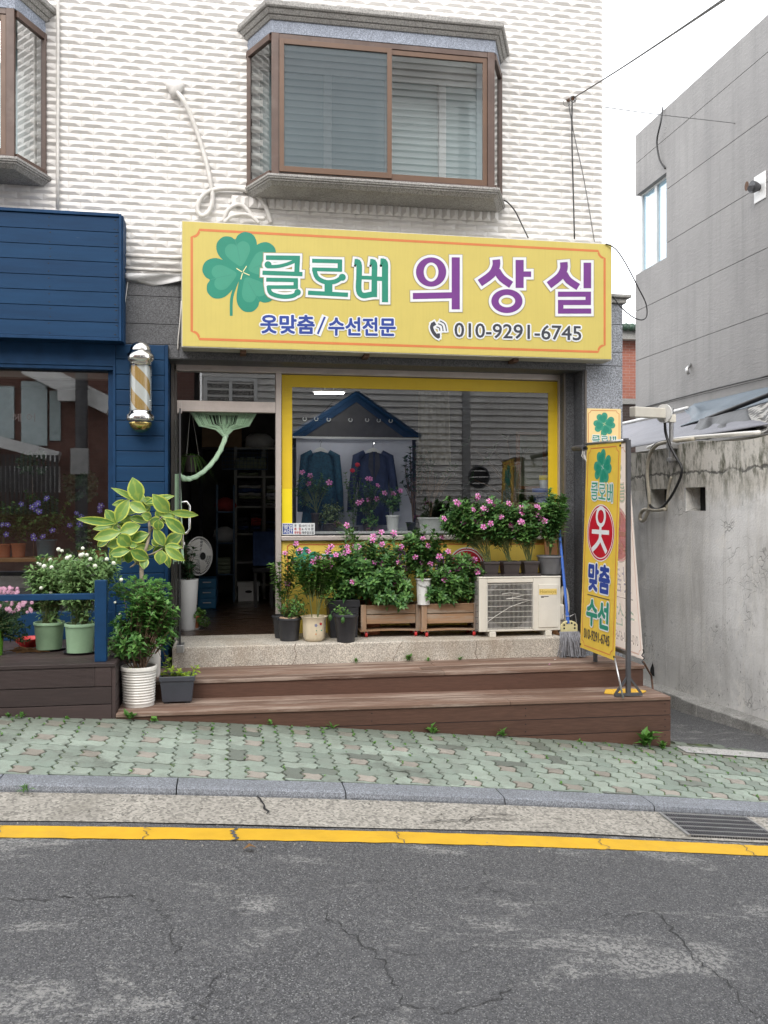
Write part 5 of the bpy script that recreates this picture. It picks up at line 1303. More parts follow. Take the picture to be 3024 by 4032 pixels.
mb = MB(); a_ = PX(1492, 787, GX); b_ = PX(1487, 808, GX - .08); mb.tube([a_, a_ + (b_ - a_) * .5 + Vector((-.06, 0, 0)), b_], .03, 8); tag(mb.build('pipe_stub', M['galv'], None, smooth=True), 'short bent pipe stub poking out of the grey plaster wall', 'pipe')
# ---- brick house far behind the pier
by = 14
bh = thing('brick_house', (9, by, 0), 'red brick house with green tiled roof seen between pier and grey building', 'house')
x0, x1 = PY(1310, 800, by).x, PY(1420, 800, by).x; Z = lambda v: PY(1358, v, by).z
mb = MB(); mb.box(x0, x1, by, by + 6, Z(861), Z(737)); mb.build('wall', M['brick'], bh)
mb = MB(); mb.box(x0, x1, by - .03, by + 6, Z(873), Z(861.3)); mb.box(x0, x1, by - .25, by + 6, Z(736.5), Z(714)); mb.build('concrete_band', M['ledge'], bh)
mb = MB(); mb.box(x0, x1, by + .02, by + 6, -1, Z(873.4)); mb.build('lower_wall', M['brick_dark'], bh)
mb = MB(); n = 9
for k in range(n):
    a = x0 + (x1 - x0) * (k + .5) / n; mb.tube([(a, by - .35, Z(712)), (a, by + 1.5, Z(700))], (x1 - x0) / n * .62, 8)
mb.build('roof', M['rooft'], bh, smooth=True)
# ---- tarpaulin roofs over the yard behind the alley wall
def sheet(name, lo, hi, xlo, xhi, mat, label, amp=.05, n=18, m=10, seed=1):
    random.seed(seed); ph = [random.uniform(0, 6) for _ in range(6)]
    A = [PX(u, v, xlo) for u, v in lo]; B = [PX(u, v, xhi) for u, v in hi]
    def at(P, t):
        k = min(len(P) - 2, int(t * (len(P) - 1))); f = t * (len(P) - 1) - k; return P[k].lerp(P[k + 1], f)
    mb = MB(); mb.grid(lambda u, v: at(A, u).lerp(at(B, u), v) + Vector((0, 0, amp * 2 * (math.sin(math.pi * u) * math.sin(math.pi * v) + .08) * (math.sin(7 * u + ph[0] + 3 * v) * math.cos(4 * v + ph[1]) + .5 * math.sin(17 * u - 5 * v + ph[2])) - amp * 1.2 * math.sin(math.pi * v))), n, m)
    o = mb.build(name, mat, None, smooth=True); s = o.modifiers.new('thick', 'SOLIDIFY'); s.thickness = .012
    return tag(o, label, 'tarpaulin', 'tarpaulins over the yard')
sheet('tarpaulin', [(1330, 975), (1361, 966), (1482, 945), (1660, 915)], [(1330, 922), (1346, 918), (1415, 904), (1560, 872)], 5.32, 7.6, M['tarp_l'], 'pale lilac tarpaulin roof stretched low above the alley wall', .012, seed=3)
sheet('tarpaulin', [(1470, 920), (1540, 899), (1680, 862)], [(1480, 884), (1500, 872), (1690, 828)], 6.2, 7.9, M['tarp_b'], 'blue grey tarpaulin with a raised folded corner, uppermost of the yard sheets', .03, seed=5)
sheet('tarpaulin', [(1472, 952), (1560, 942), (1642, 934)], [(1512, 906), (1540, 899), (1614, 882)], 5.28, 6.1, M['tarp_g'], 'dark grey sagging tarpaulin lying on the alley wall top', .03, seed=8)
sheet('checked_sheet', [(1640, 936), (1668, 931), (1700, 926)], [(1612, 884), (1650, 872), (1700, 858)], 5.26, 6.08, M['check'], 'gingham checked plastic sheet beside the dark grey tarpaulin', .015, seed=9)['group'] = 'tarpaulins over the yard'
cable('tarp_edge_pole', [PX(1330, 918, 7.62), PX(1415, 899, 7.62), PX(1485, 881, 7.62)], .03, M['white'], 'white edge pole along the top of the lilac tarpaulin', 'pole')
cable('tarp_ridge_pole', [PX(1526, 905, 6.15), PX(1590, 880, 6.2), PX(1668, 850, 6.3)], .03, M['black'], 'black pole along the lower edge of the blue grey tarpaulin', 'pole')
cable('wall_top_pipe', [PX(1400, 967, 5.15), PX(1452, 950, 5.12), PX(1560, 940, 5.12), PX(1640, 934, 5.15)], .022, M['pot_white'], 'thin white pipe lying along the top of the alley wall', 'pipe')
# ---- directional antenna on a pole on the alley wall
ap = PX(1455, 950, 5.0)
an = thing('panel_antenna', (5.0, ap.y, 1.5), 'white tubular antenna on a steel pole bolted to the alley wall', 'antenna')
zt, zb = PX(1456, 886, 5.0).z, PX(1456, 1000, 5.0).z
mb = MB(); mb.tube([(4.97, ap.y, zb), (4.97, ap.y, zt)], .026, 12); mb.lathe([(.030, 0), (.030, .03)], (4.97, ap.y, zt), 12); mb.build('pole', M['galv'], an, smooth='auto')
mb = MB(); mb.box(4.94, 5.06, ap.y - .06, ap.y + .06, zb + .16, zb + .23); mb.box(4.94, 5.06, ap.y - .05, ap.y + .05, zb + .02, zb + .06); mb.build('clamp', M['galv'], an, bevel=.004)
u0 = PX(1437, 892, 4.97); 
L0, L1 = PY(1432, 893, ap.y - .1), PY(1366, 890, ap.y - .35)
mb = MB(); mb.bar(L0, L1, .085, .115); mb.build('antenna_body', M['cream'], an, bevel=.012, seg=3)
mb = MB(); dd_ = (L1 - L0).normalized(); c0 = L0 - dd_ * .01
u_ = dd_.cross(Vector((0, 0, 1))).normalized(); w2 = u_.cross(dd_)
def disc_ring(mb, c, r, h, n=20):
    i = [mb.vert(c + u_ * r * math.cos(2 * math.pi * k / n) + w2 * r * math.sin(2 * math.pi * k / n)) for k in range(n)]; j = [mb.vert(mb.v[q] - dd_ * h) for q in i]
    mb.face(i); mb.face(j[::-1])
    for k in range(n): mb.face([i[k], i[(k + 1) % n], j[(k + 1) % n], j[k]])
disc_ring(mb, c0, .105, .02); mb.build('reflector_disc', M['white'], an)
mb = MB(); mb.bar(c0 - dd_ * .02, (4.97, ap.y, zt - .1), .04, .03); mb.box(4.93, 5.01, ap.y - .04, ap.y + .04, zt - .14, zt - .05); mb.build('mount_bracket', M['cream'], an, bevel=.004)
A_ = lambda u, v, d=4.98: PX(u, v, d)
cable('antenna_cable', [PY(1436, 908, ap.y - .1), A_(1438, 935, 4.9), A_(1447, 962, 4.93), A_(1463, 992, 4.97), A_(1473, 1012), A_(1468, 1036), A_(1448, 1075), A_(1425, 1099), A_(1406, 1094), A_(1399, 1070), A_(1396, 1020), A_(1404, 978), A_(1416, 960), A_(1440, 952, 5.05)], .016, M['cable_k'], 'black cable looping from the antenna down the alley wall', n=6)
cable('wall_hose', [A_(1500, 948, 5.1), A_(1445, 955), A_(1418, 962), A_(1403, 985), A_(1398, 1020), A_(1402, 1070), A_(1402, 1096), A_(1392, 1122), A_(1384, 1124), A_(1383, 1112), A_(1392, 1101), A_(1420, 1102), A_(1437, 1100)], .022, M['hose'], 'pale insulated hose looped on the alley wall beside the vent holes', 'hose', n=6)
cable('wall_vent_pipe', [A_(1440, 1102, 5.05), A_(1443, 1060, 5.03), A_(1450, 1030, 5.02)], .014, M['hose'], 'short grey pipe between the two vent holes of the alley wall', 'pipe')
# ---- things on the white facade
T = lambda u, v, d=-.345: PY(u, v, d)
cable('wall_conduit', [T(125, -60), T(125, 100), T(124.5, 250), T(124, 452)], .014, M['cable_w'], 'straight white conduit running down the tiles beside the left bay window', 'conduit', 2)
cable('patched_cable', [T(378, 196), T(395, 215, -.37), T(418, 265), T(436, 318), T(448, 360), T(456, 400), T(459, 430), T(452, 455), T(438, 466), T(427, 456), T(430, 435), T(447, 416), T(475, 408), T(520, 409), T(553, 421), T(575, 450), T(585, 482)], .021, M['cable_w'], 'thick white painted cable hanging and curling above the yellow sign', n=7)
random.seed(5); mb = MB(); c0 = T(378, 190, -.33)
mb.lathe([(.01, -.05), (.05, -.04), (.075, -.02), (.08, 0)], c0, 14, 'Y', 1, 1, lambda a, h: 1 + .18 * math.sin(3 * a) + .1 * math.sin(7 * a + h * 50)); tag(mb.build('plaster_patch', M['tile'], None, smooth=True), 'white plaster blob sealing the cable hole in the tiles', 'plaster patch')
cable('cable_stub', [T(484, 478, -.36), T(492, 455, -.38), T(510, 443, -.39), T(525, 445, -.39), T(538, 458, -.39), T(548, 470, -.40), T(572, 472, -.42)], .021, M['cable_w'], 'white taped cable arched over the sign top, ending in a cut stub', n=6)
cable('cable_stub', [T(484, 480, -.42), T(500, 467, -.42), T(520, 463, -.42), T(540, 466, -.42), T(560, 482, -.42)], .016, M['cable_w'], 'lower thin white cable arch just above the sign top edge', n=6)
hook = T(1234, 214, -.36)
hk = thing('wall_hook', hook, 'iron wire hook in the tiles near the building corner', 'hook')
mb = MB(); mb.tube([T(1226, 217, -.30), T(1238, 213, -.42)], .018, 8); mb.build('bolt', M['rust'], hk); mb = MB(); mb.tube([T(1238, 214, -.42) + Vector((.03 * math.cos(t), 0, .03 * math.sin(t))) for t in [k * .7 for k in range(10)]], .006, 6); mb.tube([T(1224, 222, -.34) + Vector((.035 * math.cos(t), 0, .035 * math.sin(t))) for t in [k * .7 for k in range(10)]], .003, 5); mb.build('wire_loop', M['cable_g'], hk)
far = PY(1700, -90, -8)
cable('overhead_wire', [T(1240, 211, -.42), PY(1330, 155, -2.0), PY(1450, 76, -4.0), PY(1580, -12, -6), PY(1720, -110, -7.5)], .006, M['cable_k'], 'dark overhead wire rising steeply from the wall hook across the sky', 'wire', 4, 'wires fixed to the wall hook')
cable('overhead_wire', [T(1240, 217, -.42), PY(1285, 228, 1.0), PY(1420, 247, 3), PY(1560, 263, 5), PY(1700, 280, 7)], .006, M['cable_g'], 'thin overhead wire sagging level from the wall hook to the right', 'wire', 4, 'wires fixed to the wall hook')
cable('drop_wire', [T(1236, 216, -.37), T(1235.5, 300, -.36), T(1238, 400, -.36), T(1241, 516, -.40)], .007, M['cable_k'], 'straight black wire dropping from the hook to the sign', 'wire', 4, 'wires fixed to the wall hook')
cable('drop_wire', [T(1228, 222, -.36), T(1240, 290, -.34), T(1262, 390, -.34), T(1284, 522, -.36)], .005, M['cable_g'], 'hair thin pale wire slanting from the hook towards the sign corner', 'wire', 4, 'wires fixed to the wall hook')
cable('sign_wire', [T(1083, 432, -.33), T(1095, 436, -.37), T(1112, 455, -.38), T(1128, 487, -.40), T(1141, 514, -.45)], .007, M['cable_k'], 'black wire bowing from the bay sill down to the sign', 'wire')
cable('loop_cable', [PY(1308, 526, -.59), PY(1330, 538, -.6), PY(1352, 570, -.55), PY(1378, 620, -.5), PY(1395, 655, -.45), PY(1397, 682, -.45), PY(1386, 691, -.45), PY(1366, 684, -.45), PY(1340, 662, -.45), PY(1324, 640, -.45)], .006, M['cable_k'], 'dark cable looping out past the right end of the sign', n=6)
# torn white sheet and rods between the two signs
mb = MB(); random.seed(8)
mb.grid(lambda u, v: Vector(PY(270 + 122 * u, 590 + 2 * u + v * (14 + 4 * math.sin(3 * u) + 9 * (1 - abs(u * 2 - 1))), -.40 - .03 * math.sin(3 * v + 4 * u))), 16, 4)
o = mb.build('torn_sheet', M['plasticw'], None, smooth=True); s_ = o.modifiers.new('thick', 'SOLIDIFY'); s_.thickness = .004; tag(o, 'torn dusty white sheet hanging between the two shop signs', 'sheet')
for v, lb in ((555, 'upper white rod across the tiles between the two signs'), (583, 'lower white rod holding the torn sheet between the two signs')):
    cable('wall_rod', [PY(269, v - 3, -.37), PY(330, v, -.37), PY(392, v + 3, -.37)], .016, M['cable_w'], lb, 'rod', 2, 'white rods between the signs')
cable('loose_wire', [PY(276, 610, -.39), PY(272, 640, -.4), PY(270, 655, -.39)], .004, M['cable_w'], 'short pale wire dangling at the left end of the torn sheet', 'wire')
cable('loose_wire', [PY(392, 650, -.40), PY(388, 700, -.41), PY(385, 730, -.40), PY(384, 755, -.38)], .005, M['cable_w'], 'pale wire hanging down along the left edge of the yellow sign', 'wire')
# ---- drain grate in the gutter
ga = thing('drain_grate', (3.03, -3.42, G(3.03, -3.42)), 'black iron drain grate set in the gutter at lower right', 'drain grate')
def zgut(X, y): return gprof(X) - .062 + .016 * (y + 3.72) / .53 + .006
x0, x1, y0, y1 = 2.72, 3.32, -3.60, -3.225
mb = MB()
for k in range(34):
    x = x0 + .02 + (x1 - x0 - .04) * k / 33; mb.hexa([(x - .0035, y0, zgut(x, y0) - .03), (x + .0035, y0, zgut(x, y0) - .03), (x + .0035, y1, zgut(x, y1) - .03), (x - .0035, y1, zgut(x, y1) - .03), (x - .0035, y0, zgut(x, y0) + .004), (x + .0035, y0, zgut(x, y0) + .004), (x + .0035, y1, zgut(x, y1) + .004), (x - .0035, y1, zgut(x, y1) + .004)])
mb.build('bars', M['grey_metal'], ga)
mb = MB()
for k in range(6):
    y = y0 + .012 + (y1 - y0 - .024) * k / 5; mb.hexa([(x0, y - .006, zgut(x0, y) - .025), (x1, y - .006, zgut(x1, y) - .025), (x1, y + .006, zgut(x1, y) - .025), (x0, y + .006, zgut(x0, y) - .025), (x0, y - .006, zgut(x0, y) + .007), (x1, y - .006, zgut(x1, y) + .007), (x1, y + .006, zgut(x1, y) + .007), (x0, y + .006, zgut(x0, y) + .007)])
for x in (x0, x1): mb.hexa([(x - .008, y0, zgut(x, y0) - .02), (x + .008, y0, zgut(x, y0) - .02), (x + .008, y1, zgut(x, y1) - .02), (x - .008, y1, zgut(x, y1) - .02), (x - .008, y0, zgut(x, y0) + .0085), (x + .008, y0, zgut(x, y0) + .0085), (x + .008, y1, zgut(x, y1) + .0085), (x - .008, y1, zgut(x, y1) + .0085)])
mb.build('cross_bars', M['galv'], ga)
mb = MB(); mb.poly([(x0, y0, zgut(x0, y0) - .001), (x1, y0, zgut(x1, y0) - .001), (x1, y1, zgut(x1, y1) - .001), (x0, y1, zgut(x0, y1) - .001)]); mb.build('pit', M['dark'], ga)

# ---- far side of the street, seen in the glass: a house in lapped siding, a brick house, a pole
OY = -14.5
RX = lambda u, v: PY(u, v, -OY)          # where the mirror image of a far point lies
oh = thing('siding_house', (4, OY, 0), 'house in beige lapped siding across the street, mirrored in the shop window', 'house')
ox0, ox1 = RX(436, 900).x, 14
mb = MB(); z = -1.5; P_l = .168
xt0, xt1 = RX(998, 900).x, RX(1014, 900).x
while z < 13:
    for a, b in ((ox0, xt0 - .01), (xt1 + .01, ox1)):
        mb.poly([(b, OY + .055, z), (a, OY + .055, z), (a, OY, z + P_l), (b, OY, z + P_l)]); mb.poly([(b, OY, z), (a, OY, z), (a, OY + .055, z), (b, OY + .055, z)])
    z += P_l
mb.build('siding', M['siding'], oh)
mb = MB(); mb.box(xt0, xt1, OY - .02, OY + .06, -1.5, 13); mb.build('corner_post', M['galv'], oh)
mb = MB(); mb.box(ox0 + .02, ox1, OY - 5, OY - .03, -1.5, 13); mb.build('core', M['siding'], oh)
def owin(u0, v0, u1, v1):
    a, b = RX(u0, v1), RX(u1, v0); mb = MB(); w = .09
    mb.box(a.x, a.x + w, OY + .03, OY + .07, a.z, b.z); mb.box(b.x - w, b.x, OY + .03, OY + .07, a.z, b.z); mb.box(a.x + w, b.x - w, OY + .03, OY + .07, a.z, a.z + w); mb.box(a.x + w, b.x - w, OY + .03, OY + .07, b.z - w, b.z); m = (a.x + b.x) / 2; mb.box(m - .04, m + .04, OY + .03, OY + .07, a.z + w, b.z - w)
    o = mb.build('window', M['white'], oh); mb = MB(); mb.poly([(b.x - w, OY + .045, a.z + w), (a.x + w, OY + .045, a.z + w), (a.x + w, OY + .045, b.z - w), (b.x - w, OY + .045, b.z - w)]); mb.build('pane', M['glass_d'], o)
    mb = MB(); mb.box(a.x + w, b.x - w, OY + .032, OY + .036, a.z + w, b.z - w); mb.build('blind', M['inner_d'], o)
owin(440, 818, 556, 925)
q = RX(1033, 1030); mb = MB(); mb.lathe([(.30, .03), (.30, .08), (.26, .09), (.26, .04)], (q.x, OY, q.z), 28, 'Y'); mb.build('round_vent', M['grey_metal'], oh); mb = MB(); mb.lathe([(.255, .03), (.255, .045)], (q.x, OY, q.z), 24, 'Y'); mb.build('vent_core', M['dark'], oh)
ob = thing('brick_villa', (-8, OY, 0), 'dark brick villa with pale bands across the street, mirrored in the salon glass', 'house')
mb = MB(); mb.box(-20, ox0 - .2, OY - 5, OY - .2, -1, 9); mb.build('wall', M['villa_brick'], ob)
mb = MB()
def band(pts, w, d):
    for (u0, v0), (u1, v1) in zip(pts, pts[1:]): a, b = RX(u0, v0), RX(u1, v1); mb.bar((a.x, OY + d, a.z), (b.x, OY + d, b.z), .3, w)
band([(-260, 850), (0, 955), (140, 992)], .26, .15); band([(71, 800), (247, 885)], .42, .1); band([(140, 860), (200, 860)], .35, .2); band([(-200, 760), (80, 780)], .2, .1)
mb.build('white_band', M['white'], ob)
mb = MB()
for u0, v0, u1, v1 in ((0, 840, 40, 950), (55, 830, 110, 965), (115, 850, 138, 955), (-150, 840, -60, 950)): a, b = RX(u0, v1), RX(u1, v0); mb.box(a.x, b.x, OY - .19, OY - .14, a.z, b.z)
mb.build('window', M['glass_teal'], ob)
op = thing('utility_pole', (RX(193, 900).x, OY + .6, 0), 'grey utility pole across the street, mirrored in the salon glass', 'utility pole')
mb = MB(); X = RX(193, 900).x; mb.tube([(X, OY + .6, -.6), (X, OY + .6, 8)], .14, 12); mb.build('pole', M['grey_metal'], op, smooth='auto'); mb = MB(); mb.box(X - .2, X + .2, OY + .72, OY + .9, 2.0, 2.6); mb.build('meter_box', M['galv'], op)
of = thing('bar_fence', (-6, OY + 1, 0), 'black bar fence before a pale wall across the street, mirrored in the salon glass', 'fence')
mb = MB(); a, b = RX(-150, 1065), RX(150, 1000)
for k in range(34): x = a.x + (b.x - a.x) * k / 33; mb.box(x - .03, x + .03, OY + 1.0, OY + 1.05, a.z - .5, b.z + .1)
mb.build('bars', M['black'], of); mb = MB(); mb.box(a.x, b.x, OY + .6, OY + .8, a.z, b.z - .15); mb.build('pale_wall', M['white'], of)

# dark blue gabled booth added so the window reflection stays dark over the garments
BY = OY + .9
bt = thing('reflection_blocker', (RX(770, 1000).x, BY, 0), 'dark blue gabled booth added across the street to darken the shop window reflection', 'blocker')
Rb = lambda u, v: PY(u, v, -BY)
A_b, B_b, C_b = Rb(628, 945), Rb(770, 848), Rb(908, 945); zb_ = -.75
mb = MB(); mb.box(A_b.x + .12, C_b.x - .12, BY - .8, BY, zb_, A_b.z); mb.prism([(A_b.x + .12, BY - .8, A_b.z), (C_b.x - .12, BY - .8, A_b.z), (B_b.x, BY - .8, B_b.z - .08)], (0, .8, 0)); mb.build('body', M['cloth_b'], bt)
mb = MB()
for P, Q in ((A_b, B_b), (C_b, B_b)): mb.bar((P.x, BY - .4, P.z), (Q.x, BY - .4, Q.z), 1.0, .09)
mb.build('roof', M['blue_flat'], bt)
# ================================================================== PLANTS: generators
def place(u, vb, zs, wb):                # spot on a surface of height zs whose front edge shows at (u, vb)
    p = PZ(u, vb, zs); k = (p.y - CY) / (_c - _s * (u - 829.5) / FD) / FD
    r = wb / 2 * k; yc = p.y + r
    return Vector((PY(u, vb, yc).x, yc, zs)), k
def round_pot(t, c, rb, rt, h, mat, lip=.06, soil=True, n=28, ribs=0, wob=None, saucer=None, name='pot'):
    mb = MB(); pr = [(rb, 0)]
    if ribs:
        for k in range(ribs * 2 + 1):
            f = .06 + .82 * k / (ribs * 2); pr.append((rb + (rt - rb) * f + (.004 if k % 2 else -.002), h * f))
    else: pr.append((rb + (rt - rb) * .88, h * .88))
    e = rt * (1 + lip); pr += [(rt * .99, h * .90), (e, h * .905), (e, h * .985), (e * .985, h), (rt * .95, h), (rt * .92, h * .9), (rt * .90, h * .86)]
    mb.lathe(pr, c, n, 'Z', 1, 1, wob); p = mb.build(name, mat, t, smooth='auto')
    if soil:
        mb = MB(); random.seed(int(abs(c[0]) * 991)); mb.lathe([(rt * .93, h * .872), (rt * .6, h * .9), (rt * .1, h * .91)], c, 18, 'Z', 1, 1, lambda a, z: 1 if z < h * .88 else 1 + .15 * math.sin(a * 5)); mb.build('soil', M['soil'], t)
    if saucer:
        mb = MB(); mb.lathe([(rb * 1.15, .0), (rb * 1.35, .018), (rb * 1.30, .018), (rb * 1.1, .006)], c, n); mb.build('saucer', saucer, t, smooth='auto')
    return p
def square_pot(t, c, bx, by, tx, ty, h, mat, saucer=None, name='pot', lift=0):
    x, y, z = c; mb = MB(); z0 = z + lift
    mb.hexa([(x - bx, y - by, z0), (x + bx, y - by, z0), (x + bx, y + by, z0), (x - bx, y + by, z0), (x - tx * .94, y - ty * .94, z0 + h * .86), (x + tx * .94, y - ty * .94, z0 + h * .86), (x + tx * .94, y + ty * .94, z0 + h * .86), (x - tx * .94, y + ty * .94, z0 + h * .86)])
    w = .012
    for a in ((x - tx, x + tx, y - ty, y - ty + w), (x - tx, x + tx, y + ty - w, y + ty), (x - tx, x - tx + w, y - ty + w, y + ty - w), (x + tx - w, x + tx, y - ty + w, y + ty - w)): mb.box(*a, z0 + h * .8, z0 + h)
    mb.build(name, mat, t, bevel=.006)
    mb = MB(); mb.box(x - tx * .93, x + tx * .93, y - ty * .93, y + ty * .93, z0 + h * .8, z0 + h * .885); mb.build('soil', M['soil'], t)
    if saucer:
        mb = MB(); s = 1.12; mb.box(x - tx * s, x + tx * s, y - ty * s, y + ty * s, z, z + .006)
        for a in ((-1, 1, -1, -.94), (-1, 1, .94, 1), (-1, -.94, -.94, .94), (.94, 1, -.94, .94)): mb.box(x + a[0] * tx * s, x + a[1] * tx * s, y + a[2] * ty * s, y + a[3] * ty * s, z + .0062, z + .022)
        mb.build('saucer', saucer, t)
_fl = {}
def flower_mesh(kind, mats):
    kk = (kind,) + tuple(m.name for m in mats)
    if kk in _fl: return _fl[kk]
    mb = MB(); random.seed(hash(kind) % 97 if False else len(kind)); t = (random.random(), 0, 0)
    if kind == 'five':
        for k in range(5):
            a = 2 * math.pi * k / 5; mb.tint = (.2 + .16 * k, 0, 0)
            P = lambda r, d, z: (r * math.cos(a + d), r * math.sin(a + d), z)
            i = [mb.vert(q) for q in (P(.06, 0, 0), P(.55, -.42, .05), P(.95, -.44, .0), P(1.05, -.05, -.06), P(.98, .40, .0), P(.52, .40, .04))]
            mb.face(i)
        mb.mi = 1; mb.lathe([(.25, .045), (.24, .06)], (0, 0, 0), 10)
    elif kind == 'rose':
        for q in range(4):
            for k in range(6):
                a = 2 * math.pi * k / 6 + q * .5; r = 1 - q * .2; z = q * .22; mb.tint = (random.random(), 0, 0)
                P = lambda rr_, d, zz: (rr_ * math.cos(a + d), rr_ * math.sin(a + d), zz)
                mb.poly([P(.1, 0, z), P(r * .8, -.6, z + .15), P(r, 0, z + .1), P(r * .8, .6, z + .15)])
    elif kind == 'mum':
        for q in range(3):
            for k in range(14):
                a = 2 * math.pi * k / 14 + q * .2; r = 1 - q * .25; z = q * .15; mb.tint = (random.random(), 0, 0)
                P = lambda rr_, d, zz: (rr_ * math.cos(a + d), rr_ * math.sin(a + d), zz)
                mb.poly([P(.1, 0, z), P(r * .7, -.16, z + .1), P(r, 0, z + .05), P(r * .7, .16, z + .1)])
    elif kind == 'ball':
        random.seed(4); mb.lathe([(.1, -.95), (.6, -.8), (.95, -.3), (1, .1), (.85, .6), (.5, .9), (.1, 1.05)], (0, 0, 0), 10, 'Z', 1, 1, lambda a, h: 1 + .12 * math.sin(a * 5 + h * 9))
    me_o = mb.build('blossom', mats); me = me_o.data; bpy.data.objects.remove(me_o); _fl[kk] = me; return me
def blossom(parent, pos, r, kind='five', mats=None, nrm=None, name='blossom'):
    me = flower_mesh(kind, mats); o = bpy.data.objects.new(name, me); col.objects.link(o); o.parent = parent
    n = Vector(nrm) if nrm else Vector((random.uniform(-.6, .6), -1, random.uniform(.1, .9)))
    q = n.normalized().to_track_quat('Z', 'Y').to_matrix() @ Matrix.Rotation(random.uniform(0, 6.28), 3, 'Z')
    o.rotation_euler = q.to_euler(); o.scale = (r, r, r); o.location = Vector(pos) - wloc(parent); return o
def curve(a, b, sag=.0, side=0, n=7):
    a, b = Vector(a), Vector(b); d = b - a; s = Vector((random.uniform(-1, 1), random.uniform(-1, 1), 0)) * side
    m = a + d * .5 + s + Vector((0, 0, sag))
    # rise first, then lean out
    m = Vector((a.x + d.x * .35 + s.x, a.y + d.y * .35 + s.y, a.z + d.z * .62 + sag))
    return [(a * (1 - t) ** 2 + m * 2 * t * (1 - t) + b * t * t) for t in [k / n for k in range(n + 1)]]
def along(pts, t):
    k = min(len(pts) - 2, int(t * (len(pts) - 1))); f = t * (len(pts) - 1) - k; return pts[k].lerp(pts[k + 1], f), (pts[k + 1] - pts[k]).normalized()
def whorl(mb, p, d, n, L, W, spread=.9, droop=.2, a0=None):
    u = d.cross(Vector((.2, 1, .1))).normalized(); w = d.cross(u); a0 = random.uniform(0, 6.28) if a0 is None else a0
    for k in range(n):
        a = a0 + 2 * math.pi * k / n + random.uniform(-.25, .25)
        rad = u * math.cos(a) + w * math.sin(a); dr = (rad * spread + d * (1 - spread * .6) + Vector((0, 0, -droop * random.random()))).normalized()
        mb.leaf(p, dr, d + Vector((0, 0, .4)), L * random.uniform(.7, 1.15), W * random.uniform(.75, 1.15), random.uniform(.0, .3))
def bushy(st, lf, base, tips, L, W, start=.45, gap=.024, per=2, r=.0035, side=.03, top=5, spread=.9, droop=.25):
    for tp in tips:
        b = Vector(base) if not callable(base) else base(tp)
        pts = curve(b, tp, 0, side); st.tube(pts if random.random() < .16 else pts[3:], r, 5, True, r * .5)
        ln = sum((pts[i + 1] - pts[i]).length for i in range(len(pts) - 1))
        s0 = start if isinstance(start, float) else random.uniform(*start)
        m = max(1, int(ln * (1 - s0) / gap))
        for k in range(m):
            t = s0 + (1 - s0) * (k + random.random() * .5) / m
            p, d = along(pts, min(.999, t)); whorl(lf, p, d, per, L * random.uniform(.6, 1.2) * (.75 + .35 * (1 - abs(t - .75))), W, spread, droop, k * 1.57 + random.uniform(-.3, .3))
        p, d = along(pts, .999); whorl(lf, p, d, top, L * .8, W * .85, .8, 0)
def ell(u, v, ru, rv, y, ry, n, conv=None):
    out = []
    while len(out) < n:
        a, b, c = random.uniform(-1, 1), random.uniform(-1, 1), random.uniform(-1, 1)
        if a * a + b * b + c * c > 1: continue
        if random.random() < .16: f_ = random.uniform(1.1, 1.32); a, b, c = a * f_, b * f_, c * f_
        q = (u + ru * a, v + rv * b); q = conv(*q) if conv else q
        out.append(PY(*q, y + ry * c))
    return out
PINK = (M['pinkf'], M['pinkc'])
def vinca(t, base, tips, fpos, y_f, conv, L=.074, W=.034, start=(.22, .5), r=.011, mat="vinca", fr=.025, jit=.06):
    fr *= 1.15
    st, lf = MB(), MB(); ft = [PY(*conv(*q), y_f + random.uniform(-jit, jit)) for q in fpos]
    bushy(st, lf, base, list(tips) + [p + Vector((0, .01, -.012)) for p in ft], L, W, start)
    st.build('stems', M['stem'], t); lf.build('foliage', M[mat], t)
    for p in ft: blossom(t, p + Vector((0, -.012, .008)), fr * random.uniform(.85, 1.15), 'five', PINK)
def planter(kind, c, label, group=None, cat='potted plant'): return thing(kind, c, label, cat, group)

# ================================================================== PLANTS in front of the tailor's window
ZG = -.004
random.seed(31)
# black pot with pebbles and a small leafy shrub
c, k = place(625, 1386, ZG, 40)
t = planter('potted_shrub', c, 'small leafy shrub in a black pot topped with tan pebbles, nearest the doorway', 'pots on the granite step')
h = 50 * k; round_pot(t, c, 20 * k, 25 * k, h, M['pot_black'])
for q in range(13):
    a = q * 2.4; rr_ = 20 * k * math.sqrt((q + .5) / 13); mb = MB(); s = random.uniform(.017, .026); mb.lathe([(.2 * s, -.6 * s), (s * .9, -.25 * s), (s, .1 * s), (.6 * s, .55 * s), (.1 * s, .65 * s)], c + Vector((rr_ * math.cos(a), rr_ * math.sin(a), h * .92 + .008)), 9, 'Z', random.uniform(.9, 1.3), 1); mb.build('pebble', M['stonep'], t, smooth=True)
st, lf = MB(), MB(); tips = ell(210, 710, 118, 88, c.y, .13, 62, zB)
bushy(st, lf, lambda p: c + Vector((random.uniform(-.02, .02), random.uniform(-.02, .02), h * .88)), tips, .034, .017, .35, .022, 2, .003, .02, 4); st.build('stems', M['twig'], t); lf.build('foliage', M['shrub'], t)
# leggy vinca behind it in a black trough
c2 = Vector((PY(612, 1340, -.26).x, -.24, ZG))
t = planter('potted_vinca', c2, 'leggy pink vinca in a black pot half hidden behind the pebble pot', 'pots on the granite step')
round_pot(t, c2, .075, .10, .21, M['pot_black'])
vinca(t, c2 + Vector((0, 0, .18)), [PY(*zB(*q), -.27) for q in ((60, 420), (110, 410), (75, 470), (100, 560), (150, 500), (200, 480), (240, 430), (180, 370), (260, 520), (220, 290), (130, 620))], [(230, 266), (150, 331), (260, 315), (222, 402), (168, 552)], -.28, zB, start=(.35, .55), mat='soft_green')
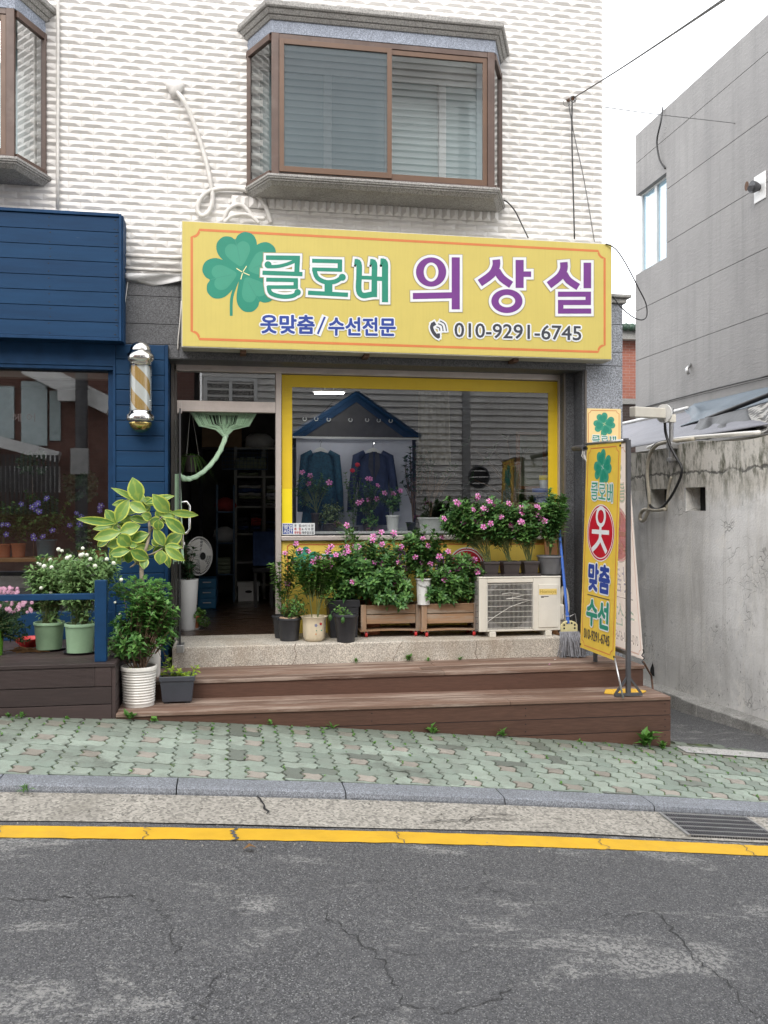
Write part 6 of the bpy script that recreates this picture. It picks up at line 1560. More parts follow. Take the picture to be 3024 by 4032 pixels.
# cream fluted pot with two tall stems
c, k = place(679, 1387, ZG, 40)
t = planter('potted_vinca', c, 'pink vinca on two bare stems in a cream fluted pot with painted flowers', 'pots on the granite step')
h = 54 * k; flute = lambda a, z: 1 + (.025 + .06 * max(0, z / h - .85)) * math.cos(8 * a)
mb = MB(); P_ = [(17, 0), (20, .03), (23.5, .16), (24.5, .4), (24.5, .7), (25, .85), (28.5, .985), (29, 1.0), (27.5, 1.0), (24, .88), (23, .84)]
mb.lathe([(a * k, b * h) for a, b in P_], c, 64, 'Z', 1, 1, flute); p_ = mb.build('pot', M['pot_cream'], t, smooth=True)
mb = MB(); mb.lathe([(23 * k, h * .85), (3 * k, h * .87)], c, 18); mb.build('soil', M['soil'], t)
for col_, spots in (('f_blue', [(376, 852, 11)]), ('p_red', [(412, 842, 9)]), ('p_green2', [(380, 890, 4), (418, 890, 5)]), ('orange', [(376, 915, 5)])):
    for u, v, r_ in spots:
        q = PY(*zB(u, v), c.y - 24 * k); ang = math.asin(max(-1, min(1, (q.x - c.x) / (24.6 * k)))); q.y = c.y - 25.3 * k * math.cos(ang)
        mb = MB(); rs = r_ * .2977 * k; n_ = 5
        for j in range(n_):
            a = 2 * math.pi * j / n_; mb.lathe([(rs * .5, -.0006), (rs * .45, -.0016)], q + Vector((rs * .6 * math.cos(a), 0, rs * .6 * math.sin(a))), 8, 'Y')
        mb.build('painted_flower', M[col_], p_)
random.seed(41)
vinca(t, lambda p: c + Vector(((-.02 if p.x < c.x + .02 else .03), 0, h * .86)), ell(340, 430, 120, 130, -.45, .14, 34, zB) + ell(460, 460, 90, 120, -.45, .14, 30, zB) + [PY(*zB(*q), -.56) for q in ((510, 640), (480, 600))], [(320, 318), (390, 370), (355, 395), (465, 318), (485, 285), (465, 380), (490, 405), (475, 430), (430, 437), (520, 345)], -.48, zB, start=(.45, .62), mat='soft_green')
# black pot at the right with a sprawling cutting
c, k = place(747, 1389, ZG, 42)
t = planter('potted_seedling', c, 'low sprawling seedling with green fruits in a tall black pot', 'pots on the granite step')
h = 61 * k; round_pot(t, c, 19 * k, 26 * k, h, M['pot_black'], .08)
st, lf = MB(), MB()
bushy(st, lf, c + Vector((-.02, 0, h * .88)), [PY(*zB(*q), c.y - .03) for q in ((545, 720), (520, 740), (580, 735), (560, 770), (600, 760), (540, 750), (620, 775))], .045, .028, .2, .03, 2, .003, .01, 3); st.build('stems', M['stem'], t); lf.build('foliage', M['soft_green'], t)
for q in ((480, 793), (571, 813)):
    p = PY(*zB(*q), c.y - .14); mb = MB(); mb.lathe([(.004, -.032), (.016, -.018), (.019, 0), (.014, .018), (.003, .026)], p, 12); mb.tube([p + Vector((0, 0, .02)), p + Vector((.02, .03, .05)), c + Vector((0, 0, h))], .002, 5); mb.build('fruit', M['soft_green'], t, smooth=True)
# large black square planter behind with a big vinca
c, k = place(741, 1380, ZG, 60); c.y = -.24; 
t = planter('potted_vinca', c, 'bushy pink vinca in a big black square planter behind the pots', 'pots on the granite step')
hz = PY(741, 1295, c.y - .12).z; square_pot(t, c, .125, .11, .15, .125, hz, M['pot_black'])
random.seed(43)
vinca(t, lambda p: c + Vector((random.uniform(-.08, .08), 0, hz * .88)), ell(590, 430, 140, 120, -.34, .12, 56, zB) + ell(590, 560, 130, 90, -.32, .10, 36, zB), [(590, 330), (600, 290), (545, 345), (610, 322), (640, 540), (690, 385), (680, 290), (600, 131)], -.40, zB)
# two timber planter boxes on castors
def crate(u0, u1, vt, vb, label, tips, fl, seed):
    random.seed(seed); p0 = PZ((u0 + u1) / 2, vb, ZG); yf = p0.y
    x0, x1 = PY(u0, vt, yf).x, PY(u1, vt, yf).x; z1 = PY((u0 + u1) / 2, vt, yf).z; zb = .075; D = .27
    c = Vector(((x0 + x1) / 2, yf + D / 2, ZG)); t = planter('planter_box', c, label, 'timber planter boxes')
    w = .05
    for x in (x0, x1 - w):
        for y in (yf, yf + D - .03): mb = MB(); mb.tint = (random.random(), 0, 0); mb.box(x, x + w, y, y + .03, zb - .015, z1); mb.build('corner_post', M['crate_post'], t, bevel=.004)
    mb = MB(); hb = (z1 - zb - .05) / 2
    for y in (yf + .012, yf + D - .03):
        for q in range(2): mb.tint = (random.random(), 0, 0); mb.box(x0 + w + .002, x1 - w - .002, y, y + .02, zb + .045 + q * (hb + .004), zb + .045 + q * (hb + .004) + hb - .003)
    for x in (x0 + .004, x1 - .024):
        for q in range(2): mb.tint = (random.random(), 0, 0); mb.box(x, x + .02, yf + .032, yf + D - .032, zb + .045 + q * (hb + .004), zb + .045 + q * (hb + .004) + hb - .003)
    mb.build('side_boards', M['crate'], t, bevel=.003)
    mb = MB(); mb.tint = (.8, 0, 0); n_ = 10
    for q in range(n_):
        a, b = x0 - .01 + (x1 - x0 + .01) * q / n_, x0 - .01 + (x1 - x0 + .01) * (q + 1) / n_
        za, zb_ = .050 + .008 * math.sin(q * .33), .050 + .008 * math.sin((q + 1) * .33)
        mb.hexa([(a, yf - .012, za), (b, yf - .012, zb_), (b, yf + D, zb_), (a, yf + D, za), (a, yf - .012, za + .012), (b, yf - .012, zb_ + .012), (b, yf + D, zb_ + .012), (a, yf + D, za + .012)])
    mb.build('trolley_board', M['crate'], t)
    mb = MB(); mb.box(x0 + .03, x1 - .03, yf + .035, yf + D - .035, .12, z1 - .03); mb.build('soil', M['soil'], t)
    for x in (x0 + .05, x1 - .05):
        for y in (yf + .02, yf + D - .03):
            mb = MB(); mb.lathe([(.005, -.012), (.022, -.012), (.026, -.008), (.026, .008), (.022, .012), (.005, .012)], (x, y, ZG + .026), 16, 'X'); w_ = mb.build('castor', M['redc'], t, smooth='auto')
            mb = MB(); mb.box(x - .018, x + .018, y - .004, y + .016, .030, .05); mb.build('fork', M['galv'], w_)
    vinca(t, lambda p: Vector((max(x0 + .07, min(x1 - .07, p.x + random.uniform(-.1, .1))), yf + D / 2, z1 - .04)), tips, fl, yf + .0, zB, start=(.25, .5))
    return t, (x0, x1, yf, z1)
random.seed(51)
crate(780, 910, 1306, 1376, 'weathered timber planter box of pink vinca on red castors, left one', ell(790, 430, 180, 190, -.40, .15, 84, zB) + ell(880, 560, 190, 110, -.46, .08, 34, zB) + ell(1000, 660, 50, 50, -.5, .04, 6, zB),
      [(790, 210), (785, 240), (850, 180), (855, 268), (720, 410), (680, 390), (735, 395), (800, 400), (870, 390), (860, 405), (945, 400), (820, 485), (705, 540), (945, 470), (935, 555), (1040, 600), (990, 630), (1030, 535), (975, 400), (1040, 440), (700, 420), (730, 430), (940, 188)], 52)
random.seed(53)
crate(911, 1036, 1303, 1375, 'weathered timber planter box of pink vinca on red castors, beside the outdoor unit', ell(1390, 480, 190, 165, -.42, .13, 78, zB) + ell(1340, 600, 190, 80, -.44, .08, 30, zB),
      [(1335, 320), (1355, 362), (1390, 450), (1440, 405), (1480, 430), (1525, 380), (1550, 445), (1545, 470), (1310, 522), (1245, 515), (1330, 462), (1270, 360), (1205, 410), (1490, 440), (1405, 440)], 54)
# white bucket with a tall vinca
yb = -.42; p = PY(916, 1306, yb); pt_ = PY(916, 1249, yb); k = sz(1, yb, 916)
random.seed(55)
c = Vector((p.x, yb + .02, p.z)); t = planter('bucket_vinca', c, 'tall vinca in a white bucket set on the timber planter box')
mb = MB(); hb_ = pt_.z - p.z; mb.lathe([(.060, 0), (.068, hb_ * .93), (.082, hb_ * .95), (.082, hb_), (.074, hb_), (.066, hb_ * .9)], c, 26); mb.build('bucket', M['white'], t, smooth='auto')
mb = MB(); mb.tube([c + Vector((.075 * math.cos(a), -.075 * abs(math.sin(a)), hb_ * .9 - .05 * math.sin(a))) for a in [math.pi * q / 10 for q in range(11)]], .0025, 5); mb.build('handle', M['galv'], t)
mb = MB(); mb.lathe([(.066, hb_ * .9), (.01, hb_ * .92)], c, 16); mb.build('soil', M['soil'], t)
vinca(t, c + Vector((0, 0, hb_ * .9)), ell(1150, 270, 160, 110, -.40, .12, 60, zB) + ell(1120, 420, 110, 90, -.42, .08, 30, zB), [(995, 285), (1095, 362), (1145, 400), (1150, 225), (1290, 215), (985, 300), (1190, 280)], -.43, zB, start=(.3, .55))
# trailing stems under the sill
c = Vector((PY(690, 1300, -.15).x, -.13, ZG)); 
c = Vector((PY(800, 1330, -.12).x, -.125, ZG)); t = planter('potted_vinca', c, 'yellowish tall vinca in a terracotta pot against the yellow panel', 'pots on the granite step')
hh2 = PY(800, 1270, -.12).z; round_pot(t, c, .09, .115, hh2, M['terracotta'])
random.seed(57); vinca(t, c + Vector((0, 0, hh2 * .88)), [PY(*zB(*q), -.16) for q in ((640, 180), (680, 230), (720, 270), (760, 300), (830, 330), (900, 300), (930, 250), (980, 330), (800, 290), (870, 240), (1010, 290), (610, 160), (1060, 210), (1050, 250))], [(600, 131), (850, 268), (655, 290)], -.18, zB, start=(.25, .45), mat='lime' if False else 'soft_green')

# ---- outdoor unit with its pots, mop and board
p0 = PZ(1122, 1375, ZG); yf = p0.y + .01
X0, X1 = PY(1035, 1300, yf).x, PY(1211, 1300, yf).x; z1 = PY(1122, 1249, yf).z; zb = .045; DP = .28
ac = thing('outdoor_unit', ((X0 + X1) / 2, yf + DP / 2, ZG), 'cream air conditioner outdoor unit with a round grille on the granite step', 'air conditioner')
gx0, gx1 = PY(1052, 1300, yf).x, PY(1151.5, 1300, yf).x; gz1, gz0 = PY(1100, 1259, yf).z, PY(1100, 1363, yf).z
gz0 = max(gz0, zb + .02)
mb = MB(); mb.box(X0, gx0, yf, yf + DP, zb, z1); mb.box(gx1, X1, yf, yf + DP, zb, z1); mb.box(gx0, gx1, yf, yf + DP, gz1, z1); mb.box(gx0, gx1, yf, yf + DP, zb, gz0); mb.box(gx0, gx1, yf + .1, yf + DP, gz0, gz1); mb.box(X0 - .004, X1 + .004, yf - .004, yf + DP + .004, z1 + .0005, z1 + .016)
mb.build('casing', M['cream'], ac, bevel=.006)
mb = MB(); mb.box(gx0, gx1, yf + .095, yf + .099, gz0, gz1); mb.build('fan_cavity', M['dark'], ac)
gcx, gcz = (gx0 + gx1) / 2, (gz0 + gz1) / 2; gr = min(gx1 - gx0, gz1 - gz0) / 2
mb = MB()
for q in range(36): x = gx0 + .006 + (gx1 - gx0 - .012) * q / 35; mb.box(x - .0009, x + .0009, yf - .004, yf - .001, gz0 + .005, gz1 - .005)
for q in range(9): z = gz0 + .012 + (gz1 - gz0 - .024) * q / 8; mb.box(gx0, gx1, yf - .0008, yf + .003, z - .0018, z + .0018)
for a in ((gx0 - .004, gx0 + .003, gz0, gz1), (gx1 - .003, gx1 + .004, gz0, gz1)): mb.box(a[0], a[1], yf - .0055, yf - .0042, a[2], a[3])
mb.build('fan_grille', M['grille'], ac)
mb = MB()
def gp(x, y): q = PY(*zC(x, y), yf - .006); return (q.x, yf - .006, q.z)
for path in ([(575, 1015), (640, 1005), (700, 1010), (755, 1022), (690, 1040), (605, 1055)], [(605, 1055), (700, 1050), (800, 1066), (720, 1090), (640, 1120), (560, 1170), (500, 1210), (458, 1240)], [(658, 1035), (658, 1075)]): mb.tube([gp(*q) for q in path], .0026, 5)
mb.build('bent_wire', M['grille'], ac)
mb = MB()
for q in range(3):
    for s in range(8):
        a0, a1 = 2.094 * q + s * .1, 2.094 * q + s * .1 + .1
        P = lambda r, a, d: (gcx + r * math.cos(a), yf + .05 + d, gcz + r * math.sin(a))
        mb.poly([P(.03, a0, 0), P(gr * .92, a0, s * .004), P(gr * .92, a1, s * .004 + .004), P(.03, a1, 0)])
mb.lathe([(.035, -.02), (.04, .03)], (gcx, yf + .05, gcz), 16, 'Y'); mb.build('fan', M['fanblade'], ac)
mb = MB(); mb.lathe([(gr * .97, .03), (gr * .97, .094), (gr * 1.0, .094), (gr * 1.0, .03)], (gcx, yf, gcz), 40, 'Y'); mb.build('shroud', M['fanblade'], ac)
mb = MB(); nn = 64; ci = []; ro = []
for q in range(nn):
    a = 2 * math.pi * (q + .5) / nn; ca, sa = math.cos(a), math.sin(a); m_ = 1 / max(abs(ca) / ((gx1 - gx0) / 2), abs(sa) / ((gz1 - gz0) / 2))
    ci.append(mb.vert((gcx + gr * .97 * ca, yf + .03, gcz + gr * .97 * sa))); ro.append(mb.vert((gcx + m_ * ca, yf + .03, gcz + m_ * sa)))
for q in range(nn): mb.face([ci[q], ro[q], ro[(q + 1) % nn], ci[(q + 1) % nn]])
mb.build('orifice_plate', M['pot_grey'], ac)
a_, b_ = PY(1163, 1262, yf), PY(1205, 1360, yf); mb = MB(); mb.box(a_.x, b_.x, yf - .008, yf - .0005, max(b_.z, zb + .03), a_.z); fp = mb.build('front_panel', M['cream'], ac, bevel=.006)
a_, b_ = PY(1164, 1272, yf), PY(1202, 1284, yf); mb = MB(); mb.box(a_.x, b_.x, yf - .0095, yf - .0085, b_.z, a_.z); mb.build('name_plate', print_mat('badge_yellow', (.66, .50, .16)), fp)
text_on(Pr(lambda x, y: (a_.x + (b_.x - a_.x) * x / 100, yf - .0095, a_.z - (a_.z - b_.z) * y / 30), (0, -1, 0), .0008), 'Homsys', (4, 4, 96, 27), print_mat('badge_text', (.45, .33, .08)), fp, .03)
mb = MB(); q = PY(1168, 1288, yf); mb.box(q.x, q.x + .03, yf - .0092, yf - .0086, q.z - .012, q.z); mb.box(q.x + .032, q.x + .075, yf - .0092, yf - .0086, q.z - .006, q.z + .001); mb.build('rating_label', M['p_black'], fp)
for x in (X0 + .13, X1 - .12):
    mb = MB(); mb.box(x - .03, x + .03, yf - .012, yf + DP, ZG, zb - .0005); mb.build('foot', M['cream'], ac, bevel=.004)
mb = MB(); q = PY(1214, 1330, yf + .05); mb.box(X1 + .0045, X1 + .055, yf + .04, yf + .16, zb + .09, zb + .24); mb.build('valve_cover', M['cream'], ac, bevel=.015)
mb = MB()
for q in range(9): z = zb + .02 + q * .055; mb.box(X0 - .035, X0 - .0045, yf + .02, yf + .025, z, z + .005)
for q in range(3): mb.box(X0 - .036 + q * .013, X0 - .031 + q * .013, yf + .014, yf + .0195, zb, z1 - .02)
mb.build('side_grille', M['grey_metal'], ac)
cable('insulated_pipe', [Vector((X1 + .03, yf + .1, zb + .2)), Vector((X1 + .05, yf + .12, zb + .32)), Vector((X1 + .09, yf + .15, zb + .38)), Vector((X1 + .12, yf + .16, zb + .30)), Vector((X1 + .125, yf + .16, zb + .15)), Vector((X1 + .09, yf + .16, zb + .02)), Vector((X1 + .07, yf + .2, .0))], .024, M['hose'], 'beige insulated pipe curling down beside the outdoor unit', 'pipe')
ZT_ = z1 + .0165
random.seed(61)
FL = [(365, 240), (375, 222), (470, 262), (505, 290), (210, 282), (200, 270), (100, 403), (340, 332), (435, 328), (420, 320), (408, 362), (565, 393), (548, 388), (360, 435), (350, 425), (408, 430), (258, 433), (420, 472), (478, 445), (628, 280), (725, 320), (733, 358), (640, 458), (725, 432), (740, 428), (870, 312), (855, 305), (845, 372), (890, 402), (920, 425), (675, 495)]
def inr(a, b): return [q for q in FL if a <= q[0] < b]
for (u0, u1), lb, tips, fl in (((1040, 1076), 'brown square pot of tall pink vinca on the outdoor unit, leftmost of three', ell(250, 400, 180, 150, yf + .10, .15, 100, zC), inr(0, 450)),
                               ((1081, 1121), 'brown square pot of pink vinca on the outdoor unit, middle of three', ell(540, 420, 150, 170, yf + .08, .15, 84, zC), inr(450, 660)),
                               ((1126, 1161), 'brown square pot of pink vinca on the outdoor unit, beside the round grey pot', ell(760, 420, 150, 150, yf + .08, .15, 80, zC), inr(660, 890))):
    um = (u0 + u1) / 2; yc = yf + .11; k = sz(1, yc - .07, um); w = (u1 - u0) / 2 * k
    c = Vector((PY(um, 1240, yc).x, yc, ZT_)); t = planter('potted_vinca', c, lb, 'brown pots on the outdoor unit')
    square_pot(t, c, w * .78, w * .78, w, w, 30 * k, M['pot_brown'], M['pot_brown'], lift=.008)
    vinca(t, lambda p: c + Vector((random.uniform(-.03, .03), random.uniform(-.03, .03), 27 * k)), tips, fl, yf - .02, zC, start=(.5, .7))
um = 1188; yc = yf + .13; k = sz(1, yc - .08, um); c = Vector((PY(um, 1240, yc).x, yc, ZT_))
t = planter('potted_vinca', c, 'vinca leaning right out of a round grey pot on the outdoor unit')
round_pot(t, c, 22 * k, 28 * k, 43 * k, M['pot_grey'], .04, saucer=M['pot_black'])
vinca(t, c + Vector((0, 0, 38 * k)), ell(1000, 330, 115, 130, yf + .10, .12, 64, zC) + ell(950, 470, 60, 60, yf + .1, .06, 12, zC) + [PY(*zC(1070, 215), yf + .1), PY(*zC(1090, 250), yf + .1), PY(*zC(980, 580), yf + .05)], [(890, 402), (920, 425)], yf + .02, zC, start=(.35, .6))
bd = [PY(1181, 1148, -.22), PY(1203, 1146, -.22), PY(1209, 1250, -.3), PY(1184, 1250, -.3)]
mb = MB(); mb.tint = (.5, 0, 0); mb.prism([PY(1175, 1147, -.10), PY(1202, 1147, -.10), PY(1213, 1372, -.30), PY(1186, 1372, -.30)], (0, .02, 0)); tag(mb.build('leaning_board', M['board'], None, bevel=.003), 'orange varnished board leaning behind the outdoor unit', 'board')
# mop
mp = thing('mop', PY(1238, 1420, -.72), 'grey string mop with a blue handle leaning on the dark reveal', 'mop')
e0, e1 = PY(1207, 1134, -.42), PY(1227, 1345, -.69)
mb = MB(); mb.tube([e0, e1], .0135, 12); h_ = mb.build('handle', M['mop_blue'], mp, smooth='auto'); mb = MB(); m_ = e0.lerp(e1, .08); mb.tube([e0 - (e1 - e0) * .01, m_], .0165, 12); mb.tube([e1.lerp(e0, .1), e1 + (e1 - e0) * .01], .017, 12); mb.build('grip', M['mop_blue'], h_, smooth='auto')
mc = PY(1230, 1352, -.70); k = sz(1, -.7, 1230)
mb = MB(); pts = [(-19, -14), (19, -14), (19, 2), (14, 8), (6, 11), (-6, 11), (-14, 8), (-19, 2)]; mb.prism([mc + Vector((x * k, .0, y * k)) for x, y in pts], (0, .02, 0)); pl_ = mb.build('head_plate', M['mop_cream'], mp, bevel=.004)
mb = MB()
for x, y in ((-12, 2), (12, 2), (-12, -5), (12, -5), (-5, 6), (5, 6)): mb.lathe([(2.2 * k, -.001), (2.2 * k, -.0022)], mc + Vector((x * k, 0, y * k)), 10, 'Y')
mb.build('holes', M['dark'], pl_)
mb = MB(); mb.tube([mc + Vector((-17 * k, .01, 6 * k)), mc + Vector((-14 * k, .01, 26 * k)), e1 + Vector((-.02, 0, .06)), e1 + Vector((.02, 0, .06)), mc + Vector((14 * k, .01, 26 * k)), mc + Vector((17 * k, .01, 6 * k))], .003, 6); mb.build('wire_bail', M['galv'], mp)
mb = MB(); random.seed(71)
for q in range(110):
    x = random.uniform(-20, 20); top = mc + Vector((x * k, random.uniform(-.02, .025), -12 * k)); zb_ = -.176 + random.uniform(0, .015)
    bt = Vector((top.x + (x * .35 + random.uniform(-7, 8) + 4) * k, top.y - random.uniform(-.01, .06), zb_)); md = top.lerp(bt, .5) + Vector((random.uniform(-.012, .012), -.02, .01))
    ed = bt + Vector((random.uniform(-.015, .02), -random.uniform(0, .03), 0)); mb.tube([top, md, bt, ed], .0048, 5)
mb.build('mop_strings', M['mop_grey'], mp, smooth=True)
# ================================================================== LEFT: plants on the dark deck, steps, inside the salon
# ficus with clover around its foot, in a tall white pot
random.seed(81)
pc = Vector((PY(330, 1450, -1.02).x, -1.03, -.183)); k = sz(1, -1.05, 330)
t = planter('rubber_plant', pc, 'large variegated rubber plant over clover in a tall white pot')
h = PY(330, 1316, -1.03).z + .183; mb = MB(); mb.lathe([(15 * k, 0), (16.5 * k, .02), (18 * k, h * .97), (19 * k, h), (17 * k, h), (16.5 * k, h * .9)], pc, 30); mb.build('pot', M['pot_white'], t, smooth='auto')
mb = MB(); mb.lathe([(16.5 * k, h * .93), (1 * k, h * .95)], pc, 18); mb.build('soil', M['soil'], t)
yF = -1.02
V_ = lambda x, y, d=0: PY(*zA(x, y), yF + d)
mb = MB()
for path, r0, r1 in (([(1035, 1000), (1030, 890), (1025, 780)], .02, .017), ([(1025, 790), (1055, 680), (1085, 560), (1080, 470), (1060, 400)], .015, .009), ([(1025, 800), (990, 740), (955, 690), (930, 600), (900, 540)], .012, .007), ([(1080, 560), (1120, 500), (1180, 430)], .009, .006), ([(1035, 720), (1110, 700), (1180, 660)], .009, .006), ([(1060, 420), (1015, 340)], .007, .005), ([(900, 545), (855, 500)], .006, .005), ([(1000, 760), (960, 790), (945, 800)], .009, .006)):
    P3 = [V_(x, y, .02 * math.sin(i)) for i, (x, y) in enumerate(smooth_path(path, 4))]; mb.tube(P3, r0, 8, True, r1)
mb.build('trunk', M['trunk'], t, smooth=True)
LV = [(1010, 330, 965, 160, 105, 0), (1015, 325, 822, 230, 42, .05), (845, 480, 575, 450, 55, -.05), (845, 475, 930, 315, 88, .02), (845, 505, 685, 522, 50, .06), (875, 545, 692, 590, 82, -.06), (868, 545, 1008, 500, 90, -.03), (855, 560, 945, 640, 95, -.06), (955, 605, 1072, 560, 80, .02),
      (945, 335, 822, 345, 55, .09), (1063, 395, 942, 335, 75, -.04), (1050, 335, 1252, 285, 55, .05), (1228, 405, 1115, 278, 95, -.05), (1235, 398, 1424, 420, 52, -.03), (1195, 440, 1332, 550, 80, -.06), (1150, 452, 1150, 528, 70, -.02), (1150, 415, 1262, 432, 44, -.05), (1190, 645, 1122, 525, 75, 0), (1198, 645, 1312, 560, 85, .05), (1195, 645, 1316, 656, 45, -.03), (1198, 655, 1332, 745, 66, -.06), (1175, 675, 1160, 772, 85, -.05), (1195, 685, 1228, 797, 50, .08),
      (945, 675, 1072, 735, 80, -.08), (945, 678, 803, 706, 70, -.08), (940, 675, 930, 762, 66, -.05), (975, 655, 1106, 655, 52, 0), (1050, 730, 1045, 807, 60, -.03), (905, 625, 783, 645, 75, .03), (838, 490, 770, 388, 78, .03), (935, 440, 1065, 470, 58, .04), (1100, 445, 1030, 418, 62, 0), (1155, 640, 1103, 602, 50, .03), (935, 630, 995, 640, 46, -.04), (800, 655, 872, 772, 70, .12), (705, 645, 792, 590, 55, .14), (1000, 700, 1010, 780, 60, .1), (960, 430, 880, 470, 60, .1), (1080, 470, 1180, 470, 70, .1), (1120, 350, 1040, 300, 60, .08), (1000, 560, 1080, 600, 70, .1)]
lf = MB()
def big_leaf(b, e, w, bend):
    b, e = Vector(b), Vector(e); d = e - b; L = d.length; d.normalize()
    nrm = Vector((random.uniform(-.25, .25), -1, random.uniform(.0, .5))).normalized(); sd = d.cross(nrm).normalized(); up = sd.cross(d).normalized()
    if up.y > 0: up = -up
    n = 9; rnd = random.random(); prof = [.0, .42, .74, .93, 1.0, .97, .86, .66, .36, .02]; rows = []
    for i in range(n + 1):
        s = i / n; hw = w / 2 * prof[i]; p = b + d * L * s + up * (bend * L * 4 * s * (1 - s))
        row = []
        for j, q in enumerate((-1, -.72, -.36, 0, .36, .72, 1)):
            vein = .5 + .5 * math.cos(2 * math.pi * (s * 7 - abs(q) * 1.1))
            tipd = 1 if i in (0, n) else 0
            row.append(lf.vert(p + sd * hw * q + up * (abs(q) * hw * .22), (rnd, max(abs(q) ** 1.5, .8 * tipd), max(vein * .9 if 0 < abs(q) < 1 else 0, 1.0 if q == 0 else 0))))
        rows.append(row)
    for i in range(n):
        for j in range(6): lf.face([rows[i][j], rows[i + 1][j], rows[i + 1][j + 1], rows[i][j + 1]])
for x0, y0, x1, y1, w, d in LV:
    dz = random.uniform(-.06, .06); big_leaf(V_(x0, y0, d), V_(x0 + (x1 - x0) * 1.08, y0 + (y1 - y0) * 1.08, d + dz), w * 1.15 * .2977 * k, random.uniform(.02, .10))
for cx_, cy_, n_ in ((1010, 360, 6), (1170, 430, 6), (850, 480, 6), (950, 600, 7), (1185, 650, 6), (960, 690, 6)):
    for q in range(n_):
        an = random.uniform(0, 6.28); L_ = random.uniform(75, 135); big_leaf(V_(cx_, cy_, .09), V_(cx_ + L_ * math.cos(an), cy_ + L_ * .75 * math.sin(an), random.uniform(.04, .2)), random.uniform(45, 80) * .2977 * k, random.uniform(.03, .14))
lf.build('foliage', M['ficus'], t, smooth=True)
lf, st = MB(), MB()
for tp in ell(1030, 960, 215, 105, yF - .02, .16, 210, zA):
    b = pc + Vector((random.uniform(-.08, .08), random.uniform(-.06, .06), h)); st.tube(curve(b, tp, .0, .02, 4), .0015, 4)
    up = Vector((random.uniform(-.5, .5), random.uniform(-.9, -.2), 1)).normalized(); u = up.cross(Vector((0, 1, .2))).normalized(); w = up.cross(u); a0 = random.uniform(0, 6)
    for q in range(3):
        a = a0 + 2.094 * q; dr = u * math.cos(a) + w * math.sin(a); sd = up.cross(dr); r_ = random.uniform(.016, .024); lf.tint = (random.random(), 0, 0)
        lf.poly([tp, tp + dr * r_ * .7 + sd * r_ * .62, tp + dr * r_ * 1.05 + sd * r_ * .5, tp + dr * r_ * .92, tp + dr * r_ * 1.05 - sd * r_ * .5, tp + dr * r_ * .7 - sd * r_ * .62])
st.build('clover_stems', M['stem'], t); lf.build('clover_leaves', M['oxalis'], t)
# ribbed white pot with a glossy shrub
c, k = place(300, 1529, ZLO(-.9), 66)
t = planter('potted_shrub', c, 'glossy green shrub with several stems in a ribbed white pot on the lower step')
h = 86 * k; round_pot(t, c, 33 * k, 37 * k, h, M['pot_white'], .07, ribs=12, n=36)
st, lf = MB(), MB(); random.seed(83)
base = lambda p: c + Vector(((p.x - c.x) * .18 + random.uniform(-.02, .02), random.uniform(-.04, .04), h * .88))
tips = ell(940, 1340, 160, 150, c.y - .04, .16, 66, zA) + ell(1090, 1090, 170, 150, c.y + .02, .16, 90, zA) + ell(1180, 1220, 100, 120, c.y, .12, 36, zA) + ell(860, 1230, 60, 70, c.y, .1, 8, zA)
bushy(st, lf, base, tips, .070, .032, (.5, .72), .028, 2, .0045, .05, 5); st.build('stems', M['twig'], t); lf.build('foliage', M['shrub'], t)
mb = MB(); lf = MB()
for q in range(14): p = c + Vector((random.uniform(-.08, .05), -.06 + random.uniform(-.04, .03), h * .9 + random.uniform(0, .02))); whorl(lf, p, Vector((0, 0, 1)), 4, .02, .018, .9, 0)
lf.build('ground_sprouts', M['lime'], t)
# slate square planter with yellow green shoots
c, k = place(384, 1520, ZLO(-.6), 60); c.y = max(c.y - .02, -1.36)
t = planter('potted_seedling', c, 'yellow green seedlings in a square slate grey planter on the lower step')
h = 56 * k; square_pot(t, c + Vector((0, 0, .012)), 31 * k, .085, 38 * k, .105, h, M['pot_slate'])
mb = MB()
for sx_ in (-1, 1): mb.box(c.x + sx_ * 22 * k - .02, c.x + sx_ * 22 * k + .02, c.y - .07, c.y + .07, c.z, c.z + .0125)
mb.build('foot', M['pot_slate'], t)
st, lf = MB(), MB(); random.seed(85)
for (x, y), n_ in (((1230, 1480), 3), ((1195, 1500), 2), ((1210, 1560), 4), ((1255, 1545), 3), ((1290, 1580), 4), ((1330, 1590), 4), ((1250, 1590), 5), ((1350, 1580), 4), ((1425, 1530), 3), ((1400, 1570), 3), ((1180, 1585), 4), ((1300, 1555), 3), ((1215, 1450), 2)):
    bushy(st, lf, c + Vector(((zA(x, y)[0] - 384) * k * .7, 0, h * .9)), [PY(*zA(x, y), c.y + random.uniform(-.06, .04))], .055, .026, .5, .04, 2, .0025, .01, n_ + 1)
st.build('stems', M['stem'], t); lf.build('foliage', M['lime'], t)
st, mb = MB(), MB()
for q in ((1100, 1340), (1160, 1330), (1190, 1420)):
    a_, b_ = c + Vector((-.08, .04, h * .9)), PY(*zA(*q), c.y + .05); st.tube(curve(a_, b_, .05, .02), .0018, 5)
st.build('dry_stem', M['twig'], t)
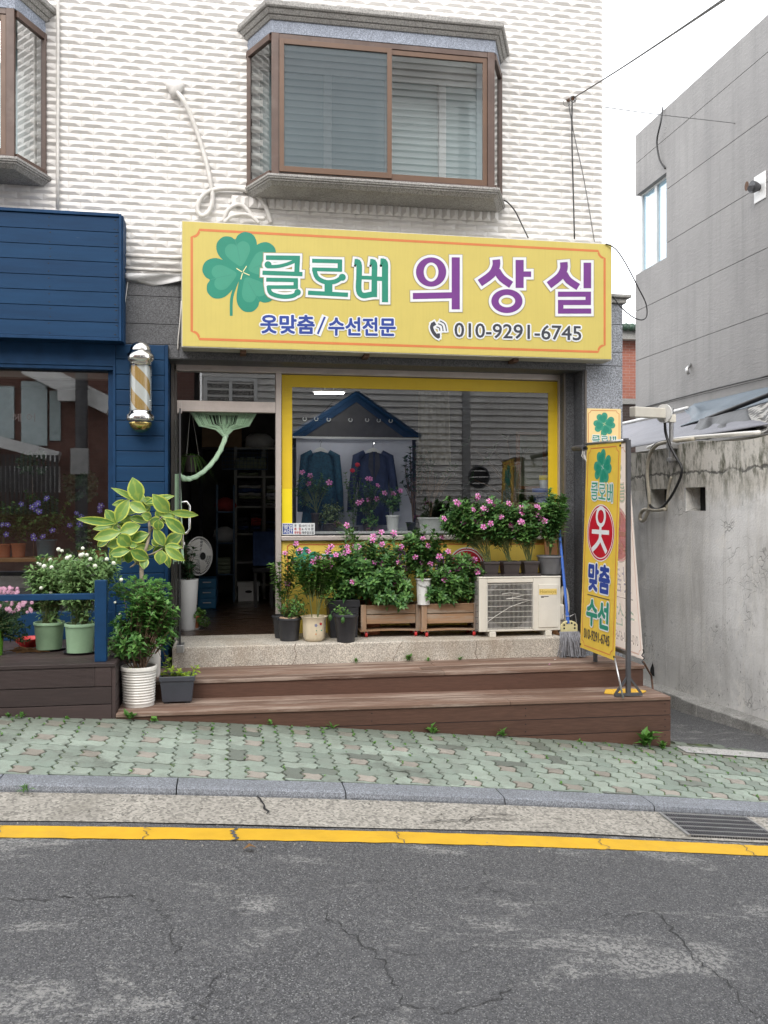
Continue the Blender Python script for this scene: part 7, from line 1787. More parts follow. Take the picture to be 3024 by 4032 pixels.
# two pale green pots of white globe amaranth
BALLS = [(425, 670), (450, 680), (510, 720), (488, 732), (600, 662), (600, 706), (630, 710), (656, 740), (365, 745), (290, 780), (320, 792), (325, 835), (640, 780), (690, 790), (618, 775), (775, 740), (825, 770), (665, 855), (625, 870), (682, 850), (415, 915), (447, 908), (425, 955), (455, 968), (460, 940), (300, 950), (370, 985), (880, 890), (375, 800), (585, 712)]
for u, vb, rt_, rb_, h_px, lo, hi, lb, sd in ((106.5, 1408, 31.5, 26, 62, 0, 480, 'white globe amaranth in a pale green pot, left one behind the railing', 87), (173, 1415, 31.5, 27, 66, 480, 1000, 'white globe amaranth in a pale green pot, beside the railing post', 88)):
    random.seed(sd); c, k = place(u, vb, .05, rb_ * 2)
    t = planter('potted_amaranth', c, lb, 'pale green pots on the dark deck'); h = h_px * k
    round_pot(t, c, rb_ * k, rt_ * k, h, M['pot_green'], .05, saucer=M['pot_black'])
    ctr = (400, 850) if lo == 0 else (640, 850)
    tips = ell(*ctr, 215, 150, c.y - .04, .2, 130, zA) + (ell(500, 1000, 60, 60, c.y - .12, .05, 12, zA) if lo else ell(300, 930, 70, 80, c.y - .05, .1, 12, zA)) + (ell(820, 800, 60, 80, c.y, .1, 12, zA) if lo else []) + ell(u / .2977, 1130, 90, 60, c.y, .1, 14, zA)
    fl = [q for q in BALLS if lo <= q[0] < hi]; fp = [PY(*zA(*q), c.y - .17 + random.uniform(-.06, .12)) for q in fl]
    st, lf = MB(), MB(); bushy(st, lf, lambda p: c + Vector((random.uniform(-.06, .06), random.uniform(-.05, .05), h * .88)), tips, .072, .026, (.4, .7), .030, 2, .0028, .05, 3, .9, .4)
    for p in fp: b_ = c + Vector((random.uniform(-.06, .06), 0, h)); st.tube(curve(b_, p, .02, .04), .0018, 5)
    st.build('stems', M['stem'], t); lf.build('foliage', M['gomph'], t)
    for p in fp: blossom(t, p, .0155 * random.uniform(.85, 1.15), 'ball', (M['whitef'],))
    for q in ((735, 752), (275, 770), (835, 1055), (870, 1140)):
        if lo <= q[0] < hi: blossom(t, PY(*zA(*q), c.y - .1), .010, 'ball', (M['whitef'],)).name = 'blossom'
mb = MB(); q = PY(*zA(345, 1248), -1.6)
# pink chrysanthemum in a lime pot
random.seed(89); c, k = place(-14, 1418, .05, 40); t = planter('potted_chrysanthemum', c, 'pink chrysanthemum dome in a lime green pot at the left edge')
h = 62 * k; round_pot(t, c, 18 * k, 22 * k, h, M['pot_lime'])
st, lf = MB(), MB(); bushy(st, lf, c + Vector((0, 0, h * .9)), ell(70, 1150, 170, 150, c.y, .2, 130, zA) + ell(160, 1310, 60, 50, c.y, .08, 14, zA), .034, .018, .4, .026, 2, .0025, .03, 4); st.build('stems', M['stem'], t); lf.build('foliage', M['dleaf'], t)
for q in [(random.uniform(-30, 130), random.uniform(945, 1000)) for _ in range(34)] + [(random.uniform(0, 235), random.uniform(1035, 1125)) for _ in range(34)] + [(108, 1118), (225, 1110)]:
    blossom(t, PY(*zA(*q), c.y - .17 + random.uniform(-.05, .05)), random.uniform(.012, .018), 'mum', (M['mumf'],))
# bits on the deck: red bowl, dry stalks, drip of white paint
rb2 = PZ(62, 1392, .05); mb = MB(); mb.lathe([(.07, 0), (.12, .05), (.125, .07), (.11, .07), (.07, .02)], Vector((PY(65, 1350, -.75).x, -.75, .051)), 20)
o = mb.build('red_basin', M['redc'], None, smooth='auto'); tag(o, 'shallow red plastic basin on the dark deck behind the pots', 'basin')
random.seed(90); mb = MB()
for q in range(26): p = PZ(random.uniform(32, 78), random.uniform(1400, 1410), .056); d = Vector((random.uniform(-.12, .12), random.uniform(-.03, .03), 0)); mb.tube([p - d, p + Vector((0, 0, random.uniform(0, .02))), p + d], .003, 4)
tag(mb.build('dry_stalks', M['dry'], None), 'handful of dry brown stalks lying on the dark deck', 'plant litter')
# ---- inside the salon window
zc_ = PY(70, 1204, -.12).z
ct = thing('window_counter', (-2.4, -.05, zc_), 'honey coloured wooden shelf under the salon window plants', 'shelf')
mb = MB(); mb.box(-3.5, PY(140, 1205, -.12).x, -.24, .12, zc_ - .035, zc_); mb.build('top_board', M['counter'], ct, bevel=.004)
mb = MB()
for x in (-3.3, -2.2, PY(140, 1205, -.12).x - .1): mb.box(x, x + .04, -.2, -.16, .04, zc_ - .036)
mb.build('legs', M['counter'], ct)
def salon_pot(u, vt, vb, wt, mat, label, y=-.08, z=None, grp='flower pots inside the salon window'):
    k = sz(1, y, u); zz = zc_ if z is None else z; c = Vector((PY(u, vb, y).x, y, zz + .001)); t = planter('potted_flower', c, label, grp); h = (vb - vt) * k
    round_pot(t, c, wt * .42 * k, wt * .5 * k, h, mat, .06); return t, c, h, k
PUR = [(155, 340), (275, 340), (335, 305), (265, 385), (285, 395), (235, 360), (505, 495), (15, 490), (55, 490), (45, 560), (240, 570), (245, 590), (310, 575), (380, 530), (270, 330), (340, 295)]
PUR2 = [(555, 405), (590, 430), (580, 485), (720, 365), (725, 390), (735, 350)]
PM = (M['purplef'], M['whitef'])
for (u, vt, vb, w, mt_, lb), es, fl, sd in (((8, 1174, 1203, 30, 'terracotta', 'violet flowers in an orange terracotta pot at the left end of the salon shelf'), [((50, 470, 100, 130), 34)], [q for q in PUR if q[0] < 100], 1),
        ((40, 1173, 1203, 30, 'terracotta', 'leafy plant in a dull terracotta pot second from the left on the salon shelf'), [((140, 480, 90, 130), 40)], [(155, 340)], 2),
        ((100, 1164, 1202, 42, 'pot_teal', 'bushy violet flowered plant in a dark teal pot on the salon shelf'), [((290, 420, 220, 160), 130)], [q for q in PUR if q[0] > 160], 3),
        ((182, 1194, 1212, 28, 'terracotta', 'small terracotta pot of round leaved geranium right of the teal pot'), [((600, 540, 110, 130), 50)], PUR2[:3], 4),
        ((218, 1193, 1211, 24, 'terracotta', 'small terracotta pot under violet flowers beside the blue planks'), [((710, 540, 90, 130), 36)], PUR2[3:], 5)):
    random.seed(91 + sd); t, c, h, k = salon_pot(u, vt, vb, w, M[mt_], lb, z=None if u < 150 else zc_ - .02)
    st, lf = MB(), MB()
    for e, n_ in es: bushy(st, lf, c + Vector((0, 0, h * .9)), ell(*e, c.y, .10, n_, zA), .045, .034, .35, .035, 2, .0025, .03, 4)
    st.build('stems', M['stem'], t); lf.build('foliage', M['soft_green'], t)
    for q in fl: blossom(t, PY(*zA(*q), c.y - .1 + random.uniform(-.03, .03)), random.uniform(.022, .030), 'five', PM)
random.seed(99)
mb = MB(); zt_ = zc_ - .021; mb.box(PY(160, 1212, -.1).x, PY(236, 1212, -.1).x, -.2, .1, zt_ - .03, zt_); o = tag(mb.build('side_shelf', M['galv'], None, bevel=.004), 'narrow grey shelf under the two small terracotta pots', 'shelf')
mb = MB(); mb.box(PY(160, 1212, -.1).x + .02, PY(160, 1212, -.1).x + .05, -.18, -.15, .04, zt_ - .031); mb.box(PY(236, 1212, -.1).x - .05, PY(236, 1212, -.1).x - .02, -.18, -.15, .04, zt_ - .031); mb.build('legs', M['galv'], o)
cm = Vector((PY(75, 1200, .6).x, .55, .04)); t = planter('maple_plant', cm, 'tall thin plant with star shaped leaves standing inside the salon window', None)
round_pot(t, cm, .11, .14, .28, M['pot_black']); st, lf = MB(), MB()
tipm = PY(*zA(230, 45), .45); pm_ = curve(cm + Vector((0, 0, .26)), tipm, .0, .05); st.tube(pm_, .006, 6)
for q in range(26):
    p = PY(*zA(230 + random.uniform(-85, 100), 40 + random.uniform(-60, 60)), .45 + random.uniform(-.08, .08)); a0 = random.uniform(0, 6.28)
    for j in range(5): a = a0 + j * .75; lf.leaf(p, (math.cos(a), -.2, math.sin(a)), (0, -1, .3), .06, .028, .1)
for q in range(60):
    p = PY(*zA(590 + random.uniform(-110, 110), 215 + random.uniform(-90, 90)), .5 + random.uniform(-.1, .1)); a0 = random.uniform(0, 6.28)
    for j in range(4): a = a0 + j * .9; lf.leaf(p, (math.cos(a), -.2, math.sin(a)), (0, -1, .3), .055, .026, .1)
st.tube([cm + Vector((0, 0, .3)), PY(*zA(480, 330), .5), PY(*zA(590, 220), .5)], .005, 6)
st.build('stem', M['twig'], t); lf.build('foliage', M['dleaf'], t)
# ---- inside the doorway
zF = -.0015
def onfloor(u, v): return PZ(u, v, zF)
wp_ = Vector((PY(404, 1300, .42).x, .42, zF)); k = sz(1, .42, 404); t = planter('tall_planter', wp_, 'dark leaved plant in a tall white planter just inside the door')
h = PY(404, 1251, .42).z - zF; mb = MB(); mb.lathe([(16 * k, 0), (18 * k, .02), (24 * k, h * .97), (24.5 * k, h), (22.5 * k, h), (22 * k, h * .9)], wp_, 30); mb.build('pot', M['white'], t, smooth='auto')
st, lf = MB(), MB(); random.seed(101); bushy(st, lf, wp_ + Vector((0, 0, h * .9)), ell(404, 1205, 18, 45, .40, .10, 26), .065, .035, .2, .04, 2, .004, .03, 5); st.build('stems', M['twig'], t); lf.build('foliage', M['dleaf'], t)
c = onfloor(414, 1362) + Vector((0, .09, .001)); k = sz(1, c.y, 414); t = planter('herb_bowl', c, 'trailing green herb in a terracotta bowl on a white saucer at the threshold')
h = 30 * k; round_pot(t, c, 13 * k, 18 * k, h, M['terracotta'], .05, saucer=M['white']); st, lf = MB(), MB(); random.seed(103)
bushy(st, lf, c + Vector((0, 0, h * .9)), ell(423, 1330, 28, 20, c.y - .02, .12, 90) + ell(445, 1345, 10, 12, c.y, .05, 14), .026, .02, .2, .02, 2, .002, .02, 4); st.build('stems', M['stem'], t); lf.build('foliage', M['soft_green'], t)
# spider plant hanging inside the door
c = PY(412, 985, .5); t = thing('hanging_plant', c, 'spider plant with long arching blades hanging inside the doorway', 'hanging plant')
lf = MB(); random.seed(105)
for q in range(70):
    a = random.uniform(0, 6.28); L = random.uniform(.16, .34); d = Vector((math.cos(a), math.sin(a) * .7, 0)); p0 = Vector(c); pts = []
    for j in range(6): s = j / 5; pts.append(p0 + d * L * s * .8 + Vector((0, 0, .16 * s - .40 * s * s * (L / .3))))
    lf.tint = (random.random(), 0, 0); sd = d.cross(Vector((0, 0, 1))) * .007
    for j in range(5): w0, w1 = (1 - (j / 5) ** 2), (1 - ((j + 1) / 5) ** 2); lf.poly([pts[j] - sd * w0, pts[j] + sd * w0, pts[j + 1] + sd * w1, pts[j + 1] - sd * w1])
lf.build('foliage', M['soft_green'], t); mb = MB(); mb.lathe([(.05, -.16), (.08, -.02), (.085, 0), (.07, -.01)], c, 18); mb.build('pot', M['pot_brown'], t); mb = MB()
for a in (0, 2.1, 4.2): mb.tube([c + Vector((.08 * math.cos(a), .08 * math.sin(a), 0)), c + Vector((0, 0, .5)), c + Vector((0, 0, 1.05))], .002, 4)
mb.build('hanger_cord', M['cable_w'], t)
# electric fan on a stand
fc_ = PY(430, 1201, .95); fn = thing('electric_fan', Vector((fc_.x, 1.0, zF)), 'white electric fan turned sideways inside the doorway', 'fan'); r_ = sz(41, .95, 430)
ax_ = Vector((.75, -.66, 0)).normalized(); u_ = Vector((0, 0, 1)); w_ = ax_.cross(u_)
mb = MB()
for q in range(5):
    rr_ = r_ * (.3 + .7 * q / 4); o_ = ax_ * (.05 * (1 - (q / 4) ** 2)); mb.tube([fc_ + o_ + (u_ * math.cos(a) + w_ * math.sin(a)) * rr_ for a in [2 * math.pi * j / 32 for j in range(33)]], .003 if q < 4 else .006, 5)
for q in range(56):
    a = 2 * math.pi * q / 56; e = (u_ * math.cos(a) + w_ * math.sin(a)); mb.tube([fc_ + ax_ * .05 + e * r_ * .2, fc_ + ax_ * .042 + e * r_ * .6, fc_ + e * r_, fc_ - ax_ * .06 + e * r_ * .7, fc_ - ax_ * .08 + e * r_ * .2], .0016, 4)
mb.build('guard', M['white'], fn)
mb = MB()
for q in range(4):
    for j in range(6):
        a0, a1 = 1.57 * q + j * .17, 1.57 * q + j * .17 + .17; e0_, e1_ = (u_ * math.cos(a0) + w_ * math.sin(a0)), (u_ * math.cos(a1) + w_ * math.sin(a1)); mb.poly([fc_ + e0_ * .03 + ax_ * .01, fc_ + e0_ * r_ * .9 + ax_ * (.02 - .008 * j), fc_ + e1_ * r_ * .9 + ax_ * (.012 - .008 * j), fc_ + e1_ * .03 + ax_ * .01])
mb.build('blades', M['pot_white'], fn)
mb = MB(); disc_pts = [(fc_ + ax_ * .056 + (u_ * math.cos(a) + w_ * math.sin(a)) * r_ * .2) for a in [2 * math.pi * j / 24 for j in range(24)]]; mb.prism(disc_pts, -ax_ * .02); mb.build('hub', M['dark'], fn)
mb = MB(); mb.tube([fc_ - ax_ * .07, fc_ - ax_ * .2], .05, 14); mb.tube([fc_ - ax_ * .14, Vector((fc_.x - ax_.x * .14, fc_.y - ax_.y * .14, zF + .02))], .014, 10); mb.lathe([(.17, 0), (.17, .02), (.03, .04)], Vector((fc_.x - ax_.x * .14, fc_.y - ax_.y * .14, zF)), 24); mb.build('stand', M['white'], fn, smooth='auto')
# blue drawers, shelving with folded cloth, chair, boxes
p0 = onfloor(446, 1316); a_, b_ = PY(427, 1300, p0.y), PY(467, 1300, p0.y); zt = PY(446, 1250, p0.y).z
bd_ = thing('storage_cabinet', Vector(((a_.x + b_.x) / 2, p0.y, zF)), 'blue storage drawers standing on the shop floor', 'drawers')
mb = MB(); mb.box(a_.x, b_.x, p0.y, p0.y + .4, zF + .001, zt); mb.build('case', pm('blue_drawer_plastic', (.015, .14, .30), .5), bd_, bevel=.008)
for q in range(3):
    hz_ = (zt - zF) / 3; mb = MB(); mb.box(a_.x + .012, b_.x - .012, p0.y - .012, p0.y - .001, zF + q * hz_ + .012, zF + (q + 1) * hz_ - .008); dr_ = mb.build('drawer', pm('blue_drawer_front', (.02, .16, .33), .45), bd_, bevel=.004)
    mb = MB(); mb.box(a_.x + .06, b_.x - .06, p0.y - .02, p0.y - .0125, zF + q * hz_ + hz_ * .6, zF + q * hz_ + hz_ * .7); mb.build('handle', M['white'], dr_)
yS_ = 3.3
su = thing('shelving_unit', Vector((PY(560, 1290, yS_).x, yS_, zF)), 'grey metal shelving full of folded cloth at the back of the shop', 'shelving')
X = lambda u: PY(u, 1100, yS_).x; Zs = lambda v: PY(545, v, yS_).z
mb = MB()
for u in (509, 570.5, 640): mb.box(X(u) - .018, X(u) + .018, yS_, yS_ + .04, zF, Zs(965)); mb.box(X(u) - .018, X(u) + .018, yS_ + .4, yS_ + .44, zF, Zs(965))
mb.build('uprights', M['shelf'], su)
for v in (966, 1028, 1093, 1152, 1213, 1262): mb = MB(); mb.box(X(509) - .02, X(640) + .02, yS_ + .005, yS_ + .435, Zs(v) - .025, Zs(v)); mb.build('shelf', M['shelf'], su)
random.seed(107)
def stack(u0, u1, v, n, mats, lb, hh=.05, y=yS_ + .06, grp='folded cloth on the shelving'):
    x0, x1 = X(u0), X(u1); z = Zs(v) + .001; t = thing('cloth_stack', Vector(((x0 + x1) / 2, y, z)), lb, 'folded cloth', grp)
    for q in range(n):
        mb = MB(); h_ = hh * random.uniform(.7, 1.2); a, b = x0 + random.uniform(0, .02), x1 - random.uniform(0, .02)
        mb.grid(lambda s, r: Vector((a + (b - a) * s, y + .02 * math.cos(r * 2 * math.pi) * 2 - .02, z + h_ / 2 + h_ * .48 * math.sin(r * 2 * math.pi) + .006 * math.sin(9 * s + q))), 8, 10)
        mb.box(a, b, y, y + .28, z + .004, z + h_ - .004); mb.build('folded_cloth', M[mats[q % len(mats)]], t, smooth='auto'); z += h_ + .001
stack(514, 566, 1093, 7, ['cloth_k', 'cloth_k', 'cloth_g', 'cloth_w', 'cloth_bl', 'cloth_w', 'cloth_k'], 'stack of striped dark and white folded cloth on the middle shelf')
stack(575, 612, 1093, 6, ['cloth_w', 'cloth_g', 'cloth_w', 'lavender', 'cloth_g'], 'stack of pale folded cloth right of the dark striped stack')
stack(540, 566, 1152, 5, ['cloth_k', 'cloth_bl', 'cloth_r', 'cloth_r', 'cloth_k'], 'crumpled dark and coral red cloth on the shelf below the stripes')
stack(514, 538, 1152, 4, ['cloth_k', 'cloth_bl', 'cloth_k'], 'low pile of dark cloth beside the coral red cloth')
stack(514, 560, 1028, 3, ['cloth_g', 'cloth_k', 'lime'], 'sage green folded cloth under the wire basket', .04)
stack(575, 612, 1152, 3, ['cloth_bl', 'cloth_k'], 'blue denim pile at the right of the lower shelf')
bk = thing('wire_basket', PY(545, 1000, yS_ - .1), 'green tinted wire basket holding small patterned goods', 'basket'); mb = MB()
x0, x1, z0, z1 = X(480), X(577), Zs(1014), Zs(972); y0, y1 = yS_ - .16, yS_ - .01
for q in range(14): x = x0 + (x1 - x0) * q / 13; mb.box(x - .002, x + .002, y0, y0 + .004, z0, z1)
for q in range(6): z = z0 + (z1 - z0) * q / 5; mb.box(x0, x1, y0 - .004, y0 - .0002, z - .003, z + .003)
mb.box(x0, x1, y0, y1, z0 - .008, z0 - .003); mb.build('wires', M['shelf_b'], bk); mb = MB(); random.seed(3)
for q in range(8): x = X(515) + q * .045; mb.lathe([(.035, z0), (.045, z0 + .06), (.03, z0 + .13 + random.uniform(0, .04))], (x, y0 + .08, 0), 9)
mb.build('goods', M['cloth_g'], bk, smooth=True)
q = PY(480, 967, yS_); mb = MB(); mb.box(X(436), X(522), yS_ + .0, yS_ + .35, Zs(967) + .001, Zs(926)); tag(mb.build('cardboard_box', M['card'], None, bevel=.006), 'brown cardboard box on top beside the plastic bag', 'box')
mb = MB(); mb.box(X(430), X(512) - .02, yS_ + .01, yS_ + .4, Zs(967) - .03, Zs(967)); mb.box(X(430), X(430) + .04, yS_ + .1, yS_ + .3, zF, Zs(967) - .031); tag(mb.build('side_cabinet', M['cloth_k'], None), 'dark board cabinet carrying the cardboard box', 'cabinet')
random.seed(5); bg_ = Vector((X(560), yS_ + .18, Zs(966) + .001)); mb = MB(); ww = (X(592) - X(528)) / 2; hb2 = Zs(935) - Zs(967)
mb.lathe([(ww * .9, .0), (ww * 1.0, hb2 * .2), (ww * .95, hb2 * .55), (ww * .8, hb2 * .8), (ww * .5, hb2 * .98), (ww * .1, hb2)], bg_, 22, 'Z', 1, .6, lambda a, h_: 1 + .09 * math.sin(5 * a + h_ * 22) + .06 * math.sin(11 * a - h_ * 40)); tag(mb.build('plastic_bag', M['plasticw'], None, smooth=True), 'stuffed translucent white plastic bag on top of the shelving', 'bag')
xb0, xb1 = X(514), X(558); bx = thing('archive_box', Vector(((xb0 + xb1) / 2, yS_ - .2, zF)), 'white lidded storage box with a hand hole on the shop floor', 'box')
zb1 = PY(536, 1258, yS_ - .25).z; mb = MB(); mb.box(xb0, xb1, yS_ - .25, yS_ - .02, zF + .001, zb1 - .05); mb.build('box_body', M['white'], bx, bevel=.004); mb = MB(); mb.box(xb0 - .01, xb1 + .01, yS_ - .26, yS_ - .01, zb1 - .049, zb1); mb.build('lid', M['white'], bx, bevel=.004)
mb = MB(); mb.lathe([(.045, -.001), (.045, -.003)], ((xb0 + xb1) / 2, yS_ - .25, zb1 - .12), 16, 'Y', 1, .4); mb.build('hand_hole', M['dark'], bx)
ch = thing('chair', onfloor(565, 1310), 'dark upholstered chair standing before the shelving', 'chair'); xc0, xc1, yc_ = PY(546, 1250, 2.3).x, PY(594, 1250, 2.3).x, 2.3
mb = MB(); mb.box(xc0, xc1, yc_, yc_ + .42, .42, .48); mb.build('seat', M['cloth_k'], ch, bevel=.02); mb = MB(); mb.box(xc0, xc1, yc_ - .03, yc_ + .03, .5, .92); mb.build('backrest', M['cloth_bl'], ch, bevel=.02)
for x in (xc0 + .02, xc1 - .05):
    for y in (yc_ + .0, yc_ + .37): mb = MB(); mb.box(x, x + .03, y, y + .03, zF + .001, .419); mb.build('leg', M['black'], ch)
mb = MB(); mb.box(X(467), X(505), yS_ - .25, yS_ + .2, zF + .34, zF + .36); mb.box(X(467), X(505), yS_ - .25, yS_ + .2, zF + .74, zF + .76); mb.box(X(467), X(505), yS_ - .25, yS_ + .2, zF + 1.14, zF + 1.16)
for u in (467, 503): mb.box(X(u), X(u) + .025, yS_ - .25, yS_ - .22, zF + .001, 1.5); mb.box(X(u), X(u) + .025, yS_ + .18, yS_ + .2, zF + .001, 1.5)
tag(mb.build('blue_rack', M['shelf_b'], None), 'narrow blue rack left of the grey shelving', 'rack')
mb = MB(); tw_ = Vector((X(484), yS_ - .02, zF + .765)); 
for q in range(4): mb.box(X(470), X(498), yS_ - .22, yS_ + .1, zF + .3605 + q * .05, zF + .4085 + q * .05)
tag(mb.build('towel_stack', M['cloth_g'], None, bevel=.012), 'stack of olive towels on the blue rack', 'towels')
mb = MB(); mb.lathe([(.1, 0), (.15, .08), (.12, .16), (.04, .2)], (X(485), yS_ - .05, zF + .762), 16, 'Z', 1, .8, lambda a, h_: 1 + .1 * math.sin(5 * a + h_ * 30)); tag(mb.build('plastic_bag', M['plasticw'], None, smooth=True), 'small white plastic bag on the blue rack', 'bag')
mb = MB(); mb.lathe([(.09, 0), (.14, .07), (.10, .15), (.03, .18)], (X(487), yS_ - .05, zF + 1.162), 16, 'Z', 1, .8, lambda a, h_: 1 + .08 * math.sin(4 * a + h_ * 20)); tag(mb.build('red_bundle', M['cloth_r'], None, smooth=True), 'dark red bundle on the upper board of the blue rack', 'bundle')
# ---- in the display window
yD = .55; zD_ = PY(900, 1149, .3).z
dp = thing('display_bench', Vector((1.6, .4, zD_)), 'low white display bench inside the shop window', 'bench')
mb = MB(); mb.box(xi0 - .1, xi1 + .05, .07, .80, zD_ - .04, zD_); mb.build('bench_top', M['pvc'], dp); mb = MB(); mb.box(xi0 - .08, xi1, .72, .78, zF, zD_ - .041); mb.build('bench_front', M['inner'], dp)
bdn = thing('display_house', PY(765, 940, .74), 'blue gabled display board with a pale panel behind the hanging garments', 'display board')
g_ = lambda u, v, y=.74: PY(u, v, y)
mb = MB(); mb.prism([g_(640, 1147), g_(893, 1147), g_(890, 946), g_(640, 944)], (0, .02, 0)); mb.build('back_panel', M['lavender'], bdn)
mb = MB(); yb_ = .72
def gab(pts, d=.015): mb.prism([g_(*q, yb_) for q in pts], (0, d, 0))
gab([(770, 846), (632, 930), (632, 945), (655, 945), (770, 868)][::-1]); gab([(770, 846), (905, 944), (872, 944), (770, 868)]); mb.build('gable_board', M['blue_flat'], bdn)
mb = MB(); mb.prism([g_(655, 944, .735), g_(872, 944, .735), g_(770, 868, .735)], (0, .004, 0)); mb.build('gable_net', M['inner_d'], bdn)
mb = MB(); mb.box(g_(632, 945, .70).x, g_(905, 945, .70).x, .70, .715, g_(770, 948, .7).z, g_(770, 944, .7).z); mb.build('hanging_rail', M['white'], bdn)
for u, v in ((658, 905), (683, 905), (710, 906), (757, 907), (793, 907), (818, 908), (844, 909)):
    mb = MB(); c0 = g_(u, v, .71); mb.tube([c0 + Vector((.018 * math.cos(a), 0, .018 * math.sin(a))) for a in [2 * math.pi * j / 14 + 2.2 for j in range(12)]], .005, 6); mb.build('ring', M['white'], bdn)
def garment(uc, vt, vb, wsh, whem, sl, mat, lb, open_=False):
    y = .58; T0, B0 = PY(uc, vt, y), PY(uc, vb, y); k = sz(1, y, uc); t = thing('hanging_jacket', PY(uc, vt - 22, y), lb, 'jacket', 'garments in the shop window')
    mb = MB(); n = 12
    def ringw(s): return (wsh * (1 - s) + whem * s) * (1 - .12 * math.sin(math.pi * s)) * (.62 + .38 * min(1, s * 6))
    mb.grid(lambda s, r: Vector((T0.x + ringw(s) / 2 * k * math.cos(2 * math.pi * r), y + (.05 + .03 * s) * math.sin(2 * math.pi * r) + .012 * math.sin(2 * math.pi * r * 9) * s, T0.z + (B0.z - T0.z) * s - .02 * abs(math.cos(2 * math.pi * r)) * (1 - s) * 1.5)), n, 40)
    mb.build('body', mat, t, smooth=True); mb = MB()
    for sg in (-1, 1):
        a = Vector((T0.x + sg * wsh / 2 * k * .92, y, T0.z - .05)); b = Vector((T0.x + sg * (wsh / 2 + sl) * k, y - .02, T0.z - (.42 if sl else .4))); e = Vector((T0.x + sg * (wsh / 2 + sl * 1.35) * k, y - .03, T0.z - .62)); mb.tube([Vector((T0.x + sg * wsh * .25 * k, y, T0.z - .015)), a, b, e], lambda f: .05 + .018 * math.sin(math.pi * min(1, f * 1.3)), 14, True, None, .7)
    mb.build('sleeves', mat, t, smooth=True)
    if open_:
        mb = MB(); 
        for sg in (-1, 1): mb.prism([Vector((T0.x + sg * x * k, y - .068, T0.z - z_)) for x, z_ in ((3, .0), (11, .02), (13, .16), (1, .30))], (0, .006, 0))
        mb.build('lapel', M['cloth_k'], t)
    mb = MB(); s_ = Vector((0, 0, .0)); mb.prism([Vector((T0.x + x * k, y - .01, T0.z + z_)) for x, z_ in ((-17, -.012), (17, -.012), (15, .006), (7, .03), (0, .045), (-7, .03), (-15, .006))], (0, .016, 0)); h_ = mb.build('hanger', M['white'], t, bevel=.003)
    mb = MB(); mb.tube([Vector((T0.x, y, T0.z + .04)), Vector((T0.x, y, T0.z + .075)), Vector((T0.x + .015, y, T0.z + .095)), Vector((T0.x + .0, y, T0.z + .11)), Vector((T0.x - .012, y, T0.z + .1))], .003, 6); mb.build('hook', M['steel'], h_)
garment(692, 975, 1134, 72, 84, 5, M['cloth_a'], 'teal lace jacket on a white hanger in the shop window')
garment(806, 976, 1134, 76, 74, 9, M['cloth_b'], 'navy jacket with dark lapels on a white hanger in the shop window', True)
mb = MB(); mb.grid(lambda u, v: Vector(PY(904 + 66 * u + (6 * v) * (u - .3), 846 + 158 * v, .9 + .03 * math.sin(u * 24))), 40, 8); tag(mb.build('lace_curtain', M['lace'], None, smooth=True), 'cream lace curtain strip hanging inside the shop window', 'curtain')
tl_ = thing('tube_light', PY(712, 849, .5), 'lit white tube lamp on the ceiling inside the window', 'lamp'); a_, b_ = PY(680, 849, .30), PY(742, 849, .30); zq = a_.z
mb = MB(); mb.tube([a_, b_], .009, 10); mb.build('tube', M['lamp'], tl_); mb = MB(); mb.box(a_.x - .02, b_.x + .02, .27, .33, zq + .012, zq + .03); mb.build('housing', M['white'], tl_)
mb = MB()
for x in (a_.x + .1, b_.x - .1): mb.box(x - .006, x + .006, .294, .306, zq + .03, 2.72)
mb.build('suspension_rod', M['white'], tl_)
# potted plants on the display bench
def bench_pot(u, vt, wt, mat, lb, y=.3): 
    k = sz(1, y, u); c = Vector((PY(u, 1140, y).x, y, zD_ + .001)); t = planter('display_plant', c, lb, 'potted plants on the display bench'); h = max(.05, PY(u, vt, y).z - zD_); round_pot(t, c, wt * .38 * k, wt * .5 * k, h, mat); return t, c, h
WC = lambda x, y: zW(x, y)
WZ = lambda x, y: (603.5 + x * .3968, 790 + y * .3968)
random.seed(111)
t, c, h = bench_pot(684, 1108, 24, M['pot_brown'], 'pink vinca standard in a brown pot inside the window'); 
vinca(t, c + Vector((0, 0, h)), ell(215, 640, 75, 50, .28, .06, 22, WZ) + ell(110, 680, 45, 80, .3, .06, 18, WZ), [(167, 602), (271, 640), (158, 646), (123, 584)], .24, WZ, .045, .024, (.5, .7))
t, c, h = bench_pot(712, 1130, 30, M['pot_brown'], 'round cream edged bush in front of the teal jacket', .22); st, lf = MB(), MB(); bushy(st, lf, c + Vector((0, 0, h)), ell(285, 815, 72, 75, .22, .10, 110, WZ), .026, .02, .3, .022, 2, .002, .02, 5); st.build('stems', M['stem'], t); lf.build('foliage', M['varieg'], t)
t, c, h = bench_pot(764, 1138, 22, M['pot_brown'], 'tall red rose between the two hanging jackets', .25); st, lf = MB(), MB(); bushy(st, lf, c + Vector((0, 0, h)), [PY(*WZ(*q), .25) for q in ((398, 580), (425, 545), (380, 640), (410, 680), (440, 620), (360, 640), (390, 740), (420, 780), (375, 800), (400, 850), (430, 720), (360, 590))], .05, .034, .3, .04, 2, .003, .03, 4); st.build('stems', M['stem'], t); lf.build('foliage', M['soft_green'], t)
for q in ((397, 571), (425, 540)): blossom(t, PY(*WZ(*q), .22), .028, 'rose', (M['roseR'],), (0, -1, .6))
t, c, h = bench_pot(795, 1132, 24, M['pot_brown'], 'loose pink vinca in front of the navy jacket', .28); vinca(t, c + Vector((0, 0, h)), ell(490, 700, 70, 80, .28, .08, 30, WZ) + ell(490, 840, 50, 40, .25, .06, 14, WZ), [(480, 618), (535, 655), (487, 733), (445, 738), (430, 750), (528, 728), (495, 620), (572, 697)], .22, WZ, .045, .024, (.3, .6))
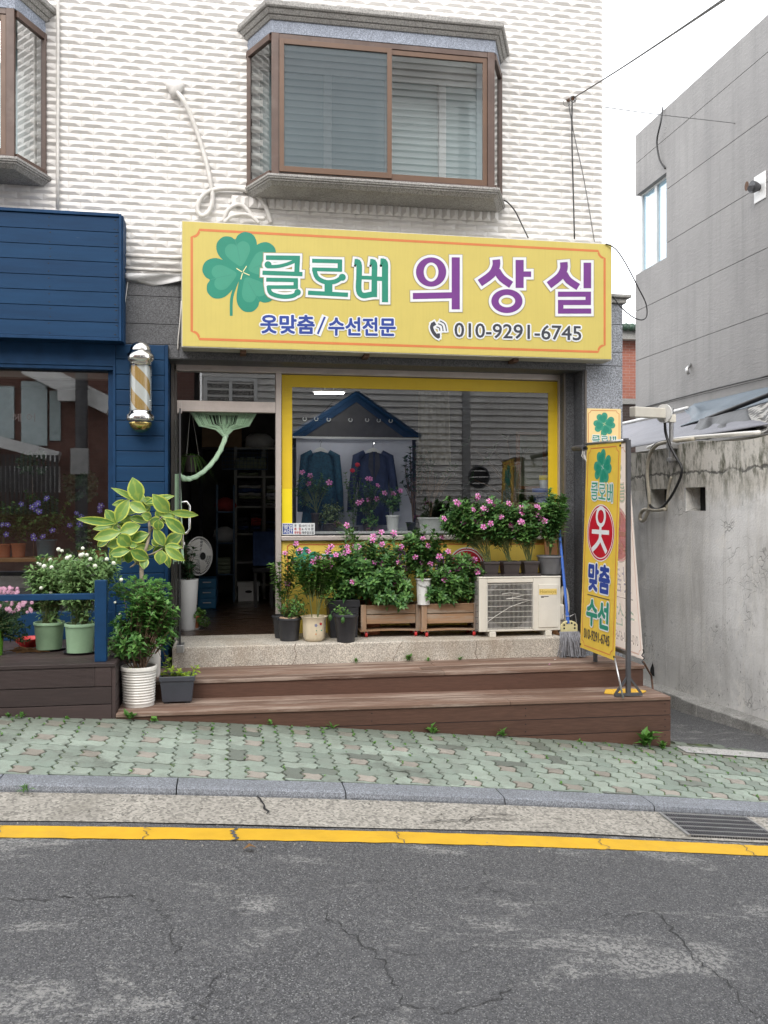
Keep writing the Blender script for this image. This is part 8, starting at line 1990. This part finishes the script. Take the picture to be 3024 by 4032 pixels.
t, c, h = bench_pot(848, 1113, 28, M['white'], 'pink vinca in a small white pot at the end of the garments', .24); vinca(t, c + Vector((0, 0, h)), ell(610, 735, 58, 60, .24, .08, 34, WZ), [(657, 685), (620, 700)], .18, WZ, .045, .024, (.2, .5))
t, c, h = bench_pot(892, 1128, 30, M['pot_black'], 'dark glossy umbrella tree beside the lace curtain', .42); st, lf = MB(), MB(); bushy(st, lf, c + Vector((0, 0, h)), ell(730, 520, 55, 90, .45, .1, 26, WZ) + ell(800, 530, 60, 50, .45, .1, 10, WZ) + ell(730, 640, 60, 60, .45, .1, 12, WZ), .065, .03, .6, .06, 2, .004, .04, 6); st.build('stems', M['twig'], t); lf.build('foliage', M['dleaf'], t)
t, c, h = bench_pot(930, 1118, 56, M['white'], 'wide pale trough stack holding a thin branching plant', .35); st, lf = MB(), MB(); bushy(st, lf, c + Vector((0, 0, h)), ell(850, 570, 130, 60, .42, .1, 16, WZ) + [PY(*WZ(935, 550), .4)], .05, .018, .75, .05, 2, .004, .05, 6); st.build('stems', M['twig'], t); lf.build('foliage', M['dleaf'], t)
c = Vector((PY(1110, 1140, .75).x, .62, zD_)); t = planter('display_plant', c, 'tall bare branched houseplant with long leaves at the right of the window', 'potted plants on the display bench'); round_pot(t, c, .09, .12, .2, M['pot_brown']); st, lf = MB(), MB()
for q in ((1240, 400), (1140, 520), (1030, 430), (1330, 480), (1250, 560), (1060, 620), (1170, 460)):
    P3 = curve(c + Vector((0, 0, .18)), PY(*WZ(*q), .62), 0, .05); st.tube(P3, .007, 6, True, .003); p, d = along(P3, .999); whorl(lf, p, d, 9, .17, .03, .95, .3)
st.build('stems', M['twig'], t); lf.build('foliage', M['dleaf'], t)
tb_ = thing('yellow_tub', PY(1175, 1054, .3), 'small yellow and white tub on the blue tub at the window corner', 'tub'); q = PY(1176, 1054, .3); k = sz(1, .3, 1176)
mb = MB(); mb.lathe([(10 * k, 0), (11 * k, 26 * k), (10 * k, 26 * k)], q, 20); mb.build('tub', M['p_white'], tb_, smooth='auto'); mb = MB(); mb.lathe([(11.2 * k, 17 * k), (11.4 * k, 27 * k), (3 * k, 27.2 * k)], q, 20); mb.build('lid', M['yel2'], tb_, smooth='auto')
q2 = PY(1168, 1086, .32); mb = MB(); mb.lathe([(20 * k, 0), (26 * k, 30 * k), (24 * k, 31 * k)], Vector((q.x - .0, .32, q2.z)), 24); tag(mb.build('blue_tub', M['mop_blue'], None, smooth='auto'), 'blue tub under the yellow tub at the window corner', 'tub')
mb = MB(); z_ = zD_ + .001; mb.box(PY(1105, 1100, .3).x, PY(1184, 1100, .3).x, .15, .5, z_, q2.z - .001); tag(mb.build('carton', M['card'], None, bevel=.005), 'brown carton under the blue tub inside the window', 'box')
mb = MB(); mb.lathe([(30 * k, 0), (12 * k, -4 * k), (2 * k, -5 * k)], PY(1148, 1064, .24), 24, 'Z', 1.2, .6); tag(mb.build('white_dish', M['white'], None, smooth=True), 'white plastic dish lying before the blue tub', 'dish')
fr_ = thing('picture_frame', PY(1150, 1030, .7), 'dark wooden framed picture leaning at the right of the window', 'picture'); a_, b_ = PY(1122, 1050, .72), PY(1172, 940, .72)
mb = MB(); mb.box(a_.x, b_.x, .72, .74, a_.z, b_.z); mb.build('picture', M['cloth_g'], fr_); mb = MB()
for e in ((a_.x - .03, a_.x, a_.z, b_.z), (b_.x, b_.x + .03, a_.z, b_.z)): mb.box(e[0], e[1], .70, .745, e[2] - .03, e[3] + .03)
mb.box(a_.x, b_.x, .70, .745, b_.z, b_.z + .03); mb.box(a_.x, b_.x, .70, .745, a_.z - .03, a_.z); mb.build('frame', M['board'], fr_)
# ---- weeds, leaf and petals on the ground
random.seed(121)
def weed(u, v, s, y, n, lb, wide=.45, zfix=None, grp='weeds along the step'):
    s *= 1.3
    x = PY(u, v, y).x; z = G(x, y) if zfix is None else zfix; c = Vector((x, y, z)); t = thing('weed', c, lb, 'weed', grp); lf = MB()
    for q in range(n):
        a = random.uniform(0, 6.28); el_ = random.uniform(.1, 1.2); d = Vector((math.cos(a) * math.cos(el_), math.sin(a) * math.cos(el_), math.sin(el_))); L = s * random.uniform(.6, 1.1); b = c + Vector((random.uniform(-.2, .2) * s, random.uniform(-.1, .1) * s, random.uniform(0, .4) * s * (n > 8)))
        lf.leaf(b, d, (0, 0, 1), L, L * wide, random.uniform(.1, .4))
    lf.build('leaves', M['weed'], t)
yw = -1.735
for u, v, s, n, lb in ((281, 1558, .06, 10, 'broad leaved weed below the left corner of the timber steps'), (332, 1566, .045, 10, 'low weed under the sloping end board of the lower step'), (20, 1556, .03, 12, 'small weed tuft at the far left of the dark deck foot'), (48, 1556, .035, 9, 'weed sprouting under the dark deck left of the others'), (143, 1556, .025, 7, 'tiny weed under the middle of the dark deck'), (85, 1555, .02, 6, 'seedling weed between two others at the dark deck foot'),
                       (585, 1563, .045, 9, 'spiky weed at the joint of the lower step boards'), (716, 1567, .06, 8, 'narrow leaved weed below the steps under the cream pot'), (936, 1582, .055, 12, 'round leaved weed below the steps under the planter boxes'), (1084, 1592, .055, 11, 'weed with a red tinged leaf below the outdoor unit'), (1306, 1610, .03, 6, 'small weed between the outdoor unit weed and the big one')):
    weed(u, v, s, yw, n, lb, .28 if 'narrow' in lb or 'spiky' in lb else .5)
weed(1396, 1612, .115, yw - .03, 22, 'largest leafy weed at the right end of the steps', .48)
for u, v, s, n, lb in ((770, 1427, .035, 12, 'flat weed growing at the foot of the doorstep, leftmost'), (884, 1422, .06, 12, 'leafy weed at the foot of the doorstep under the white bucket'), (925, 1425, .035, 8, 'small weed at the doorstep foot right of the leafy one'), (994, 1424, .035, 8, 'weed at the doorstep foot under the outdoor unit')):
    weed(u, v, s, -.69, n, lb, .5, -.182, 'weeds along the doorstep')
weed(1250, 1614, .03, yw, 6, 'faint weed left of the largest one', .4); weed(1432, 1613, .05, yw - .02, 20, 'dry spotted weed patch right of the largest weed', .4)
weed(55, 1713, .05, -3.23, 16, 'dry grass tuft in the gutter at lower left', .12)
mb = MB(); p = on_ground(524, 1840); mb.leaf(p + Vector((0, 0, .012)), (1, .2, .05), (0, 0, 1), .075, .04, .35); tag(mb.build('fallen_leaf', M['dry'], None), 'single curled brown leaf on the asphalt near the yellow line', 'leaf')
for u, v, zf_, lb in ((1197, 1427, -.182, 'pale petal on the upper tread near the mop'), (1185, 1437, -.182, 'pink petal on the upper tread below the outdoor unit'), (838, 1495, -.3, 'white scrap on the lower tread')):
    p = PZ(u, v, zf_ if zf_ > -.25 else ZLO(1.0)); mb = MB(); mb.leaf(p + Vector((0, 0, .006)), (1, .3, .05), (0, 0, 1), .028, .02, .2); tag(mb.build('petal', M['pinkf'] if 'pink' in lb else M['litter'], None), lb, 'petal')
